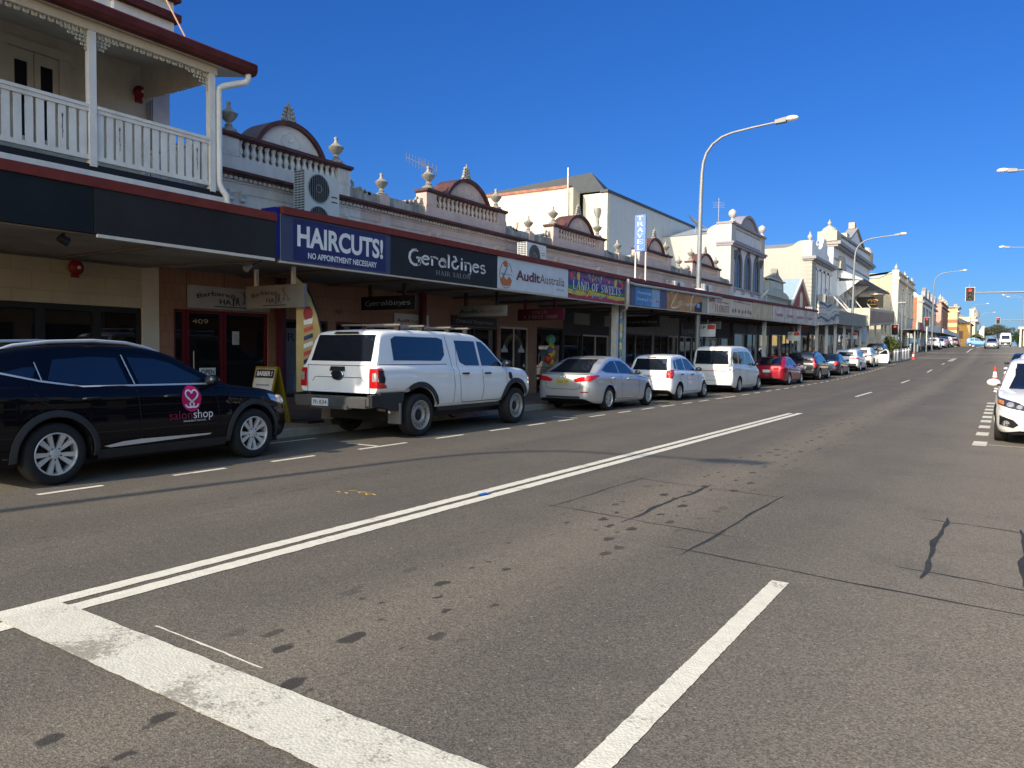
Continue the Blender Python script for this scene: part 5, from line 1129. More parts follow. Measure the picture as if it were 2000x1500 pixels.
def shopfront(parent, y0, y1, top, rise, fr, kind, zf):
    X = XS - .05; f = MB(); t = .06
    f.box(X - .06, X + .02, y0, y1, top - t, top); f.box(X - .06, X + .02, y0, y1, rise, rise + t); f.box(X - .06, X + .02, y0, y0 + t, rise + t, top - t); f.box(X - .06, X + .02, y1 - t, y1, rise + t, top - t)
    if kind == 'w' and y1 - y0 > 1.6: c = (y0 + y1) / 2; f.box(X - .06, X + .018, c - .025, c + .025, rise + t, top - t)
    if kind == 'd': f.box(X - .05, X + .01, y0 + t, y1 - t, rise + .55, rise + .65)
    F = f.build('door' if kind == 'd' else 'window', frames[fr], parent)
    p = MB(); p.box(X - .035, X - .02, y0 + t, y1 - t, rise + t, top - t); p.build('pane', shopglass, F)
    if kind == 'd': h = MB(); h.tube([(X + .05, y0 + .14, .95 + zf), (X + .05, y0 + .14, 1.35 + zf)], .014, 6); h.build('handle', steel, F)
    if rise > .2: r = MB(); r.box(X - .06, X + .03, y0, y1, .08, rise - .002); r.build('stall_riser', browntile if y0 < 16 else wallm['d'], parent)
for y0, y1, top, rise, fr, kind, wk in fronts:
    zf = zr(y0) + .13; shopfront(ar, y0, y1, top + zr(y0), rise + zr(y0), fr, kind, zf)
    if y0 - prev > .03:
        m = MB(); m.box(XS - .4, XS + .0, prev + .002, y0 - .002, .08, zb(y0) + .1); m.build('pier', wallm[wk], ar)
    m = MB(); m.box(XS - .4, XS - .003, y0 - .002, y1 + .002, top + zr(y0) + .002, zb(y0) + .15); m.build('shop_wall', wallm[wk], ar)
    prev = y1
for y, mat in ((26.4, wallm['g']), (29.0, wallm['w'] if 'w' in wallm else wallm['g'])):
    m = MB(); m.box(XS + .002, XS + .03, y - .9, y + .4, 2.62, 3.05); m.build('fanlight_panel', pm('pale_panel', (.22, .23, .22), .6), ar)
# awning over the footpath, running past the arcade
def aw(mb, x0, x1, a, b, f0, f1, n=12):
    for i in range(n):
        p, q = a + (b - a) * i / n, a + (b - a) * (i + 1) / n; mb.sheared(x0, x1, p, q, f0(p), f1(p), f0(q), f1(q))
A0, A1 = 9.12, 54.6
m = MB(); aw(m, XA - .12, XA - .03, A0, A1, zb, lambda y: zt(y) - .13); m.build('awning_fascia', pm('fascia_backing', (.30, .28, .25), .7, streak=.6), ar)
m = MB(); aw(m, XA - .15, XA + .05, A0, A1, lambda y: zt(y) - .128, zt); m.build('awning_capping', maroon, ar)
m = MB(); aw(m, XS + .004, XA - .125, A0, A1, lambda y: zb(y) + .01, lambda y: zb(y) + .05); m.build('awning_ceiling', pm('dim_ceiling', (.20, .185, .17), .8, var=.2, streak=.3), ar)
m = MB()
for i in range(12):
    p, q = A0 + (A1 - A0) * i / 12, A0 + (A1 - A0) * (i + 1) / 12
    m.add([(XF + .005, p, zt(p) - .02), (XA - .16, p, zt(p) - .06), (XA - .16, q, zt(q) - .06), (XF + .005, q, zt(q) - .02)], [(0, 1, 2, 3)])
m.build('awning_roof', roofiron, ar)
m = MB(); m.box(XA - .40, XA - .03, 9.02, 9.115, 3.1, 3.98); m.build('awning_end_board', pm('royal_blue_board', (.008, .012, .16), .45), ar)
y = 10.6
while y < 54: m = MB(); m.box(XS + .05, XA - .13, y, y + .08, zb(y) - .06, zb(y) + .005); m.build('awning_joist', pm('joist_brown', (.10, .08, .065), .7), ar); y += 2.45
m = MB(); aw(m, XA - .10, XA - .02, A0, A1, lambda y: zb(y) - .035, lambda y: zb(y) - .003); m.build('awning_batten', pm('pale_batten', (.5, .45, .38), .5), ar)
for y, x, mat in ((11.56, -13.45, 'wine_frame'), (23.9, -11.15, 'white_frame'), (25.3, -11.5, 'white_frame'), (16.4, -13.4, 'wine_frame'), (43.0, -11.1, 'white_frame'), (51.5, -11.1, 'white_frame')):
    w = .075 if 'wine' in mat else .09
    m = MB(); m.box(x - w, x + w, y - w, y + w, zr(y) + .1, zb(y) + .01); m.build('awning_post', MATS[mat], ar)
rb = pm('rainbow_pipe', (.5, .4, .3), .5)
n_ = rb.node_tree; tc_ = n_.nodes.new('ShaderNodeTexCoord'); wv = n_.nodes.new('ShaderNodeTexNoise'); wv.inputs['Scale'].default_value = 5; cr = n_.nodes.new('ShaderNodeValToRGB')
n_.links.new(tc_.outputs['Object'], wv.inputs['Vector']); n_.links.new(wv.outputs[0], cr.inputs[0])
for i, (p, c) in enumerate([(.3, (.35, .05, .25)), (.42, (.6, .45, .05)), (.5, (.55, .52, .5)), (.58, (.1, .35, .15)), (.7, (.1, .2, .5))]):
    e = cr.color_ramp.elements[i] if i < 2 else cr.color_ramp.elements.new(p); e.position = p; e.color = (*c, 1)
n_.links.new(cr.outputs[0], n_.nodes['Principled BSDF'].inputs['Base Color'])
m = MB(); m.tube([(XA + .07, 33.6, 3.98), (XA + .07, 33.5, 4.03), (XA + .07, 24.1, 3.86), (XA + .07, 23.52, 3.90)], .045, 8); m.tube([(XA + .07, 23.52, 3.99), (XA + .07, 23.52, 3.2), (XA + .0, 23.6, 3.05), (XA - .45, 24.15, 2.96), (XA - .5, 24.25, 2.8)], .055, 10)
dp = m.build('downpipe', pm('pipe_grey', (.36, .35, .33), .5), ar, smooth=50)
m = MB(); m.tube([(XA - .5, 24.25, 2.82), (XA - .5, 24.25, .2)], .056, 10); m.build('painted_pipe', rb, dp, smooth=50)
# ---------------------------------------------------------------- signs
def col(name, c, rough=.5, **k): return pm(name, srgb(*c), rough, **k)
txtw = pm('white_lettering', (.66, .65, .64), .5); txtdim = pm('grey_lettering', (.22, .22, .23), .5)
def fascia_sign(a, b, label, mat, inset=(0, 0), x=XA, trim=True):
    t = thing('fascia_sign', label, 'shop sign', (x, a, zb(a)), group='signs on the awning fascia')
    m = MB(); lo = lambda y: zb(y) + inset[0]; hi = lambda y: zt(y) - .132 - inset[1]
    n = max(1, int((b - a) / 4))
    for i in range(n): p, q = a + (b - a) * i / n, a + (b - a) * (i + 1) / n; m.sheared(x - .028, x, p, q, lo(p), hi(p), lo(q), hi(q))
    o = m.build('board', mat, t)
    H = lambda y: (lo(y), hi(y))
    def tx(s, y0, y1, f0, f1, mt, kind='sans', bold=0.0, shear=0.0, dx=.006, nm='lettering', arc=0.0):
        "text from y0 to y1, between fractions f0 and f1 of the board height"
        d = MB()
        def mp(u, v):
            y = y0 + u; l, h = H(y); return Vector((x + dx, y, l + (h - l) * (f0 + (f1 - f0) * v)))
        letters(d, s, (0, 0, 0), (0, 1, 0), (0, 0, 1), y1 - y0, 1.0, kind=kind, bold=bold, shear=shear, mapf=mp); return d.build(nm, mt, t, fixn=False)
    def shp(poly, mt, dx=.004, nm='print'):
        "polygon in (y, fraction of height)"
        d = MB(); d.add([(x + dx, y, H(y)[0] + (H(y)[1] - H(y)[0]) * f) for y, f in poly], [tuple(range(len(poly)))]); return d.build(nm, mt, t, fixn=False)
    def stroke(pts, w, mt, dx=.005, nm='print', asp=1.0):
        d = MB(); vs, fs = strokes_geo([(*p, *q, w) for p, q in zip(pts, pts[1:])]); hh = H(a)[1] - H(a)[0]
        d.add([(x + dx, y, H(y)[0] + f) for y, f in vs], fs); return d.build(nm, mt, t, fixn=False)
    return t, tx, shp, stroke, H
ell = lambda cy, cz, ry, rz, n=24, a0=0, a1=360: [(cy + ry * cos(radians(a0 + (a1 - a0) * i / n)), cz + rz * sin(radians(a0 + (a1 - a0) * i / n))) for i in range(n + (0 if a1 - a0 == 360 else 1))]
navy = pm('navy_sign', (.018, .022, .095), .4, var=.25, scale=2); slate = pm('slate_blue_board', (.045, .055, .11), .5, var=.12)
t, tx, shp, stroke, H = fascia_sign(9.13, 11.93, 'navy fascia sign reading HAIRCUTS! NO APPOINTMENT NECESSARY in white', slate)
shp([(9.38, .04), (11.78, .04), (11.78, .95), (9.38, .95)], navy, .003, 'panel')
tx('HAIRCUTS!', 9.47, 11.70, .38, .84, txtw, bold=.032, dx=.006); tx('NO APPOINTMENT NECESSARY', 9.72, 11.52, .12, .255, txtw, bold=.02, dx=.006)
t, tx, shp, stroke, H = fascia_sign(11.94, 15.86, 'charcoal fascia sign reading Geraldines HAIR SALON in white rounded letters', pm('charcoal_sign', (.020, .021, .021), .5, var=.2, scale=1.5, spec=.15))
tx('Geraldines', 12.50, 15.34, .39, .74, txtw, 'uncial'); tx('HAIR SALON', 13.42, 14.72, .15, .28, txtdim, 'serif')
t, tx, shp, stroke, H = fascia_sign(15.87, 19.52, 'white fascia sign reading AuditAustralia PTY LTD with an orange oval emblem', pm('silver_sign', (.50, .53, .56), .4, var=.08))
tx('Audit', 16.72, 17.92, .36, .68, pm('plum_print', (.12, .03, .04), .5), bold=.03); tx('Australia', 17.93, 19.30, .36, .68, pm('rust_print', (.20, .085, .05), .5)); tx('PTY LTD', 18.86, 19.26, .17, .25, pm('rust_print', (.2, .08, .05)))
org = pm('orange_print', (.42, .13, .03), .5)
shp(ell(16.25, .30, .27, .20, 16, 180, 360) + [(16.40, .42), (16.28, .30), (16.12, .42)], org, .004, 'emblem'); shp(ell(16.22, .80, .1, .1, 14), org, .004, 'emblem')
d = MB(); vs, fs = strokes_geo([(*p, *q, .022) for p, q in zip(ell(16.25, .36, .29, .33, 30, 100, 320), ell(16.25, .36, .29, .33, 30, 100, 320)[1:])] + [(*p, *q, .02) for p, q in zip(ell(16.25, .40, .27, .28, 12, 10, 70), ell(16.25, .40, .27, .28, 12, 10, 70)[1:])]); d.add([(XA + .006, y, zb(y) + z) for y, z in vs], fs); d.build('emblem', org, t, fixn=False)
d = MB(); vs, fs = strokes_geo([(16.08, .40, 16.14, .32, .03), (16.14, .32, 16.32, .60, .03)]); d.add([(XA + .008, y, zb(y) + z) for y, z in vs], fs); d.build('emblem', pm('green_print', (.03, .16, .13), .5), t, fixn=False)
tx('AuditAustralia', 16.0, 16.5, .45, .50, pm('rust_print', (.2, .08, .05)))
t, tx, shp, stroke, H = fascia_sign(19.53, 23.42, 'rainbow coloured fascia sign reading LAND OF SWEETS with balloons and stars', pm('violet_print', (.09, .05, .16), .45, var=.3, scale=4))
stripes = [((.0, .0), (.16, .13), (.30, .022, .04)), ((.13, .16), (.36, .30), (.50, .36, .03)), ((.36, .30), (.48, .42), (.03, .19, .06)), ((.48, .42), (.62, .56), (.025, .05, .24)), ((.62, .56), (.80, .74), (.10, .045, .22)), ((.80, .74), (.93, .88), (.26, .05, .16)), ((.93, .88), (1, 1), (.07, .05, .17))]
for i, ((a0, b0), (a1, b1), c) in enumerate(stripes):
    wv_ = lambda y, f0, f1: f0 + (f1 - f0) * (y - 19.53) / 3.89 + .035 * sin(y * 2.1 + i) * (0 if i in (0,) and f0 == 0 else 1)
    ys_ = [19.53 + 3.89 * k / 20 for k in range(21)]
    lo_ = [(y, max(0, wv_(y, a0, b0)) if i else 0) for y in ys_]; hi_ = [(y, min(1, wv_(y, a1, b1)) if i < 6 else 1) for y in ys_]
    for k in range(20): shp([lo_[k], lo_[k + 1], hi_[k + 1], hi_[k]], pm('stripe_print_%d' % i, c, .45, var=.15, scale=6), .003, 'stripe') if False else None
    d = MB()
    for k in range(20): d.add([(XA + .003, y, H(y)[0] + (H(y)[1] - H(y)[0]) * f) for y, f in (lo_[k], lo_[k + 1], hi_[k + 1], hi_[k])], [(0, 1, 2, 3)])
    d.build('stripe', pm(['red_stripe', 'yellow_stripe', 'green_stripe', 'blue_stripe', 'violet_stripe', 'rose_stripe', 'purple_stripe'][i], c, .45, var=.15, scale=6), t, fixn=False)
rnd = random.Random(3)
conf = {n: MB() for n in ('yellow_confetti', 'blue_confetti', 'red_confetti', 'green_confetti')}
for k in range(90):
    y = 19.7 + rnd.random() * 3.6; f = rnd.choice([.1 + rnd.random() * .26, .66 + rnd.random() * .28]) if rnd.random() < .85 else rnd.random() * .9 + .05
    r = rnd.uniform(.025, .075); nm = rnd.choice(list(conf)); l, h = H(y)
    pts = [(y + r * (1 if j % 2 == 0 else .45) * cos(j * pi / 5), l + (h - l) * f + r * (1 if j % 2 == 0 else .45) * sin(j * pi / 5)) for j in range(10)] if rnd.random() < .5 else ell(y, l + (h - l) * f, r * .8, r, 10)
    conf[nm].add([(XA + .0045 + k * .00001, u, v) for u, v in pts], [tuple(range(len(pts)))])
for n, c in (('yellow_confetti', (.55, .42, .04)), ('blue_confetti', (.08, .16, .42)), ('red_confetti', (.45, .06, .05)), ('green_confetti', (.1, .36, .28))): conf[n].build('confetti', pm(n, c, .5), t, fixn=False)
for y, f, c in ((19.72, .8, 'red_confetti'), (20.15, .82, 'yellow_confetti'), (22.7, .80, 'yellow_confetti'), (23.2, .74, 'red_confetti')):
    l, h = H(y); d = MB(); d.add([(XA + .006, u, v) for u, v in ell(y, l + (h - l) * f, .1, .13, 16)], [tuple(range(16))]); d.build('balloon', MATS[c], t, fixn=False)
for dx, mt, o in ((.008, pm('plum_shadow', (.09, .02, .06), .5), .022), (.011, txtw, 0)):
    d = MB()
    def mp(u, v, o=o, dx=dx):
        y = 19.80 + u + o; l, h = H(y); return Vector((XA + dx, y, l + (h - l) * (.33 + .32 * v) - o))
    letters(d, 'LAND OF SWEETS', (0, 0, 0), (0, 1, 0), (0, 0, 1), 3.3, 1.0, kind='serif', mapf=mp); d.build('lettering', mt, t, fixn=False)
t, tx, shp, stroke, H = fascia_sign(23.95, 27.2, 'purple grey fascia with a blue travel agency panel reading Maryborough Cruising & Travel', pm('purple_grey_board', (.075, .075, .15), .5, var=.12), inset=(0, .1))
shp([(24.3, .03), (26.5, .03), (26.5, .97), (24.3, .97)], pm('sky_blue_panel', (.05, .18, .40), .4, var=.3, scale=1.2), .003, 'panel')
shp([(25.75, .03), (26.5, .03), (26.5, .97), (25.75, .97)], pm('pale_blue_panel', (.22, .34, .48), .4, var=.3, scale=3), .004, 'panel'); shp([(25.85, .30), (26.42, .30), (26.42, .36), (25.85, .38)], MATS['red_confetti'], .005)
tx('Maryborough', 24.5, 25.7, .62, .76, txtw); tx('Cruising & Travel', 24.45, 26.1, .30, .44, txtw)
t, tx, shp, stroke, H = fascia_sign(27.25, 31.2, 'brown fascia sign of a lingerie shop with cream script and a pale draped figure', pm('tan_print', (.42, .19, .05), .5, var=.35, scale=2.2, streak=.2, streakcol=(.5, .30, .12)), inset=(0, .06))
crm = pm('cream_print', (.70, .58, .40), .5)
stroke(smooth_line([(27.6, .62), (27.95, .74), (28.3, .70), (27.95, .40), (27.65, .12), (28.05, .08), (28.4, .16)]), .06, crm); stroke(smooth_line([(28.4, .22), (28.5, .36), (28.62, .22), (28.5, .16), (28.7, .4), (28.75, .2), (28.9, .38), (28.95, .18)]), .03, crm); stroke(smooth_line([(28.1, .85), (28.5, .80), (28.9, .84), (29.3, .78), (29.7, .82)]), .03, crm)
tx('Lingerie by Kent', 29.1, 30.7, .30, .50, txtw, shear=.15)
stroke(smooth_line([(31.05, .72), (30.5, .74), (30.0, .62), (29.85, .35), (29.8, .05)]), .11, crm, .004); shp([(30.2, .02), (31.1, .02), (31.15, .62), (30.75, .55), (30.3, .35)], black, .006)
shp([(30.5, .26), (30.85, .26), (30.85, .48), (30.5, .48)], MATS['pale_blue_panel'], .008)
cr1 = pm('faded_cream_sign', (.62, .48, .36), .6, var=.15, scale=2, streak=.5, streakcol=(.30, .22, .15))
t, tx, shp, stroke, H = fascia_sign(31.95, 34.95, 'faded cream fascia sign reading FLORIST in brown capitals', cr1, inset=(.02, .04))
brn = pm('brown_print', (.15, .028, .016), .55); tx('FLORIST', 32.85, 34.88, .14, .54, brn, 'serif'); tx('Just for Flowers', 33.05, 34.8, .66, .82, brn, shear=.2); stroke(smooth_line([(32.0, .45), (32.15, .62), (32.3, .5), (32.45, .68), (32.55, .52), (32.7, .72), (32.8, .5)]), .07, brn); stroke(smooth_line([(32.5, .2), (32.65, .42), (32.75, .6)]), .05, MATS['blue_confetti'] if 'blue_confetti' in MATS else brn)
t, tx, shp, stroke, H = fascia_sign(35.0, 38.75, 'faded cream fascia sign with illegible flaking brown lettering, beside the florist sign', cr1, inset=(.02, .04))
for y0, f0 in ((35.35, .18), (35.75, .22), (36.3, .2), (36.9, .18), (37.4, .2), (37.9, .22), (38.3, .16)): shp([(y0, f0), (y0 + .22, f0), (y0 + .3, f0 + .14), (y0 + .1, f0 + .3), (y0 - .05, f0 + .12)], pm('faded_print', (.25, .15, .10), .6, var=.5, scale=12), .004)
stroke([(35.5, .66), (36.2, .66), (38.4, .62)], .03, MATS['faded_print']); stroke(smooth_line([(36.2, .6), (36.4, .8), (36.6, .64), (36.8, .74)]), .06, MATS['faded_print'])
t, tx, shp, stroke, H = fascia_sign(38.85, 42.75, 'blank weathered fawn fascia board without lettering', pm('fawn_weathered', (.56, .44, .29), .65, var=.25, scale=1.5, streak=.7, streakcol=(.20, .15, .09), s0=.45))
t, tx, shp, stroke, H = fascia_sign(42.85, 54.5, 'long peeling mauve and cream fascia board at the end of the maroon awning', pm('peeling_mauve', (.60, .49, .43), .7, var=.35, scale=2.5, streak=.8, streakcol=(.20, .12, .13), s0=.50))
ra = random.Random(9)
for k in range(4): shp([(43.3 + k * 2.6 + ra.random(), .3), (45 + k * 2.6, .34), (45.2 + k * 2.6, .52), (43.2 + k * 2.6, .5)], pm('ghost_print', (.34, .22, .22), .7, var=.6, scale=9), .003)

def hang(y, x0, x1, z0, z1, label, board, brack, th=.06, gp='signs hung under the awning', x_b=None):
    t = thing('hanging_sign', label, 'shop sign', ((x0 + x1) / 2, y, z0), group=gp)
    m = MB(); m.box(x0, x1, y - th / 2, y + th / 2, z0, z1); m.build('board', board, t)
    for x in x_b or (x0 + (x1 - x0) * .16, x0 + (x1 - x0) * .8): m = MB(); m.box(x - .035, x + .035, y - .03, y + .03, z1, zb(y) + .01); m.build('bracket', brack, t)
    def tx(s, u0, u1, f0, f1, mt, **k):
        d = MB(); letters(d, s, (x0 + (x1 - x0) * u0, y - th / 2 - .004, z0 + (z1 - z0) * f0), (1, 0, 0), (0, 0, 1), (x1 - x0) * (u1 - u0), (z1 - z0) * (f1 - f0), **k); return d.build('lettering', mt, t, fixn=False)
    def stroke(pts, w, mt):
        d = MB(); vs, fs = strokes_geo([(*p, *q, w) for p, q in zip(pts, pts[1:])]); d.add([(x0 + (x1 - x0) * u, y - th / 2 - .005, z0 + (z1 - z0) * v) for u, v in vs], fs); d.build('print', mt, t, fixn=False)
    return t, tx, stroke
palegrey = pm('pale_grey_sign', (.15, .155, .16), .35, var=.1); wine = pm('wine_board', (.075, .008, .024), .45)
def barber_art(tx, stroke):
    tx('Barbarella', .10, .60, .60, .80, ink, bold=.014, arc=.62); tx('HA', .36, .50, .23, .47, ink, bold=.02); tx('R', .555, .615, .23, .47, ink, bold=.02)
    stroke([(.528, .19), (.528, .54)], .018, ink); stroke([(.515, .2), (.542, .2)], .03, ink); stroke([(.515, .48), (.542, .48)], .03, ink); stroke([(.30, .12), (.70, .12)], .04, ink)
    stroke([(.625, .86), (.735, .42)], .010, ink); stroke([(.665, .92), (.665, .44)], .010, ink); stroke([(.735, .42), (.765, .36), (.745, .28), (.725, .34), (.735, .42)], .010, ink); stroke([(.665, .44), (.675, .34), (.65, .30), (.645, .38), (.665, .44)], .010, ink)
t, tx, stroke = hang(10.03, -12.64, -11.0, 2.32, 2.76, 'pale grey hanging sign reading Barbarella HAIR with scissors, on white brackets', palegrey, MATS['white_frame']); barber_art(tx, stroke)
t, tx, stroke = hang(13.22, -12.61, -11.0, 2.46, 2.77, 'black hanging sign reading Geraldines', pm('black_sign', (.006, .006, .007), .4), black); tx('Geraldines', .08, .92, .34, .66, txtdim, kind='uncial')
t, tx, stroke = hang(16.93, -12.58, -11.0, 2.48, 2.76, 'grey hanging sign reading AuditAustralia on black brackets', pm('mid_grey_sign', (.15, .155, .155), .4), black); tx('Audit', .03, .44, .32, .68, ink, bold=.03); tx('Australia', .45, .95, .32, .68, pm('plum_print', (.12, .03, .04)), shear=.2)  # board is one plain even grey
t, tx, stroke = hang(20.04, -12.61, -11.0, 2.50, 2.85, 'wine red hanging sign reading LOLLIE & PARTY SHOP', wine, wine); tx('LOLLIE', .33, .66, .58, .84, txtdim, kind='serif'); tx('& PARTY SHOP', .14, .88, .18, .44, txtdim, kind='serif')
t, tx, stroke = hang(27.62, -12.7, -11.0, 2.56, 2.97, 'black hanging sign with small pale lingerie shop lettering', pm('black_sign', (.006, .006, .007)), black); tx('by Lingerie On Kent', .08, .92, .40, .58, txtdim, kind='sans')
t, tx, stroke = hang(35.0, -12.79, -11.0, 2.72, 3.06, 'blank grey hanging sign with rounded corners near the lamp post', palegrey, black)
# flat signs on the shop fronts
def wall_sign(name, a, b, z0, z1, label, mat, x=XS + .03, cat='shop sign'):
    t = thing(name, label, cat, (x, a, z0)); m = MB(); m.box(x - .028, x, a, b, z0, z1); m.build('board', mat, t)
    def tx(s, u0, u1, f0, f1, mt, **k):
        d = MB(); letters(d, s, (x + .004, a + (b - a) * u0, z0 + (z1 - z0) * f0), (0, 1, 0), (0, 0, 1), (b - a) * (u1 - u0), (z1 - z0) * (f1 - f0), **k); return d.build('lettering', mt, t, fixn=False)
    def stroke(pts, w, mt):
        d = MB(); vs, fs = strokes_geo([(*p, *q, w) for p, q in zip(pts, pts[1:])]); d.add([(x + .005, a + (b - a) * u, z0 + (z1 - z0) * v) for u, v in vs], fs); d.build('print', mt, t, fixn=False)
    return t, tx, stroke
t, tx, stroke = wall_sign('wall_sign', 9.35, 11.35, 2.34, 2.79, 'pale grey wall sign reading Barbarella HAIR above the red framed door', pm('glossy_grey_sign', (.34, .35, .355), .15)); barber_art(tx, stroke)
t, tx, stroke = wall_sign('wall_sign', 15.46, 16.88, 2.21, 2.53, 'white wall sign reading AuditAustralia between two shop windows', pm('silver_sign', (.5, .53, .56))); tx('Audit', .05, .42, .28, .60, pm('plum_ink', (.16, .02, .03)), bold=.02); tx('Australia', .43, .90, .28, .60, pm('rust_print', (.2, .08, .05)), shear=.15)
t, tx, stroke = wall_sign('wall_sign', 17.95, 20.3, 2.3, 2.6, 'dark wall sign with old style lettering over the emporium window', pm('ink_blue_sign', (.012, .015, .03), .4)); tx('Oriental Emporium', .08, .9, .3, .68, txtdim, kind='sans', bold=.01)
t, tx, stroke = wall_sign('window_lettering', 10.22 - .8, 10.22 - .28, 2.02, 2.14, 'gold street number 409 on the glass of the red barber door', shopglass, x=XS - .062, cat='number sign'); tx('409', .15, .85, .1, .9, pm('gold_letter', (.34, .27, .14), .4), kind='sans')
t, tx, stroke = wall_sign('open_sign', 9.62, 9.98, .98, 1.14, 'white OPEN sign hanging on the red barber door', txtw, x=XS + .01, cat='sign'); tx('OPEN', .08, .92, .22, .8, ink, bold=.02)
t, tx, stroke = wall_sign('number_sign', 13.3, 13.6, 2.4, 2.53, 'small dark street number 407 on the tan tiled wall', MATS['brown_wall_tiles'], x=XS + .004, cat='number sign'); tx('407', .1, .9, .1, .9, ink)
t, tx, stroke = wall_sign('poster', 10.45, 10.62, 1.62, 1.9, 'small white notice taped inside the barber window', pm('paper', (.45, .45, .44), .6), x=XS - .066, cat='notice')
for k in range(5): stroke([(.15, .2 + k * .13), (.85, .2 + k * .13)], .03, txtdim)
t, tx, stroke = wall_sign('poster', 11.84, 12.72, .55, 2.02, 'grey RPR hair product poster with a blonde portrait in a shop window', pm('poster_grey', (.13, .14, .145), .35), x=XS - .062, cat='poster'); tx('RPR', .10, .86, .80, .93, ink)
m = MB(); o_ = (XS - .058, 12.35)
m.add([(o_[0], o_[1] + u, 1.36 + v) for u, v in ell(0, 0, .10, .15)], [tuple(range(24))]); m.build('portrait_face', pm('print_skin', (.20, .135, .10), .5), t, fixn=False)
m = MB(); m.add([(o_[0] - .001, o_[1] + .02 + u, 1.42 + v) for u, v in ell(0, 0, .13, .17)], [tuple(range(24))]); m.build('portrait_hair', pm('print_blonde', (.26, .21, .14), .5), t, fixn=False)
m = MB(); m.add([(o_[0] + .001, o_[1] + u, 1.0 + v) for u, v in ((-.28, -.4), (.24, -.4), (.22, .05), (.08, .2), (-.04, .2), (-.2, .08))], [tuple(range(6))]); m.build('portrait_dress', pm('print_white', (.24, .245, .25), .5), t, fixn=False)
t, tx, stroke = wall_sign('window_decal', 20.65, 22.2, .6, 2.25, 'rainbow arch and cloud stickers on the sweet shop window', pm('window_decal_glass', (.012, .012, .016), .04), x=XS - .062, cat='window sticker')
for r_, c in ((.62, 'red_stripe'), (.55, 'yellow_stripe'), (.48, 'green_stripe'), (.41, 'blue_stripe')):
    pts = [(.5 + r_ * .62 * cos(radians(a)), .62 + r_ * .5 * sin(radians(a))) for a in range(10, 171, 8)]; stroke(pts, .035, pm('dim_' + c, tuple(v * .35 for v in {'red_stripe': (.3, .022, .04), 'yellow_stripe': (.5, .36, .03), 'green_stripe': (.03, .19, .06), 'blue_stripe': (.025, .05, .24)}[c]), .4))
for u in (.16, .82): d = MB(); d.add([(XS - .055, 20.65 + 1.55 * u + a_, .6 + 1.65 * .62 + b_) for a_, b_ in [(-.2, -.09), (.2, -.09), (.17, .02), (.08, .06), (.03, .15), (-.06, .14), (-.1, .05), (-.18, .02)]], [tuple(range(8))]); d.build('print', pm('paper', (.45, .45, .44)), t, fixn=False)
t, tx, stroke = wall_sign('shop_name_sign', 36.85, 42.0, 2.52, 3.0, 'black shop sign reading ULTRA above the windows behind the lamp post', pm('black_sign', (.006, .006, .007)), cat='shop sign'); tx('ULTRA', .2, .62, .25, .72, txtdim)
# balloons at the lolly shop
t = thing('balloon_bunch', 'bunch of red and yellow balloons in the doorway of the lolly shop', 'balloons', (XS + .25, 23.4, .2))
m = MB(); m.tube([(XS + .25, 23.4, .15), (XS + .25, 23.4, 1.75)], .012, 5); m.build('stick', steel, t)
for dy, dz_, r_, c in ((-.15, 1.30, .13, 'red_confetti'), (.12, 1.34, .13, 'red_confetti'), (-.02, 1.52, .14, 'yellow_confetti'), (.14, 1.60, .12, 'red_confetti'), (.04, 1.24, .13, 'yellow_confetti'), (-.14, 1.62, .11, 'blue_confetti'), (.02, 1.75, .11, 'yellow_confetti'), (.05, 2.0, .16, 'green_confetti')):
    m = MB(); m.ball((XS + .25 + .05 * sin(dz_ * 9), 23.4 + dy, dz_), r_, 10, (1, 1, 1.12)); m.build('balloon', MATS[c], t, smooth=60)
# feather banner and A frame
t = thing('feather_banner', 'yellow feather banner printed with a red white and blue barber pole', 'banner', (-11.3, 10.3, .14))
def bz(z): return interp([(.5, .46), (1.2, .50), (1.8, .47), (2.2, .38), (2.55, .26), (2.8, .12), (2.92, 0)], z)
zs = [.5 + 2.42 * i / 24 for i in range(25)]
BU = Vector((.75, .66, 0)).normalized()                        # cloth direction
def bp_(u, z, o=0): p = Vector((-11.42, 10.18, z)) + BU * u; return p + Vector((BU.y, -BU.x, 0)) * (o + .012 * sin(z * 5 + u * 9))
lean = lambda z: .06 * max(0, z - .5)
left = lambda z: -.02 + .10 * max(0, (z - 1.2)) * 0; 
m = MB(); P = []
for z in zs:
    for k in range(5): P.append(bp_((bz(z)) * k / 4, z))
m.add(P, [(i * 5 + k, i * 5 + k + 1, (i + 1) * 5 + k + 1, (i + 1) * 5 + k) for i in range(24) for k in range(4)]); m.build('flag_cloth', pm('banner_yellow', (.40, .31, .13), .7, var=.12, scale=5), t)
m = MB(); m.tube([bp_(bz(z) + .02, z) for z in zs] + [bp_(0, 2.95)], .022, 6); m.build('pole_sleeve', black, t)
for i in range(8):
    z0 = .95 + i * .15; m = MB(); m.add([bp_(.14, z0, .014), bp_(.31, z0 + .07, .014), bp_(.31, z0 + .15, .014), bp_(.14, z0 + .08, .014)], [(0, 1, 2, 3)]); m.build('print', [MATS['red_confetti'], txtw, MATS['navy_sign']][i % 3], t, fixn=False)
m = MB(); m.add([bp_(.135 + .085 + .09 * cos(a_ * .5236), 2.22 + .14 * sin(a_ * .5236), .014) for a_ in range(12)], [tuple(range(12))]); m.build('print', inkred, t, fixn=False)
m = MB(); m.add([bp_(.14, 2.0, .017), bp_(.30, 2.03, .017), bp_(.30, 2.11, .017), bp_(.14, 2.09, .017)], [(0, 1, 2, 3)]); m.build('print', txtw, t, fixn=False)
m = MB(); m.box(-11.6, -11.0, 10.1, 10.5, .13, .17); m.build('base', black, t)
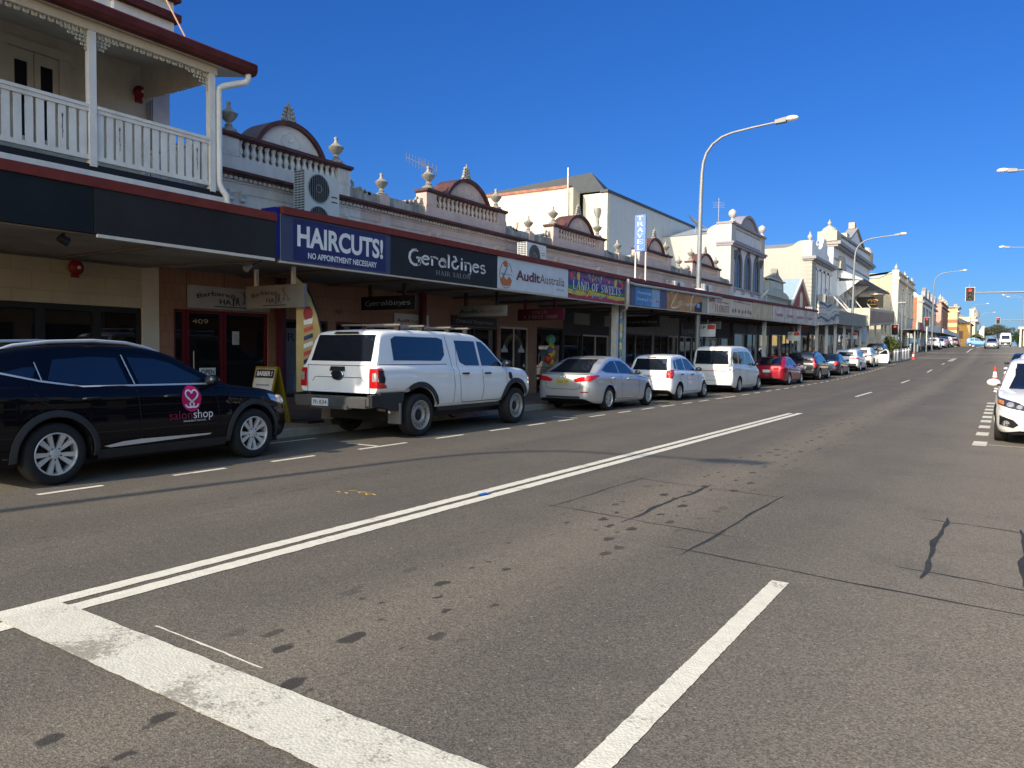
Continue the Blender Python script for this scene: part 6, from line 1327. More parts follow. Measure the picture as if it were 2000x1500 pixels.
t = thing('a_frame_sign', 'yellow A frame pavement sign headed BARBER ! outside the barber shop', 'pavement sign', (-11.75, 9.75, .13))
yel = pm('yellow_plastic', (.20, .14, .010), .5)
for s in (-1, 1):
    m = MB(); a = (-12.05, 9.78 + s * .28); m.add([(-12.05, 9.78 + s * .30, .14), (-11.45, 9.78 + s * .30, .14), (-11.45, 9.78 + s * .03, 1.20), (-12.05, 9.78 + s * .03, 1.20), (-12.05, 9.78 + s * .27, .14), (-11.45, 9.78 + s * .27, .14), (-11.45, 9.78 + s * .0, 1.20), (-12.05, 9.78 + s * .0, 1.20)], [(0, 1, 2, 3), (7, 6, 5, 4), (0, 4, 5, 1), (1, 5, 6, 2), (2, 6, 7, 3), (3, 7, 4, 0)]); m.build('panel', yel, t)
def ap(u, v): return Vector((-12.05 + .6 * u, 9.78 - .30 + .27 * v - .006, .14 + 1.06 * v))
m = MB(); m.add([ap(.05, .06), ap(.95, .06), ap(.95, .96), ap(.05, .96)], [(0, 1, 2, 3)]); m.build('poster', pm('paper', (.45, .45, .44)), t, fixn=False)
m = MB(); m.add([ap(.07, .80) - Vector((0, .003, 0)), ap(.93, .80) - Vector((0, .003, 0)), ap(.93, .95) - Vector((0, .003, 0)), ap(.07, .95) - Vector((0, .003, 0))], [(0, 1, 2, 3)]); m.build('print', ink, t, fixn=False)
m = MB(); letters(m, 'BARBER !', (0, 0, 0), (1, 0, 0), (0, 0, 1), .7, .08, bold=.03, mapf=lambda x, y: ap(.15 + x, .84 + y) - Vector((0, .006, 0))); m.build('lettering', txtw, t, fixn=False)
for k in range(4): m = MB(); m.add([ap(.2, .66 - k * .14) - Vector((0, .004, 0)), ap(.8, .66 - k * .14) - Vector((0, .004, 0)), ap(.8, .69 - k * .14) - Vector((0, .004, 0)), ap(.2, .69 - k * .14) - Vector((0, .004, 0))], [(0, 1, 2, 3)]); m.build('print', yel if k == 1 else txtdim, t, fixn=False)
# travel sign standing on the awning
t = thing('travel_sign', 'upright blue sign reading TRAVEL on two white posts above the awning', 'sign', (-10.75, 25, 4.1))
m = MB(); m.box(-10.95, -10.55, 24.97, 25.03, 5.09, 6.34); m.build('board', pm('blue_sign', (.10, .19, .50), .45), t)
for x in (-10.94, -10.56): m = MB(); m.box(x - .02, x + .02, 25.03, 25.07, 4.05, 5.5); m.build('post', white, t)
m = MB()
for i, c in enumerate('TRAVEL'): letters(m, c, (-10.86, 24.965, 6.16 - i * .203), (1, 0, 0), (0, 0, 1), .22, .145, kind='serif')
m.build('lettering', txtw, t, fixn=False)

# ---------------------------------------------------------------- things on the awning and parapet
def fan_unit(x, y0, y1, z0, z1, d, label, fans=1, lit=white):
    t = thing('air_conditioner', label, 'air conditioner', (x, y0, z0), group='air conditioner units on the awning roof'); w = y1 - y0; h = z1 - z0
    m = MB(); m.box(x - d, x, y0, y1, z0, z1); m.build('casing', pm('aircon_cream', (.50, .49, .46), .5, var=.06), t)
    for k in range(fans):
        cz = z0 + h * ((k + .5) / fans); r = min(h / fans, w) * .44; cy = y0 + w * .38
        m = MB(); m.lathe([(.001, .004), (r, .004)], (x, cy, cz), 24, 'x'); g_ = m.build('fan_opening', dark, t, fixn=False)
        m = MB(); m.lathe([(r, .0), (r * 1.04, .015), (r * .97, .02)], (x, cy, cz), 24, 'x'); m.lathe([(r * .25, .014), (r * .3, .018)], (x, cy, cz), 14, 'x')
        for i in range(-4, 5): e = sqrt(max(.001, 1 - (i / 5) ** 2)) * r; m.beam((x + .012, cy + i * r / 5, cz - e), (x + .012, cy + i * r / 5, cz + e), .007)
        m.build('fan_grille', greym, t)
    m = MB(); n = max(5, int(h / .055))
    for i in range(n):
        for c in range(3): m.box(x - d + .02 + c * (d - .04) / 3 + .008, x - d + .02 + (c + 1) * (d - .04) / 3 - .008, y0 - .004, y0 + .01, z0 + h * (i + .25) / n, z0 + h * (i + .85) / n)
    m.build('side_louvres', pm('louvre_grey', (.07, .08, .1), .6), t)
    m = MB()
    for z_ in (.66, .58): m.box(x + .001, x + .003, y0 + w * .76, y0 + w * .94, z0 + h * z_, z0 + h * (z_ + .02))
    m.build('maker_plate', ink, t)
    m = MB(); m.box(x - d, x, y0 + .1, y0 + .16, z0 - .5, z0); m.box(x - d, x, y1 - .16, y1 - .1, z0 - .5, z0); m.build('feet', greym, t)
fan_unit(-12.75, 11.62, 12.62, 4.02, 5.40, .36, 'large twin fan air conditioner unit on the awning roof, nearest the hotel', 2)
fan_unit(-12.9, 20.98, 22.2, 4.25, 5.06, .36, 'white single fan air conditioner unit on the awning, above the rainbow sign', 1)
fan_unit(-13.2, 34.9, 36.1, 4.5, 5.02, .4, 'small white air conditioner left of the tall lamp post', 1)
fan_unit(-13.2, 39.1, 40.3, 4.65, 5.22, .4, 'small white air conditioner just right of the tall lamp post', 1)
t = thing('tv_antenna', 'grey television antenna mast with many rods standing by an urn', 'antenna', (-14.5, 18.1, 6.0)); alug = pm('dull_aluminium', (.14, .145, .155), .6, metal=.2)
m = MB(); m.tube([(-14.5, 18.1, 5.2), (-14.5, 18.1, 6.95)], .02, 6); m.tube([(-14.5, 17.75, 6.98), (-14.5, 18.2, 6.95)], .012, 5); m.build('mast', alug, t)
for (p0, p1, n_, h_) in (((-14.9, 17.45, 7.2), (-14.4, 17.85, 6.92), 8, .2), ((-14.8, 17.95, 7.18), (-14.45, 18.3, 6.92), 5, .16)):
    m = MB(); p0 = Vector(p0); p1 = Vector(p1); m.beam(p0, p1, .018)
    for i in range(n_): q = p0.lerp(p1, i / (n_ - 1)); hh = h_ * (.7 + .5 * i / n_); m.beam(q - Vector((0, 0, hh)), q + Vector((0, 0, hh)), .010)
    m.build('element_array', alug, t)
t = thing('guy_wire', 'pale cable strung from the hotel parapet to the veranda roof', 'cable', (XU + .3, 8.0, 8)); m = MB(); m.tube([(XU + .29, 7.75, 8.2), (XU + .9, 8.2, 6.72)], .012, 5); m.build('cable', pm('copper_cable', (.5, .32, .22), .4), t)
t = thing('satellite_dish', 'pale satellite dish tilted edge on above the end of the arcade', 'satellite dish', (-13.0, 50.5, 4.9))
m = MB(); m.lathe([(.001, -.0), (.2, .02), (.35, .06), (.41, .09), (.35, .075), (.2, .035), (.001, .015)], (0, 0, 0), 22, 'z'); nq = Vector((-.74, -.19, .65)).to_track_quat('Z', 'Y')
m.v = [tuple(nq @ Vector(v) + Vector((-13.0, 50.5, 5.45))) for v in m.v]; m.build('dish', white, t, smooth=50)
m = MB(); m.tube([(-12.95, 50.5, 4.5), (-12.95, 50.5, 5.4)], .035, 6); m.build('mast', greym, t)
# ---------------------------------------------------------------- the theatre behind the arcade
th_ = thing('theatre', 'tall cream theatre hall with a grey side wall and hipped roof behind the arcade', 'building', (-18, 36.7, 0))
greyclad = pm('grey_cladding', (.44, .47, .49), .6, var=.05, streak=.15)
m = MB(); m.box(-34, -19.9, 36.7, 37.0, 3, 10.42); m.box(-34, -33.7, 37.0, 54, 3, 10.3); m.build('front_wall', creamd, th_)
m = MB(); m.box(-19.9, -19.45, 36.25, 37, 3, 10.3); m.build('buttress', pm('stained_render', (.45, .40, .29), .8, var=.2, streak=.7, streakcol=(.2, .17, .12)), th_)
m = MB(); m.box(-19.45, -18.0, 37.4, 37.7, 3, 10.1); m.box(-18.75, -18.62, 37.36, 37.4, 3, 10.1); m.build('side_wall', creamd, th_)
m = MB(); m.box(-18.3, -18.002, 37.7, 51.0, 3, 10.12); m.build('grey_wall', greyclad, th_)
m = MB(); m.box(-18.4, -17.93, 37.3, 51.1, 10.122, 10.26); m.build('grey_wall_capping', pm('dark_capping', (.05, .055, .06), .5), th_)
m = MB(); m.box(-34, -19.9, 36.6, 37.0, 10.422, 10.56); m.build('red_coping', pm('faded_red_coping', (.24, .10, .075), .85, var=.4, streak=.7, streakcol=(.34, .26, .19)), th_)
m = MB(); m.add([(-33.5, 37.2, 10.3), (-18.3, 37.7, 10.27), (-18.3, 51, 10.27), (-33.5, 53, 10.3), (-20.6, 40.6, 12.1), (-22.6, 49, 12.1)], [(0, 1, 4), (1, 2, 5, 4), (2, 3, 5), (3, 0, 4, 5)]); m.build('roof', pm('grey_roof_iron', (.075, .08, .082), .7, var=.1, spec=.1), th_)
m = MB(); m.tube([(-23.3, 36.62, 8.6), (-23.3, 36.62, 5)], .07, 6); m.lathe([(.07, 8.4), (.16, 8.75), (.18, 8.85), (.14, 8.85)], (-23.3, 36.62, 0), 10); m.build('downpipe', creamd, th_, smooth=50)
m = MB(); m.tube([(-18.55, 37.3, 9.2), (-18.55, 37.3, 7.1), (-19.3, 37.2, 6.7)], .08, 6); m.lathe([(.08, 8.8), (.2, 9.1), (.2, 9.3), (.05, 9.3)], (-18.55, 37.3, 0), 8); m.build('flue', greym, th_, smooth=50)
m = MB(); m.box(-25.6, -24.2, 36.66, 36.705, 5.9, 7.4); m.build('blocked_window', pm('render_panel', (.60, .53, .38), .8, var=.1), th_)
t = thing('flag_pole', 'slim white pole standing at the corner of the cream theatre', 'pole', (-19.7, 36.15, 8)); m = MB(); m.tube([(-19.72, 36.15, 8.2), (-19.72, 36.15, 11.35)], [.05, .03], 6); m.build('pole', white, t)

# ---------------------------------------------------------------- white shop with arched windows
dw = thing('arched_window_building', 'white two storey shop with three tall arched windows, ball finials and a long side wall', 'building', (XF, 45.3, 0))
wwall = pm('white_render', (.385, .378, .365), .7, var=.07, streak=.3, streakcol=(.42, .39, .36), bump=.1)
lil = pm('lilac_trim', (.24, .22, .25), .6, var=.12); lilw = pm('lilac_wall', (.56, .54, .56), .6, var=.08, streak=.3)
m = MB(); m.box(-30, -14.5, 45.3, 45.7, 2, 8.78); m.box(-30, -14.5, 45.7, 52.6, 2, 4.9); m.build('side_wall', wwall, dw)
m = MB(); q = [(-15.2, 5), (-14.5, 5), (-14.5, 9.3)] + [(-14.5 - .72 * sin(a_ * .157), 9.3 - .52 * (1 - cos(a_ * .157))) for a_ in range(1, 11)]; m.prism([(x, z) for x, z in q], 'y', 45.31, 45.69); m.build('side_wall', wwall, dw)
m = MB(); m.add([(-30, 45.25, 8.78), (-15.1, 45.25, 8.78), (-15.1, 50, 9.9), (-30, 50, 9.9)], [(0, 1, 2, 3)]); m.add([(-30, 55, 8.78), (-15.1, 55, 8.78), (-15.1, 50, 9.9), (-30, 50, 9.9)], [(0, 1, 2, 3)]); m.add([(-15.1, 45.25, 8.78), (-15.1, 55, 8.78), (-15.1, 50, 9.9)], [(0, 1, 2)]); m.build('roof', roofiron, dw)
m = MB(); m.box(-14.5, XF, 45.3, 52.65, 4.6, 9.3); m.build('front_wall', lilw, dw)
m = MB(); m.box(-14.55, XF + .1, 45.25, 46.1, 8.25, 9.3); m.box(-14.5, XF + .07, 45.28, 46.0, 4.6, 8.25); m.build('pilaster', wwall, dw)
m = MB(); m.box(-14.5, XF + .07, 51.9, 52.68, 4.6, 8.25); m.box(-14.5, XF + .1, 51.9, 52.72, 8.25, 9.3); m.build('pilaster', wwall, dw)
m = MB(); m.box(-14.6, XF + .28, 45.18, 52.8, 8.14, 8.24); m.box(-14.6, XF + .2, 45.22, 52.76, 8.02, 8.14); m.box(-14.6, XF + .2, 45.2, 52.78, 9.3, 9.42); m.box(XF, XF + .03, 46.2, 51.8, 8.4, 8.45); m.box(XF, XF + .03, 46.2, 51.8, 9.1, 9.15); m.build('cornice', lil, dw)
for cy in (47.0, 49.0, 51.0):
    arch = lambda r, z0: [(cy - r, z0)] + [(cy - r * cos(pi * i / 12), 6.85 + r * 1.45 * sin(pi * i / 12)) for i in range(13)] + [(cy + r, z0)]
    m = MB(); a_, b_ = arch(.72, 5.62), arch(.55, 5.62)
    for i in range(len(a_) - 1): m.prism([a_[i], a_[i + 1], b_[i + 1], b_[i]], 'x', XF, XF + .09)
    f = m.build('arched_window', pm('dark_lilac', (.115, .105, .13), .6, var=.1), dw); m = MB(); m.prism(arch(.56, 5.62), 'x', XF + .002, XF + .015); m.build('pane', winglass, f)
    m = MB(); m.box(XF + .016, XF + .04, cy - .02, cy + .02, 5.62, 7.5); m.box(XF + .016, XF + .04, cy - .54, cy + .54, 6.5, 6.54); m.build('glazing_bar', MATS['dark_lilac'], f)
    m = MB(); m.prism([(cy - .1, 8.02), (cy + .1, 8.02), (cy + .06, 7.8), (cy - .06, 7.8)], 'x', XF, XF + .16); m.build('keystone', pm('dark_keystone', (.06, .055, .06), .6), dw)
m = MB(); m.box(XF, XF + .16, 46.1, 51.9, 5.52, 5.61)
for y in (46.3, 47.9, 48.1, 49.9, 50.1, 51.7): m.box(XF, XF + .13, y - .06, y + .06, 5.3, 5.519)
m.build('window_sill', lil, dw)
for y in (46.05, 51.95): m = MB(); m.prism([(XF, 7.8), (XF + .22, 7.8), (XF + .22, 7.7), (XF + .1, 7.3), (XF, 7.2)], 'y', y - .12, y + .12); m.build('bracket', MATS['dark_keystone'], dw)
c, hw, ri = 49.05, 2.1, .85; R = (hw * hw + ri * ri) / (2 * ri); t0 = math.asin(hw / R); zc = 9.42 + ri - R
arc_ = lambda rad: [(c + rad * sin(-t0 + 2 * t0 * i / 20), zc + rad * cos(-t0 + 2 * t0 * i / 20)) for i in range(21)]
m = MB(); m.prism([p for p in arc_(R - .12) if p[1] > 9.42], 'x', XF - .3, XF + .02); m.build('tympanum', pm('grey_tympanum', (.28, .27, .29), .7, var=.25, scale=8), dw)
m = MB(); o_, i_ = arc_(R), arc_(R - .16)
for k in range(20): m.prism([o_[k], o_[k + 1], i_[k + 1], i_[k]], 'x', XF - .55, XF + .14)
m.build('gable_arch', lil, dw, smooth=40)
bf = MB(); bf.lathe([(.001, 0), (.26, 0), (.26, .10), (.13, .16), (.10, .28), (.15, .34), (.28, .50), (.31, .66), (.26, .82), (.14, .92), (.05, .97), (.001, 1.0)], (0, 0, 0), 14); bo = bf.build('ball_finial', wwall, smooth=45); bfm = bo.data; bpy.data.objects.remove(bo)
child('ball_finial', bfm, dw, (-13.8, 45.7, 9.42), .78); child('ball_finial', bfm, dw, (-13.8, 52.3, 9.42), .78); child('ball_finial', bfm, dw, (-19.2, 47.0, 8.9), .8)
t = thing('tv_antenna', 'small thin aerial behind the ball finial of the arched window building', 'antenna', (-14.8, 46.2, 9.4)); m = MB(); m.tube([(-14.8, 46.2, 9.2), (-14.8, 46.2, 11.0)], .02, 5); [m.beam((-15.1, 46.0 + .02 * k, 10.75 - .1 * k), (-14.5, 46.4, 10.75 - .1 * k), .012) for k in range(4)]; m.build('mast', greym, t)
t = thing('satellite_dish', 'grey mesh dish tipped on the iron roof beside the arched window building', 'satellite dish', (-16.5, 46.5, 9)); m = MB(); m.lathe([(.001, 0), (.4, .04), (.7, .16), (.4, .06), (.001, .02)], (0, 0, 0), 18, 'x'); m.v = [tuple(Matrix.Rotation(radians(-50), 4, 'Y') @ Vector(v) + Vector((-16.3, 46.4, 9.6))) for v in m.v]; m.build('dish', greym, t, smooth=50); m = MB(); m.tube([(-16.3, 46.5, 8.9), (-16.3, 46.5, 9.6)], .03, 5); m.build('mast', greym, t)

# ---------------------------------------------------------------- small parapet shop, gabled shop
es = thing('parapet_shop', 'small grey parapet shop with a stepped top and tiny dark pediment', 'building', (XF, 53, 0))
egr = pm('grey_green_render', (.36, .37, .33), .7, var=.12, streak=.5, streakcol=(.14, .14, .12))
m = MB(); m.prism([(52.85, 3), (60.3, 3), (60.3, 5.95), (59.4, 6.15), (58.6, 6.2), (58.5, 6.85), (54.4, 6.75), (54.3, 6.15), (53.6, 6.1), (52.85, 5.8)], 'x', XF - .5, XF); m.build('front_wall', egr, es)
m = MB(); m.box(-26, XF - .5, 52.9, 60.3, 3, 5.6); m.build('hall', egr, es)
m = MB(); m.box(XF, XF + .22, 52.9, 60.35, 5.66, 5.76); m.box(XF - .5, XF + .12, 54.2, 58.7, 6.84, 6.93); m.box(XF, XF + .12, 52.9, 60.3, 5.1, 5.17); m.build('cornice', egr, es)
m = MB(); y = 53
while y < 60.2: m.box(XF, XF + .12, y, y + .14, 5.55, 5.655); y += .3
m.build('dentil_course', egr, es)
m = MB(); m.prism([(54.6, 6.932), (58.3, 6.932), (56.9, 7.3), (56.5, 7.75), (56.1, 7.3)], 'x', XF - .4, XF + .05); m.build('pediment', stone, es)
m = MB(); m.box(XF, XF + .02, 54.9, 58.0, 6.3, 6.75); m.build('name_panel', pm('pale_panel_grey', (.42, .43, .39), .7), es)
fs = thing('gabled_shop', 'shop with a steep red and cream half timbered gable and pale blue iron roof', 'building', (-13.6, 63.4, 0))
redt = pm('barn_red', (.24, .045, .03), .6, var=.15)
m = MB(); m.prism([(60.5, 3.5), (66.7, 3.5), (66.7, 5.5), (63.5, 7.45), (60.5, 5.5)], 'x', -13.9, -13.6); m.build('gable_wall', redt, fs)
m = MB(); m.prism([(61.6, 4.5), (62.6, 4.5), (62.6, 5.4), (62.0, 5.3)], 'x', -13.6, -13.56); m.prism([(64.4, 4.5), (65.4, 4.5), (65.0, 5.3), (64.4, 5.4)], 'x', -13.6, -13.56); m.prism([(63.1, 4.5), (63.9, 4.5), (63.9, 6.3), (63.5, 6.6), (63.1, 6.3)], 'x', -13.6, -13.56); m.build('gable_panels', cream, fs)
pib = pm('pale_blue_iron', (.26, .34, .39), .45, var=.08)
m = MB(); m.beam((-13.55, 60.2, 5.42), (-13.55, 63.5, 7.56), .25, .12, (1, 0, 0)); m.beam((-13.55, 66.9, 5.42), (-13.55, 63.5, 7.56), .25, .12, (1, 0, 0)); m.build('barge_board', pm('cream_barge', (.58, .55, .45), .6), fs)
m = MB(); m.add([(-13.5, 60.1, 5.38), (-13.5, 63.5, 7.62), (-24, 63.5, 7.62), (-24, 60.1, 5.38)], [(0, 1, 2, 3)]); m.add([(-13.5, 66.9, 5.38), (-13.5, 63.5, 7.62), (-24, 63.5, 7.62), (-24, 66.9, 5.38)], [(0, 1, 2, 3)]); m.build('roof', pib, fs)
m = MB(); m.box(-24, -13.9, 60.6, 66.6, 3.2, 5.3); m.build('walls', cream, fs)
fan_unit(-12.6, 62.7, 64.2, 4.75, 5.35, .5, 'grey air conditioner in front of the red gable', 1)

# ---------------------------------------------------------------- big white building
gb = thing('white_emporium', 'large white two storey emporium with a stepped parapet, flame finials and a triangular pediment', 'building', (XF, 67.6, 0))
gw = pm('emporium_white', (.345, .33, .29), .7, var=.06, streak=.25, streakcol=(.45, .42, .36)); gf = pm('emporium_front', (.62, .64, .67), .65, var=.08, streak=.25); gtrim = pm('emporium_trim', (.24, .24, .25), .6, var=.15)
m = MB(); q = [(-40, 3), (XF - .02, 3), (XF - .02, 11.2), (-14.6, 11.2), (-14.9, 11.1), (-15.3, 10.8), (-15.9, 10.68), (-40, 10.68)]; m.prism(q, 'y', 67.6, 68.0); m.build('side_wall', gw, gb)
m = MB(); m.box(-40, XF - .4, 68.0, 100, 3, 9.2); m.build('hall', gw, gb)
m = MB(); m.add([(-40, 67.7, 10.68), (-15.5, 67.7, 10.68), (-15.5, 72, 11.6), (-40, 72, 11.6)], [(0, 1, 2, 3)]); m.add([(-40, 80, 10.1), (-15.5, 80, 10.1), (-15.5, 72, 11.6), (-40, 72, 11.6)], [(0, 1, 2, 3)]); m.build('roof', pm('grey_slate', (.22, .22, .22), .6, var=.2), gb)
m = MB(); m.box(XF - .4, XF, 67.62, 77, 3.2, 9.6); m.build('front_wall', gf, gb)
m = MB(); m.box(XF - .45, XF + .12, 67.55, 69.2, 3.2, 9.55)
for k in range(14): m.box(XF - .47, XF + .15, 67.52, 69.23, 5.0 + k * .33, 5.28 + k * .33)
m.build('corner_pilaster', gw, gb)
m = MB(); m.box(XF - .6, XF + .5, 67.3, 77, 9.62, 9.86); m.box(XF - .5, XF + .3, 67.4, 77, 9.5, 9.62); m.build('cornice', gtrim, gb)
m = MB(); m.prism([(67.55, 9.86), (69.2, 9.86), (69.2, 11.1), (68.4, 11.25), (67.55, 11.1)], 'x', XF - .6, XF + .1); m.prism([(69.2, 9.86), (77, 9.86), (77, 10.2), (75.8, 10.3), (74.9, 10.8), (74.0, 12.0), (73.2, 12.1), (72.3, 11.2), (71.2, 10.7), (70.4, 11.0), (69.2, 11.1)], 'x', XF - .35, XF); m.build('wing_parapet', gf, gb)
ff = MB(); ff.lathe([(.001, 0), (.30, 0), (.30, .12), (.16, .2), (.18, .32), (.36, .55), (.40, .75), (.33, .95), (.18, 1.1), (.12, 1.3), (.05, 1.5), (.001, 1.7)], (0, 0, 0), 12); fo = ff.build('flame_finial', gw, smooth=45); ffm = fo.data; bpy.data.objects.remove(fo)
child('flame_finial', ffm, gb, (-14.05, 68.4, 11.2), .52); child('flame_finial', ffm, gb, (-14.0, 71.0, 10.75), .5); child('flame_finial', ffm, gb, (-14.0, 75.6, 10.25), .5)
m = MB(); m.box(XF - .4, XF + .1, 77.0, 100, 3.2, 12.0); m.build('front_wall', gf, gb)
m = MB(); m.box(XF - .7, XF + .75, 76.8, 100.3, 12.0, 12.3); m.box(XF - .6, XF + .5, 76.9, 100.2, 11.8, 12.0); m.sheared(XF - .4, XF + .4, 77, 100.1, 13.0, 13.2, 13.45, 13.65); m.box(XF + .1, XF + .16, 77.2, 99.8, 10.7, 10.85); m.build('cornice', gtrim, gb)
m = MB(); m.sheared(XF - .35, XF + .2, 77, 100, 12.3, 13.0, 12.3, 13.45); m.build('main_parapet', gf, gb)
m = MB(); m.box(XF - 1.3, XF + .42, 76.7, 79.0, 12.3, 13.22); m.box(XF - .9, XF + .42, 98.4, 100.12, 12.3, 13.7); m.build('parapet_pier', gw, gb)
m = MB(); m.lathe([(.8, 13.22), (.8, 13.3), (.62, 13.5), (.55, 13.62), (.3, 13.75), (.22, 13.85)], (XF - .45, 77.8, 0), 16); m.lathe([(.75, 13.7), (.75, 13.85), (.5, 14.3), (.001, 14.45)], (XF - .3, 99.2, 0), 14); m.build('pier_cap', gw, gb, smooth=40)
child('flame_finial', ffm, gb, (XF - .45, 77.8, 13.8), .42)
m = MB(); m.prism([(84.5, 13.1), (93.5, 13.3), (93.5, 13.5), (89, 15.0), (84.5, 13.3)], 'x', XF - .3, XF + .2); m.build('pediment', gf, gb)
m = MB(); m.beam((XF - .1, 84.2, 13.35), (XF - .1, 89, 15.12), .2, 1.0, (1, 0, 0)); m.beam((XF - .1, 93.8, 13.55), (XF - .1, 89, 15.12), .2, 1.0, (1, 0, 0)); m.build('pediment_coping', gtrim, gb)
m = MB(); m.box(XF - .5, XF + .1, 88.5, 89.5, 15.1, 15.75); m.box(XF - .6, XF + .3, 82.8, 84.2, 13.2, 13.85); m.build('pediment_block', gw, gb)
for y0, y1, z0, z1 in [(69.5, 70.9, 5.6, 9.1), (71.3, 72.7, 5.6, 9.1), (73.1, 74.5, 5.6, 9.1), (74.9, 76.3, 5.6, 9.1), (79.5, 81.5, 5.9, 9.3), (82.5, 84.5, 5.9, 9.3), (86, 88, 5.9, 9.3), (90, 92, 5.9, 9.3), (94, 96, 5.9, 9.3)]:
    xo = XF if y1 < 77 else XF + .1
    m = MB(); m.box(xo, xo + .12, y0, y0 + .18, z0, z1); m.box(xo, xo + .12, y1 - .18, y1, z0, z1); m.box(xo, xo + .12, y0, y1, z1 - .2, z1); m.box(xo, xo + .16, y0 - .1, y1 + .1, z0 - .15, z0); f = m.build('window', gf, gb)
    m = MB(); m.box(xo + .002, xo + .02, y0 + .18, y1 - .18, z0, z1 - .2); m.build('pane', pm('shuttered_pane', (.25, .28, .33), .4, var=.2, scale=3), f)
m = MB(); m.prism([(XF + .1, 9.85), (XF + .6, 9.75), (XF + 2.4, 8.9), (XF + 2.4, 8.75), (XF + .1, 9.1)], 'y', 79.2, 98.5); m.build('hood_roof', pm('hood_grey', (.33, .37, .42), .55), gb)
m = MB(); m.box(XF + 2.38, XF + 2.45, 79.1, 98.6, 8.74, 8.92); m.build('hood_edge', pm('dark_capping', (.05, .055, .06)), gb)
for y in (79.3, 85.6, 92, 98.2): m = MB(); m.prism([(XF + .1, 7.3), (XF + .3, 7.3), (XF + 2.1, 8.75), (XF + .1, 8.75)], 'y', y, y + .15); m.build('hood_bracket', gf, gb)
m = MB(); m.prism([(78.6, 9.9), (81.8, 9.9), (81.6, 10.6), (80.9, 11.2), (79.8, 11.2), (78.8, 10.6)], 'x', XF + .1, XF + .5); m.build('hood_cartouche', gw, gb)
m = MB(); m.box(XF, XF + .45, 67.4, 100, 5.15, 5.3); m.build('string_course', MATS['dark_capping'], gb)
for y, z in ((70.2, 6.0), (74.2, 6.1), (80.6, 6.3), (87.2, 7.4), (95, 6.4)): fan_unit(XF + .75, y, y + 1.3, z, z + .85, .6, {70.2: 'window air conditioner on the white emporium, leftmost', 74.2: 'window air conditioner on the white emporium above the longest stay rod', 80.6: 'window air conditioner under the hood roof of the emporium', 87.2: 'high window air conditioner behind the second lamp post', 95: 'farthest window air conditioner on the white emporium'}[y], 1)
# its street awning
wv = pm('wavy_mural', (.40, .36, .33), .6); nn = wv.node_tree; bb = nn.nodes['Principled BSDF']
tc_ = nn.nodes.new('ShaderNodeTexCoord'); mp_ = nn.nodes.new('ShaderNodeMapping'); mp_.inputs['Scale'].default_value = (1, .7, 1); w_ = nn.nodes.new('ShaderNodeTexWave'); w_.bands_direction = 'Z'; w_.inputs['Scale'].default_value = .38; w_.inputs['Distortion'].default_value = 9; w_.inputs['Detail'].default_value = 2; w_.inputs['Detail Scale'].default_value = .8
cr = nn.nodes.new('ShaderNodeValToRGB'); nn.links.new(tc_.outputs['Object'], mp_.inputs[0]); nn.links.new(mp_.outputs[0], w_.inputs['Vector']); nn.links.new(w_.outputs[0], cr.inputs[0]); nn.links.new(cr.outputs[0], bb.inputs['Base Color'])
for i, (p, c_) in enumerate([(.0, (.06, .10, .13)), (.25, (.52, .45, .38)), (.45, (.58, .52, .46)), (.62, (.26, .09, .08)), (.8, (.56, .50, .44))]):
    e = cr.color_ramp.elements[i] if i < 2 else cr.color_ramp.elements.new(p); e.position = p; e.color = (*c_, 1)
t = thing('mural_board', 'tall awning board painted with brown and blue waves', 'sign', (XA, 55, 3.7)); m = MB(); m.sheared(XA - .1, XA + .02, 54.9, 62.4, 3.6, 5.25, 4.0, 5.3); m.build('board', wv, t)
m = MB(); m.sheared(XA - .12, XA, 62.45, 76, 3.95, 5.0, 4.2, 5.25); m.build('awning_fascia', pm('grey_fascia', (.24, .225, .20), .7, var=.12, streak=.5), gb)
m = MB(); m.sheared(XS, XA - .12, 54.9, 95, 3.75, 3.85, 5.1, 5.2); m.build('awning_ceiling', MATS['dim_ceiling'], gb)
m = MB(); m.sheared(XS, XA + .3, 76.1, 94.5, 4.3, 5.95, 5.2, 6.55); m.build('corner_awning', pm('fawn_render', (.46, .42, .34), .7, var=.12, streak=.4), gb)
m = MB(); m.sheared(XA + .302, XA + .33, 76.3, 94.2, 4.55, 5.7, 5.35, 6.3); m.build('fascia_panel', pm('rust_lettered_panel', (.33, .22, .15), .7, var=.45, scale=1.6, stretch=(1, 2.5, .4)), gb)
for y in (57, 60.5, 64, 68, 72, 76.5, 81, 86, 91, 94): m = MB(); m.box(-11.2, -11.02, y, y + .18, zr(y), zr(y) + 3.9); m.build('awning_post', white, gb)
lastp = 54.7
for k, (y0, y1, fr_) in enumerate([(46.0, 48.6, 'n'), (48.8, 51.4, 'n'), (51.5, 54.4, 'k'), (54.9, 57.6, 'a'), (57.9, 60.3, 'k'), (60.5, 63.4, 'w'), (63.5, 66.5, 'k'), (67.2, 70.5, 'a'), (70.6, 74, 'w'), (74.2, 78, 'k'), (78.5, 82, 'a'), (82.4, 86.5, 'w'), (87, 94, 'k')]):
    par = dw if y1 < 53 else es if y1 < 60.4 else fs if y1 < 67 else gb
    shopfront(par, y0, y1, 2.75 + zr(y0), .35 + zr(y0), fr_, 'w' if k % 3 else 'd', zr(y0))
    m = MB(); m.box(XS - .4, XS - .03, y0 - .3, y1 + .1, zr(y0) + 2.76, zb(y0) + .8); m.box(XS - .3, XS - .06, y0 - .25, y0 - .01, .1, zr(y0) + 2.755); m.build('shop_wall', wallm['n' if k < 3 else 'd'], par)
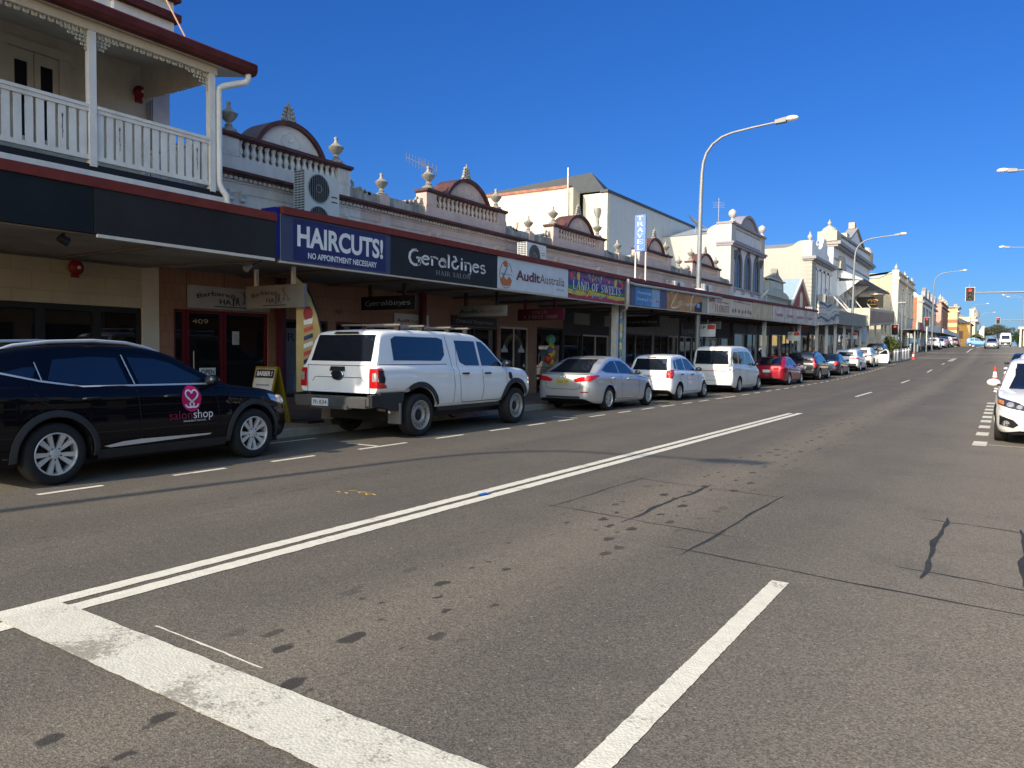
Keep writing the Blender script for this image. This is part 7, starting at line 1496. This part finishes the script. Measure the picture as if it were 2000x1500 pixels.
for a_, b_ in (((XF, 74.2, 7.7), (XA - .1, 68.5, 5.0)), ((XF, 79.5, 7.5), (XA - .1, 70.2, 5.0)), ((XF + .1, 85.8, 8.2), (XA + .1, 75.6, 5.3)), ((XF + .1, 94, 8.3), (XA + .2, 77.6, 5.95))): m = MB(); m.tube([a_, b_], .055, 6); m.build('awning_stay', white, gb)
t = thing('projecting_sign', 'black projecting sign with small gold lettering and a bird like emblem', 'sign', (-11.5, 84, 6.5)); m = MB(); m.box(-12.6, -10.2, 83.9, 84.1, 6.4, 7.5); m.build('board', pm('black_sign', (.006, .006, .007)), t)
m = MB(); vs, fs_ = strokes_geo(arcs(-10.95, 7.05, .28, .16, 20, 200, .1) + arcs(-11.35, 7.1, .2, .1, 30, 190, .09) + [(-11.5, 6.75, -10.8, 6.75, .06)]); m.add([(x, 83.89, z) for x, z in vs], fs_); m.build('emblem', pm('gold_print', (.55, .35, .03), .5), t, fixn=False)
m = MB(); m.add([(-10.95 + u, 83.885, 7.02 + v) for u, v in ell(0, 0, .12, .1)], [tuple(range(24))]); m.build('emblem', MATS['red_confetti'], t, fixn=False)

# ---------------------------------------------------------------- beyond the crossing
def box_building(name, label, x, y0, y1, z1, depth, mat, front, roofm, wins, trim, extra=None, side_curve=False):
    b = thing(name, label, 'building', (x, y0, zr(y0))); z0 = zr(y0) - .5
    m = MB(); m.box(x - depth, x - .3, y0, y1, z0, z1); m.build('side_wall', mat, b)
    m = MB(); m.box(x - .298, x, y0 + .005, y1, z0, z1 + .02); m.build('front_wall', front, b)
    m = MB(); m.box(x - .45, x + .35, y0 - .25, y1 + .25, z1 - .9, z1 - .6); m.box(x - .4, x + .25, y0 - .15, y1 + .15, z1 + .02, z1 + .22); m.build('cornice', trim, b)
    n, zlo, zhi = wins; w = (y1 - y0) / n
    for i in range(n):
        c = y0 + w * (i + .5); m = MB(); m.box(x, x + .1, c - w * .28, c - w * .22, zlo, zhi); m.box(x, x + .1, c + w * .22, c + w * .28, zlo, zhi); m.box(x, x + .12, c - w * .3, c + w * .3, zhi, zhi + .2); m.box(x, x + .2, c - w * .3, c + w * .3, zlo - .15, zlo); f = m.build('window', trim, b)
        m = MB(); m.box(x + .002, x + .02, c - w * .22, c + w * .22, zlo, zhi); m.build('pane', winglass, f)
    return b
tan = pm('tan_render', (.44, .37, .27), .8, var=.2, streak=.6, streakcol=(.18, .15, .11), bump=.1); brick = tiles('red_brick', (.34, .12, .06), (.30, .10, .05), .24, .09, (.30, .24, .2), .8, .2)
hb = box_building('tan_shop', 'two storey tan and cream shop with a curved blue side roof, across the side street', -11.5, 107, 128, 12.1, 12, tan, pm('cream_front', (.58, .54, .45), .7, streak=.4), roofiron, (5, 7.2, 10.4), pm('cream_front', (.58, .54, .45)))
m = MB(); m.prism([(-20, 11.4), (-13.6, 11.45), (-12.9, 11.75), (-12.4, 12.1), (-12.0, 12.25), (-11.9, 12.0), (-20, 11.1)], 'y', 106.9, 107.3); m.prism([(-21, 11.1), (-13.4, 11.3), (-13.4, 12.1), (-21, 11.9)], 'y', 107.4, 127); m.build('roof', pib, hb)
m = MB(); m.box(-12.0, -11.3, 106.8, 108.3, 3, 12.4); m.box(-11.9, -11.25, 117, 118.2, 3, 12.5); m.build('front_pilaster', MATS['cream_front'], hb)
for y in (107.6, 117.6, 127): child('flame_finial', ffm, hb, (-11.7, y, 12.35), .55)
ib = box_building('brick_shop', 'red brick shop with a white and dark ornamented front beyond the tan shop', -11.4, 141, 172, 11.3, 14, brick, gf, roofiron, (5, 7, 9.6), gtrim)
m = MB(); m.prism([(-25, 11.3), (-11.6, 11.3), (-13, 12.6), (-25, 12.8)], 'y', 141.2, 171); m.build('roof', roofiron, ib); m = MB(); m.box(-12.1, -11.3, 140.8, 143, 4, 11.6); m.build('front_pilaster', gw, ib)
for y in (147, 154, 162, 169): m = MB(); m.prism([(y - 2, 11.5), (y + 2, 11.5), (y + 1.5, 12.6), (y, 13.3), (y - 1.5, 12.6)], 'x', -11.9, -11.3); m.build('gablet', gtrim, ib)
jb = box_building('pink_brick_shop', 'tall pink and brick building with spiky finials on its roofline', -10.9, 177, 200, 12.6, 12, brick, pm('pink_render', (.48, .28, .22), .7, var=.1), roofiron, (4, 7, 11), pm('brown_trim', (.20, .12, .09), .7))
m = MB(); m.box(-11.9, -10.8, 176.6, 180, 4, 12.2); m.build('front_pilaster', MATS['pink_render'], jb)
for y in (178.5, 186, 193, 199): child('flame_finial', ffm, jb, (-11.2, y, 12.8), 1.0)
kb = box_building('striped_tower', 'yellow square tower banded with red brick, beyond the pink building', -9.7, 214, 222, 13.4, 3.4, pm('yellow_render', (.62, .47, .22), .7, var=.1), pm('yellow_render', (.62, .47, .22)), roofiron, (1, 10.8, 12.2), pm('cream_front', (.58, .54, .45)))
for z in (8.2, 10.0): m = MB(); m.box(-13.2, -9.62, 213.9, 222.1, z, z + .8); m.build('brick_band', brick, kb)
m = MB(); m.box(-13.4, -9.2, 213.6, 222.3, 13.6, 13.9); m.box(-10.6, -9.8, 216, 218, 13.9, 14.6); m.build('tower_cap', gtrim, kb)
mb_ = thing('orange_house', 'orange rendered corner building with a grey hipped roof', 'building', (-7.5, 228, 4)); m = MB(); m.box(-16, -7.4, 228, 245, 3.5, 10.2); m.build('wall', pm('orange_render', (.62, .33, .10), .7, var=.1), mb_)
m = MB(); m.add([(-16.5, 227.5, 10.2), (-6.9, 227.5, 10.2), (-6.9, 245.5, 10.2), (-16.5, 245.5, 10.2), (-11.5, 233, 12.8), (-11.5, 240, 12.8)], [(0, 1, 4), (1, 2, 5, 4), (2, 3, 5), (3, 0, 4, 5), (3, 2, 1, 0)]); m.build('roof', pm('grey_roof_iron', (.25, .27, .275)), mb_)
for x in (-13.5, -9.4): m = MB(); m.box(x - .45, x + .45, 227.93, 228, 6.4, 8.4); m.build('window', pm('brown_trim', (.2, .12, .09)), mb_)
lb = thing('cream_hall', 'large cream hall with chimneys and a domed corner beyond the orange building', 'building', (-9, 262, 4)); m = MB(); m.box(-30, -7.3, 262, 285, 3.5, 13.2); m.build('wall', pm('pale_cream', (.62, .54, .40), .7, var=.08), lb)
m = MB(); m.box(-30, -6.7, 261.4, 286, 12.2, 12.7); m.box(-30, -7.2, 261.7, 285.5, 13.2, 13.5); m.build('cornice', pm('pale_cream', (.62, .54, .4)), lb)
for x in (-12.6, -8.2): m = MB(); m.box(x - .55, x + .55, 263, 264.2, 13.5, 15.6); m.box(x - .7, x + .7, 262.9, 264.3, 15.6, 15.9); m.build('chimney', pm('pale_cream', (.62, .54, .4)), lb)
m = MB(); m.lathe([(1.3, 13.5), (1.35, 14.2), (1.0, 15.4), (.4, 16.3), (.001, 16.7)], (-7.6, 265, 0), 14); m.build('dome', gtrim, lb, smooth=50)
m = MB(); m.add([(-26, 263, 13.5), (-10, 263, 13.5), (-12, 270, 15.2), (-24, 270, 15.2)], [(0, 1, 2, 3)]); m.build('roof', stone, lb)
# the awning along that block, shopfronts under it
ba = thing('block_awning', 'long pale street awning with a red sign panel along the block beyond the crossing', 'awning', (-9.4, 109, zr(109)))
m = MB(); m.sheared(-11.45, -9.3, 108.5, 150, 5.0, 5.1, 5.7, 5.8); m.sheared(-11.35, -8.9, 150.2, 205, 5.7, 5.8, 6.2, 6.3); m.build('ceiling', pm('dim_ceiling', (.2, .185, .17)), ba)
m = MB(); m.sheared(-9.35, -9.2, 118, 150, 5.15, 6.2, 5.7, 6.75); m.sheared(-8.95, -8.8, 150.2, 205, 5.7, 6.5, 6.2, 7.0); m.build('fascia', pm('pale_fascia', (.46, .47, .48), .6, var=.15, streak=.4), ba)
m = MB(); m.sheared(-9.35, -9.18, 111, 117.9, 5.05, 6.0, 5.15, 6.15); m.build('red_panel', pm('red_panel', (.33, .06, .06), .6), ba)
m = MB(); m.sheared(-9.35, -9.18, 108.4, 110.9, 5.0, 5.95, 5.05, 6.0); m.build('cream_panel', cream, ba)
for y in (109, 113, 118, 124, 130, 137, 144): m = MB(); m.box(-9.6, -9.45, y, y + .15, zr(y), zr(y) + 3.0); m.build('post', greym, ba)
for i in range(9):
    y0 = 109 + i * 3.4; m = MB(); m.box(-11.48, -11.42, y0, y0 + 3.2, zr(y0) + .3, zr(y0) + 2.5); m.build('shop_window', shopglass, ba)
wsn = thing('white_pylon_sign', 'white curved topped sign board standing far along the left side of the street', 'sign', (-4.3, 200, 4.2)); m = MB(); m.prism([(-5.0, 6.0), (-3.8, 6.0), (-3.8, 8.7), (-4.2, 8.5), (-4.7, 7.6)], 'y', 200, 200.3); m.build('board', white, wsn); m = MB(); m.box(-4.0, -3.9, 200.1, 200.2, 4, 6.0); m.build('post', greym, wsn)
yb = thing('yellow_corner_building', 'yellow building with white columns at the right edge, far down the street', 'building', (2.5, 150, 3.4)); m = MB(); m.box(2.6, 12, 150, 165, 3.2, 6.3); m.build('wall', pm('yellow_render', (.62, .47, .22)), yb)
m = MB(); m.box(1.9, 12, 149.6, 165.3, 6.3, 6.65); m.build('parapet', pm('cream_front', (.58, .54, .45)), yb)
for x in (2.1, 3.6): m = MB(); m.box(x, x + .22, 149.7, 149.92, 3.3, 6.3); m.build('column', white, yb)
m = MB(); m.box(3.0, 3.5, 149.95, 150, 3.6, 5.9); m.build('window', winglass, yb)

# ---------------------------------------------------------------- lamps, traffic lights, small street things
def lamp(x, y, z0, flip, label, sc=1.0):
    t = thing('street_lamp', label, 'street lamp', (x, y, z0), group='tall curved street lamps')
    s = -1 if flip else 1; P = [(0, 0), (0, 4.3), (.03, 8.0), (.06, 9.05), (.11, 9.51), (.24, 9.88), (.49, 10.2), (.87, 10.44), (1.29, 10.55), (2.11, 10.64), (3.05, 10.71)]
    rs = [.115, .105, .08, .07, .065, .06, .055, .05, .047, .044, .04]
    m = MB(); m.tube([(x + s * a * sc, y, z0 + b * sc) for a, b in P], rs, 12); m.build('pole', steel, t, smooth=60)
    m = MB(); m.lathe([(.26, .13), (.26, .17), (.14, .2), (.12, .35)], (x, y, z0), 14); m.build('base_flange', steel, t, smooth=40)
    H = Vector((x + s * 3.0 * sc, y, z0 + 10.71 * sc))
    m = MB(); m.prism([(H.x, H.z - .07), (H.x + s * .42, H.z - .05), (H.x + s * .42, H.z + .13), (H.x, H.z + .07)], 'y', y - .12, y + .12); hd = m.build('lamp_housing', pm('housing_grey', (.20, .205, .21), .5), t)
    m = MB(); m.ball((H.x + s * .62, y, H.z + .07), .26, 10, (1.05, .62, .42)); m.build('lamp_lens', pm('lens_white', (.62, .62, .60), .15, coat=.6), t, smooth=60)
    return t
lamp(-10.89, 31.5, .03, False, 'tall grey curved street lamp rising through the maroon awning, nearest in view')
m = MB(); m.lathe([(.34, zt(31.5) - .02), (.34, zt(31.5) + .04), (.16, zt(31.5) + .10), (.12, zt(31.5) + .12)], (-10.89, 31.5, 0), 16); o = m.build('awning_collar', white, ar, smooth=40)
lamp(-10.7, 69.2, .65, False, 'curved street lamp in front of the white emporium')
lamp(-8.3, 119, 2.4, False, 'curved street lamp beyond the crossing, above the far traffic light')
lamp(-7.3, 225, 4.3, False, 'curved street lamp far off in front of the cream hall'); lamp(-6.4, 278, 4.8, False, 'most distant curved street lamp, left of the gum trees')
lamp(-9.42, -7.2, 0, False, 'street lamp behind the viewer whose long curved shadow crosses the centre line')
lamp(3.3, 46, .15, True, 'street lamp reaching in from the right, its head highest at the right edge'); lamp(3.2, 84, .95, True, 'street lamp reaching in from the right, second along'); lamp(3.2, 190, 3.9, True, 'pair of small distant lamp heads at right, the left one'); lamp(4.0, 196, 3.9, True, 'pair of small distant lamp heads at right, the right one')
redlit = pm('red_signal_lit', (1.0, .02, .03), .4, emit=2.2); sigoff = pm('signal_off', (.03, .035, .03), .3)
def signal(x, y, z, label, pole=None, mast=None, z0=0, sc=1.0):
    t = thing('traffic_light', label, 'traffic light', (x, y, z), group='traffic lights at the crossing')
    w, h = .34 * sc, .58 * sc
    m = MB(); m.box(x - w, x + w, y + .06, y + .09, z - h, z + h); m.build('target_board', txtw, t)
    m = MB(); m.box(x - w + .035, x + w - .035, y - .04, y + .058, z - h + .035, z + h - .035); m.build('housing', pm('signal_black', (.008, .009, .009), .5), t)
    for i, dz_ in enumerate((.33, 0, -.33)):
        m = MB(); m.lathe([(.001, -.05), (.105 * sc, -.048), (.11 * sc, -.04)], (x, y - .005, z + dz_ * sc), 16, 'y'); l_ = m.build('lens', redlit if i == 0 else sigoff, t)
        m = MB()
        for k in range(9): a0, a1 = radians(-10 + 200 * k / 9), radians(-10 + 200 * (k + 1) / 9); r_ = .13 * sc; m.add([(x + r_ * cos(a0), y - .04, z + dz_ * sc + r_ * sin(a0)), (x + r_ * cos(a1), y - .04, z + dz_ * sc + r_ * sin(a1)), (x + r_ * cos(a1), y - .26, z + dz_ * sc + r_ * sin(a1)), (x + r_ * cos(a0), y - .26, z + dz_ * sc + r_ * sin(a0))], [(0, 1, 2, 3)])
        m.build('visor', black, l_, fixn=False)
    if pole is not None: m = MB(); m.tube([(x, y + .16, pole), (x, y + .16, z + h)], .07, 8); m.build('pole', white, t)
    if mast: m = MB(); m.tube([(x, y + .16, z + .12), (mast, y + .16, z + .05)], [.05, .09], 8); m.tube([(mast, y + .16, zr(y)), (mast, y + .16, z + .6)], .12, 8); m.tube([(x - .05, y + .1, z + h), (x - .05, y + .1, z + h + .25)], .04, 5); m.build('mast_arm', steel, t)
signal(-2.52, 75, 6.85, 'red traffic light hung on a long arm from the right, nearest and highest', mast=3.4)
signal(-8.5, 113, 6.15, 'red traffic light on the white pole at the far left corner', pole=2.2)
signal(-10.05, 93, 4.5, 'red traffic light in the shade at the near left corner', pole=1.3)
signal(-1.1, 175, 8.75, 'small distant red traffic light on an arm above the white delivery van', mast=3.6)
t = thing('post_top_lamp', 'silver post with a flat square lantern at the bollard corner', 'street lamp', (-9.5, 94, 1.5)); m = MB(); m.tube([(-9.5, 94, 1.4), (-9.5, 94, 6.9)], .085, 10); m.build('post', steel, t)
m = MB(); m.tube([(-9.5, 94, 6.85), (-9.72, 94, 7.15), (-9.74, 94, 7.4)], .03, 5); m.tube([(-9.5, 94, 6.85), (-9.28, 94, 7.15), (-9.26, 94, 7.4)], .03, 5); m.build('lantern_bracket', steel, t); m = MB(); m.box(-9.9, -9.1, 93.6, 94.4, 7.4, 7.55); m.build('lantern', greym, t)
for i, y in enumerate((81.8, 83.6, 85.6, 87.8, 90.2, 92.6)):
    x = -8.78 + .03 * i; z = zr(y) + .13
    if i == 0: b0 = thing('bollard', 'pale grey steel bollard in the row along the kerb build-out', 'bollard', (x, y, z), group='bollards on the kerb build-out'); m = MB(); m.lathe([(.14, 0), (.14, 1.05), (.10, 1.12), (.001, 1.13)], (0, 0, 0), 12); m.build('post', steel, b0, world=False, smooth=40); m = MB(); m.lathe([(.143, .85), (.143, .95)], (0, 0, 0), 12); m.build('band', txtw, b0, world=False)
    else: b = dup_tree(b0); b.location = (x, y, z)
for x, y, l in ((-10.2, 111.6, 'pale bollard on the far corner of the side street, left of two'), (-9.4, 111.8, 'pale bollard on the far corner of the side street, right of two')):
    b = dup_tree(b0); b.location = (x, y, zr(y) + .13); b['label'] = l; b['group'] = 'bollards on the far corner'
def cone(x, y, z, h, label):
    t = thing('traffic_cone', label, 'traffic cone', (x, y, z)); o_ = pm('cone_orange', (.62, .05, .02), .5)
    m = MB(); m.box(x - .2, x + .2, y - .2, y + .2, z, z + .04); m.lathe([(.16, .04), (.03, h), (.001, h)], (x, y, z), 14); m.build('body', o_, t, smooth=30)
    m = MB(); m.lathe([(.16 - .13 * .32 + .004, h * .35), (.16 - .13 * .66 + .004, h * .68)], (x, y, z), 14); m.build('reflective_collar', txtw, t, smooth=30)
cone(-8.15, 92.5, zr(92.5), .85, 'orange and white traffic cone on the left, by the last bollard'); cone(-.36, 49, zr(49), .92, 'orange and white traffic cone on the right, above the wing mirrors')
def pole_sign(x, y, label, two=True):
    t = thing('parking_sign', label, 'parking sign', (x, y, zr(y)), group='parking signs on the footpath'); z = zr(y)
    m = MB(); m.tube([(x, y, z + .1), (x, y, z + 3.05)], .028, 6); m.build('post', steel, t)
    m = MB(); m.box(x - .36, x + .36, y - .045, y - .03, z + 2.3, z + 2.85); m.build('plate', txtw, t)
    m = MB(); m.box(x + .0, x + .34, y - .05, y - .046, z + 2.62, z + 2.83); m.build('red_panel', MATS['red_confetti'], t)
    m = MB(); letters(m, '1P', (x - .3, y - .048, z + 2.63), (1, 0, 0), (0, 0, 1), .22, .16, bold=.02); m.build('lettering', ink, t, fixn=False)
pole_sign(-11.05, 33.3, 'white and red 1P parking sign on a grey post beside the lamp post'); pole_sign(-11.05, 49.9, 'white and red parking sign above the dark estate car'); pole_sign(-11.05, 72, 'small parking sign near the white cars with the open door')
t = thing('planter_shrub', 'bushy green shrub growing beside the bollards at the corner', 'shrub', (-9.35, 84, 1.1)); rs_ = random.Random(5)
def leaves(mb, c, rad, n, size, sq=(1, 1, 1)):
    for i in range(n):
        while True:
            p = Vector((rs_.uniform(-1, 1), rs_.uniform(-1, 1), rs_.uniform(-1, 1)))
            if .25 < p.length < 1: break
        q = Vector(c) + Vector((p.x * rad * sq[0], p.y * rad * sq[1], p.z * rad * sq[2])); d = Vector((rs_.gauss(0, 1), rs_.gauss(0, 1), rs_.gauss(0, 1))).normalized(); e = d.orthogonal().normalized(); f = d.cross(e); s_ = size * rs_.uniform(.6, 1.4)
        mb.cur = rs_.choice((0, 0, 1)); mb.add([q - e * s_, q - f * s_ * .4, q + e * s_, q + f * s_ * .4], [(0, 1, 2, 3)])
lg = pm('leaf_green', (.055, .085, .022), .6, var=.3, scale=2); ly = pm('leaf_olive', (.10, .11, .025), .6, var=.3, scale=2); ld_ = pm('leaf_dark', (.022, .042, .014), .6, var=.3); bark = pm('bark', (.11, .085, .065), .9, var=.3)
m = MB(); [leaves(m, (-9.35 + rs_.uniform(-.3, .3), 84 + rs_.uniform(-.3, .3), 1.6 + rs_.random() * 1.5), .5, 240, .1) for k in range(7)]; m.build('foliage', [lg, ly], t, fixn=False); m = MB(); [m.tube([(-9.35, 84, 1.1), (-9.35 + .3 * cos(k * 1.3), 84 + .3 * sin(k * 1.3), 2.8)], .025, 5) for k in range(5)]; m.build('stem', bark, t)
t = thing('barrier', 'orange plastic barrier behind the bollards', 'barrier', (-9.4, 91, 1.3)); m = MB(); m.box(-10.0, -8.9, 90.9, 91.05, zr(91) + .55, zr(91) + 1.1); m.build('board', pm('barrier_orange', (.60, .22, .02), .5), t); m = MB(); m.box(-9.95, -9.87, 90.9, 91.05, zr(91) + .1, zr(91) + .55); m.box(-9.05, -8.97, 90.9, 91.05, zr(91) + .1, zr(91) + .55); m.build('legs', greym, t)
t = thing('cabinet', 'white utility cabinet beside the green shrub', 'cabinet', (-10.0, 84, 1.1)); m = MB(); m.box(-10.25, -9.8, 83.9, 84.3, zr(84) + .1, zr(84) + 2.6); m.build('cabinet_box', txtw, t); m = MB(); m.box(-10.2, -9.85, 83.885, 83.9, zr(84) + .3, zr(84) + 2.4); m.build('cabinet_door', white, t)
t = thing('litter_bin', 'dark litter bin on the far corner between the bollards', 'bin', (-9.9, 113, 2.3)); m = MB(); m.lathe([(.3, 0), (.33, 1.0), (.2, 1.15), (.001, 1.17)], (-9.9, 113, zr(113) + .1), 12); m.build('bin_body', greym, t, smooth=40)
# trees
def tree(x, y, z, h, r, label, mats, seed, sq=(1.2, 1.2, .55), n=34, trunk=.45, size=.28, name='gum_tree', per=110):
    global rs_; rs_ = random.Random(seed); t = thing(name, label, 'tree', (x, y, z), group='trees at the end of the street')
    m = MB(); tr = MB(); top = Vector((x, y, z + h * trunk)); tr.tube([(x, y, z), (x + .1 * r, y, z + h * .25), top], [.07 * h * .35, .05 * h * .35, .03 * h * .35], 7)
    for k in range(n):
        a = rs_.uniform(0, 2 * pi); q = sqrt(rs_.random()); c = Vector((x + cos(a) * q * r * sq[0], y + sin(a) * q * r * sq[1], z + h * (trunk + .12) + (h * (1 - trunk - .2)) * rs_.random() * (1 - .5 * q)))
        if k % 3 == 0: tr.tube([top.lerp(Vector((x, y, z)), .2), (top + c) / 2 + Vector((0, 0, -.1 * r)), c], [.03 * h * .3, .02 * h * .3, .006 * h], 5)
        leaves(m, c, r * rs_.uniform(.22, .36), per, size, (1.2, 1.2, .7))
    m.build('crown', mats, t, fixn=False); tr.build('trunk', bark, t)
gumg = pm('gum_leaf', (.075, .085, .055), .65, var=.35, scale=.4); gumd = pm('gum_leaf_dark', (.04, .05, .035), .65, var=.3, scale=.4)
tree(-1.7, 300, 5, 8.2, 3.4, 'spreading grey green gum tree at the end of the street', [gumg, gumd], 3, n=46, size=.22)
tree(-5.6, 310, 5, 7.5, 2.0, 'gum tree rising behind the white curved sign', [gumg, gumd], 5, n=22, size=.22)
tree(2.9, 240, 4.4, 4.6, 1.7, 'dark green rounded tree at the right beyond the delivery van', [ld_, lg], 8, sq=(1, 1, 1), n=34, trunk=.2, size=.16, name='shade_tree')
tree(-4.5, 182, 3.9, 3.4, .95, 'yellow green street tree in front of the white curved sign', [ly, lg], 11, sq=(1, 1, 1), n=26, trunk=.18, size=.09, name='street_tree')
tree(9, 330, 5, 8, 5, 'large dark tree far beyond the yellow building', [ld_, gumd], 15, n=40, size=.3, name='shade_tree')
# shops across the street, mirrored in the glass of the left row
def facade(y0, y1, h, mat, label):
    b = thing('opposite_shop', label, 'building', (8.0, y0, zr(y0)), group='shops across the street seen only in reflections')
    m = MB(); m.box(8.0, 20, y0, y1, -.2, h); m.build('wall', mat, b)
    m = MB(); m.box(7.7, 8.0, y0, y1, h - .8, h - .5); m.build('cornice', gtrim, b)
    m = MB(); m.box(4.2, 8.0, y0 + .01, y1 - .01, 3.2, 3.3); m.box(4.1, 4.2, y0 + .01, y1 - .01, 3.1, 4.0); m.build('awning', charcoal, b)
    n = max(2, int((y1 - y0) / 3.5))
    for i in range(n):
        c = y0 + (y1 - y0) * (i + .5) / n
        m = MB(); m.box(7.95, 7.998, c - .6, c + .6, 4.6, min(h - 1.2, 6.6)); m.build('window', winglass, b)
        m = MB(); m.box(7.95, 7.998, c - 1.4, c + 1.4, .5, 2.6); m.build('shop_window', shopglass, b)
for y0, y1, h, mt, lb_ in ((-36, -14, 7.4, cream, 'cream two storey shop across the street, mirrored in the black car'), (2.1, 20, 7.8, creamd, 'pale rendered shop across the street, mirrored in the ute'), (20.1, 40, 5.8, brick, 'brick shop across the street, mirrored in the silver sedan'), (40.1, 64, 7.5, white, 'white shop across the street, mirrored in the people mover'), (64.1, 94, 6.5, tan, 'long tan shop across the street near the crossing')): facade(y0, y1, h, mt, lb_)
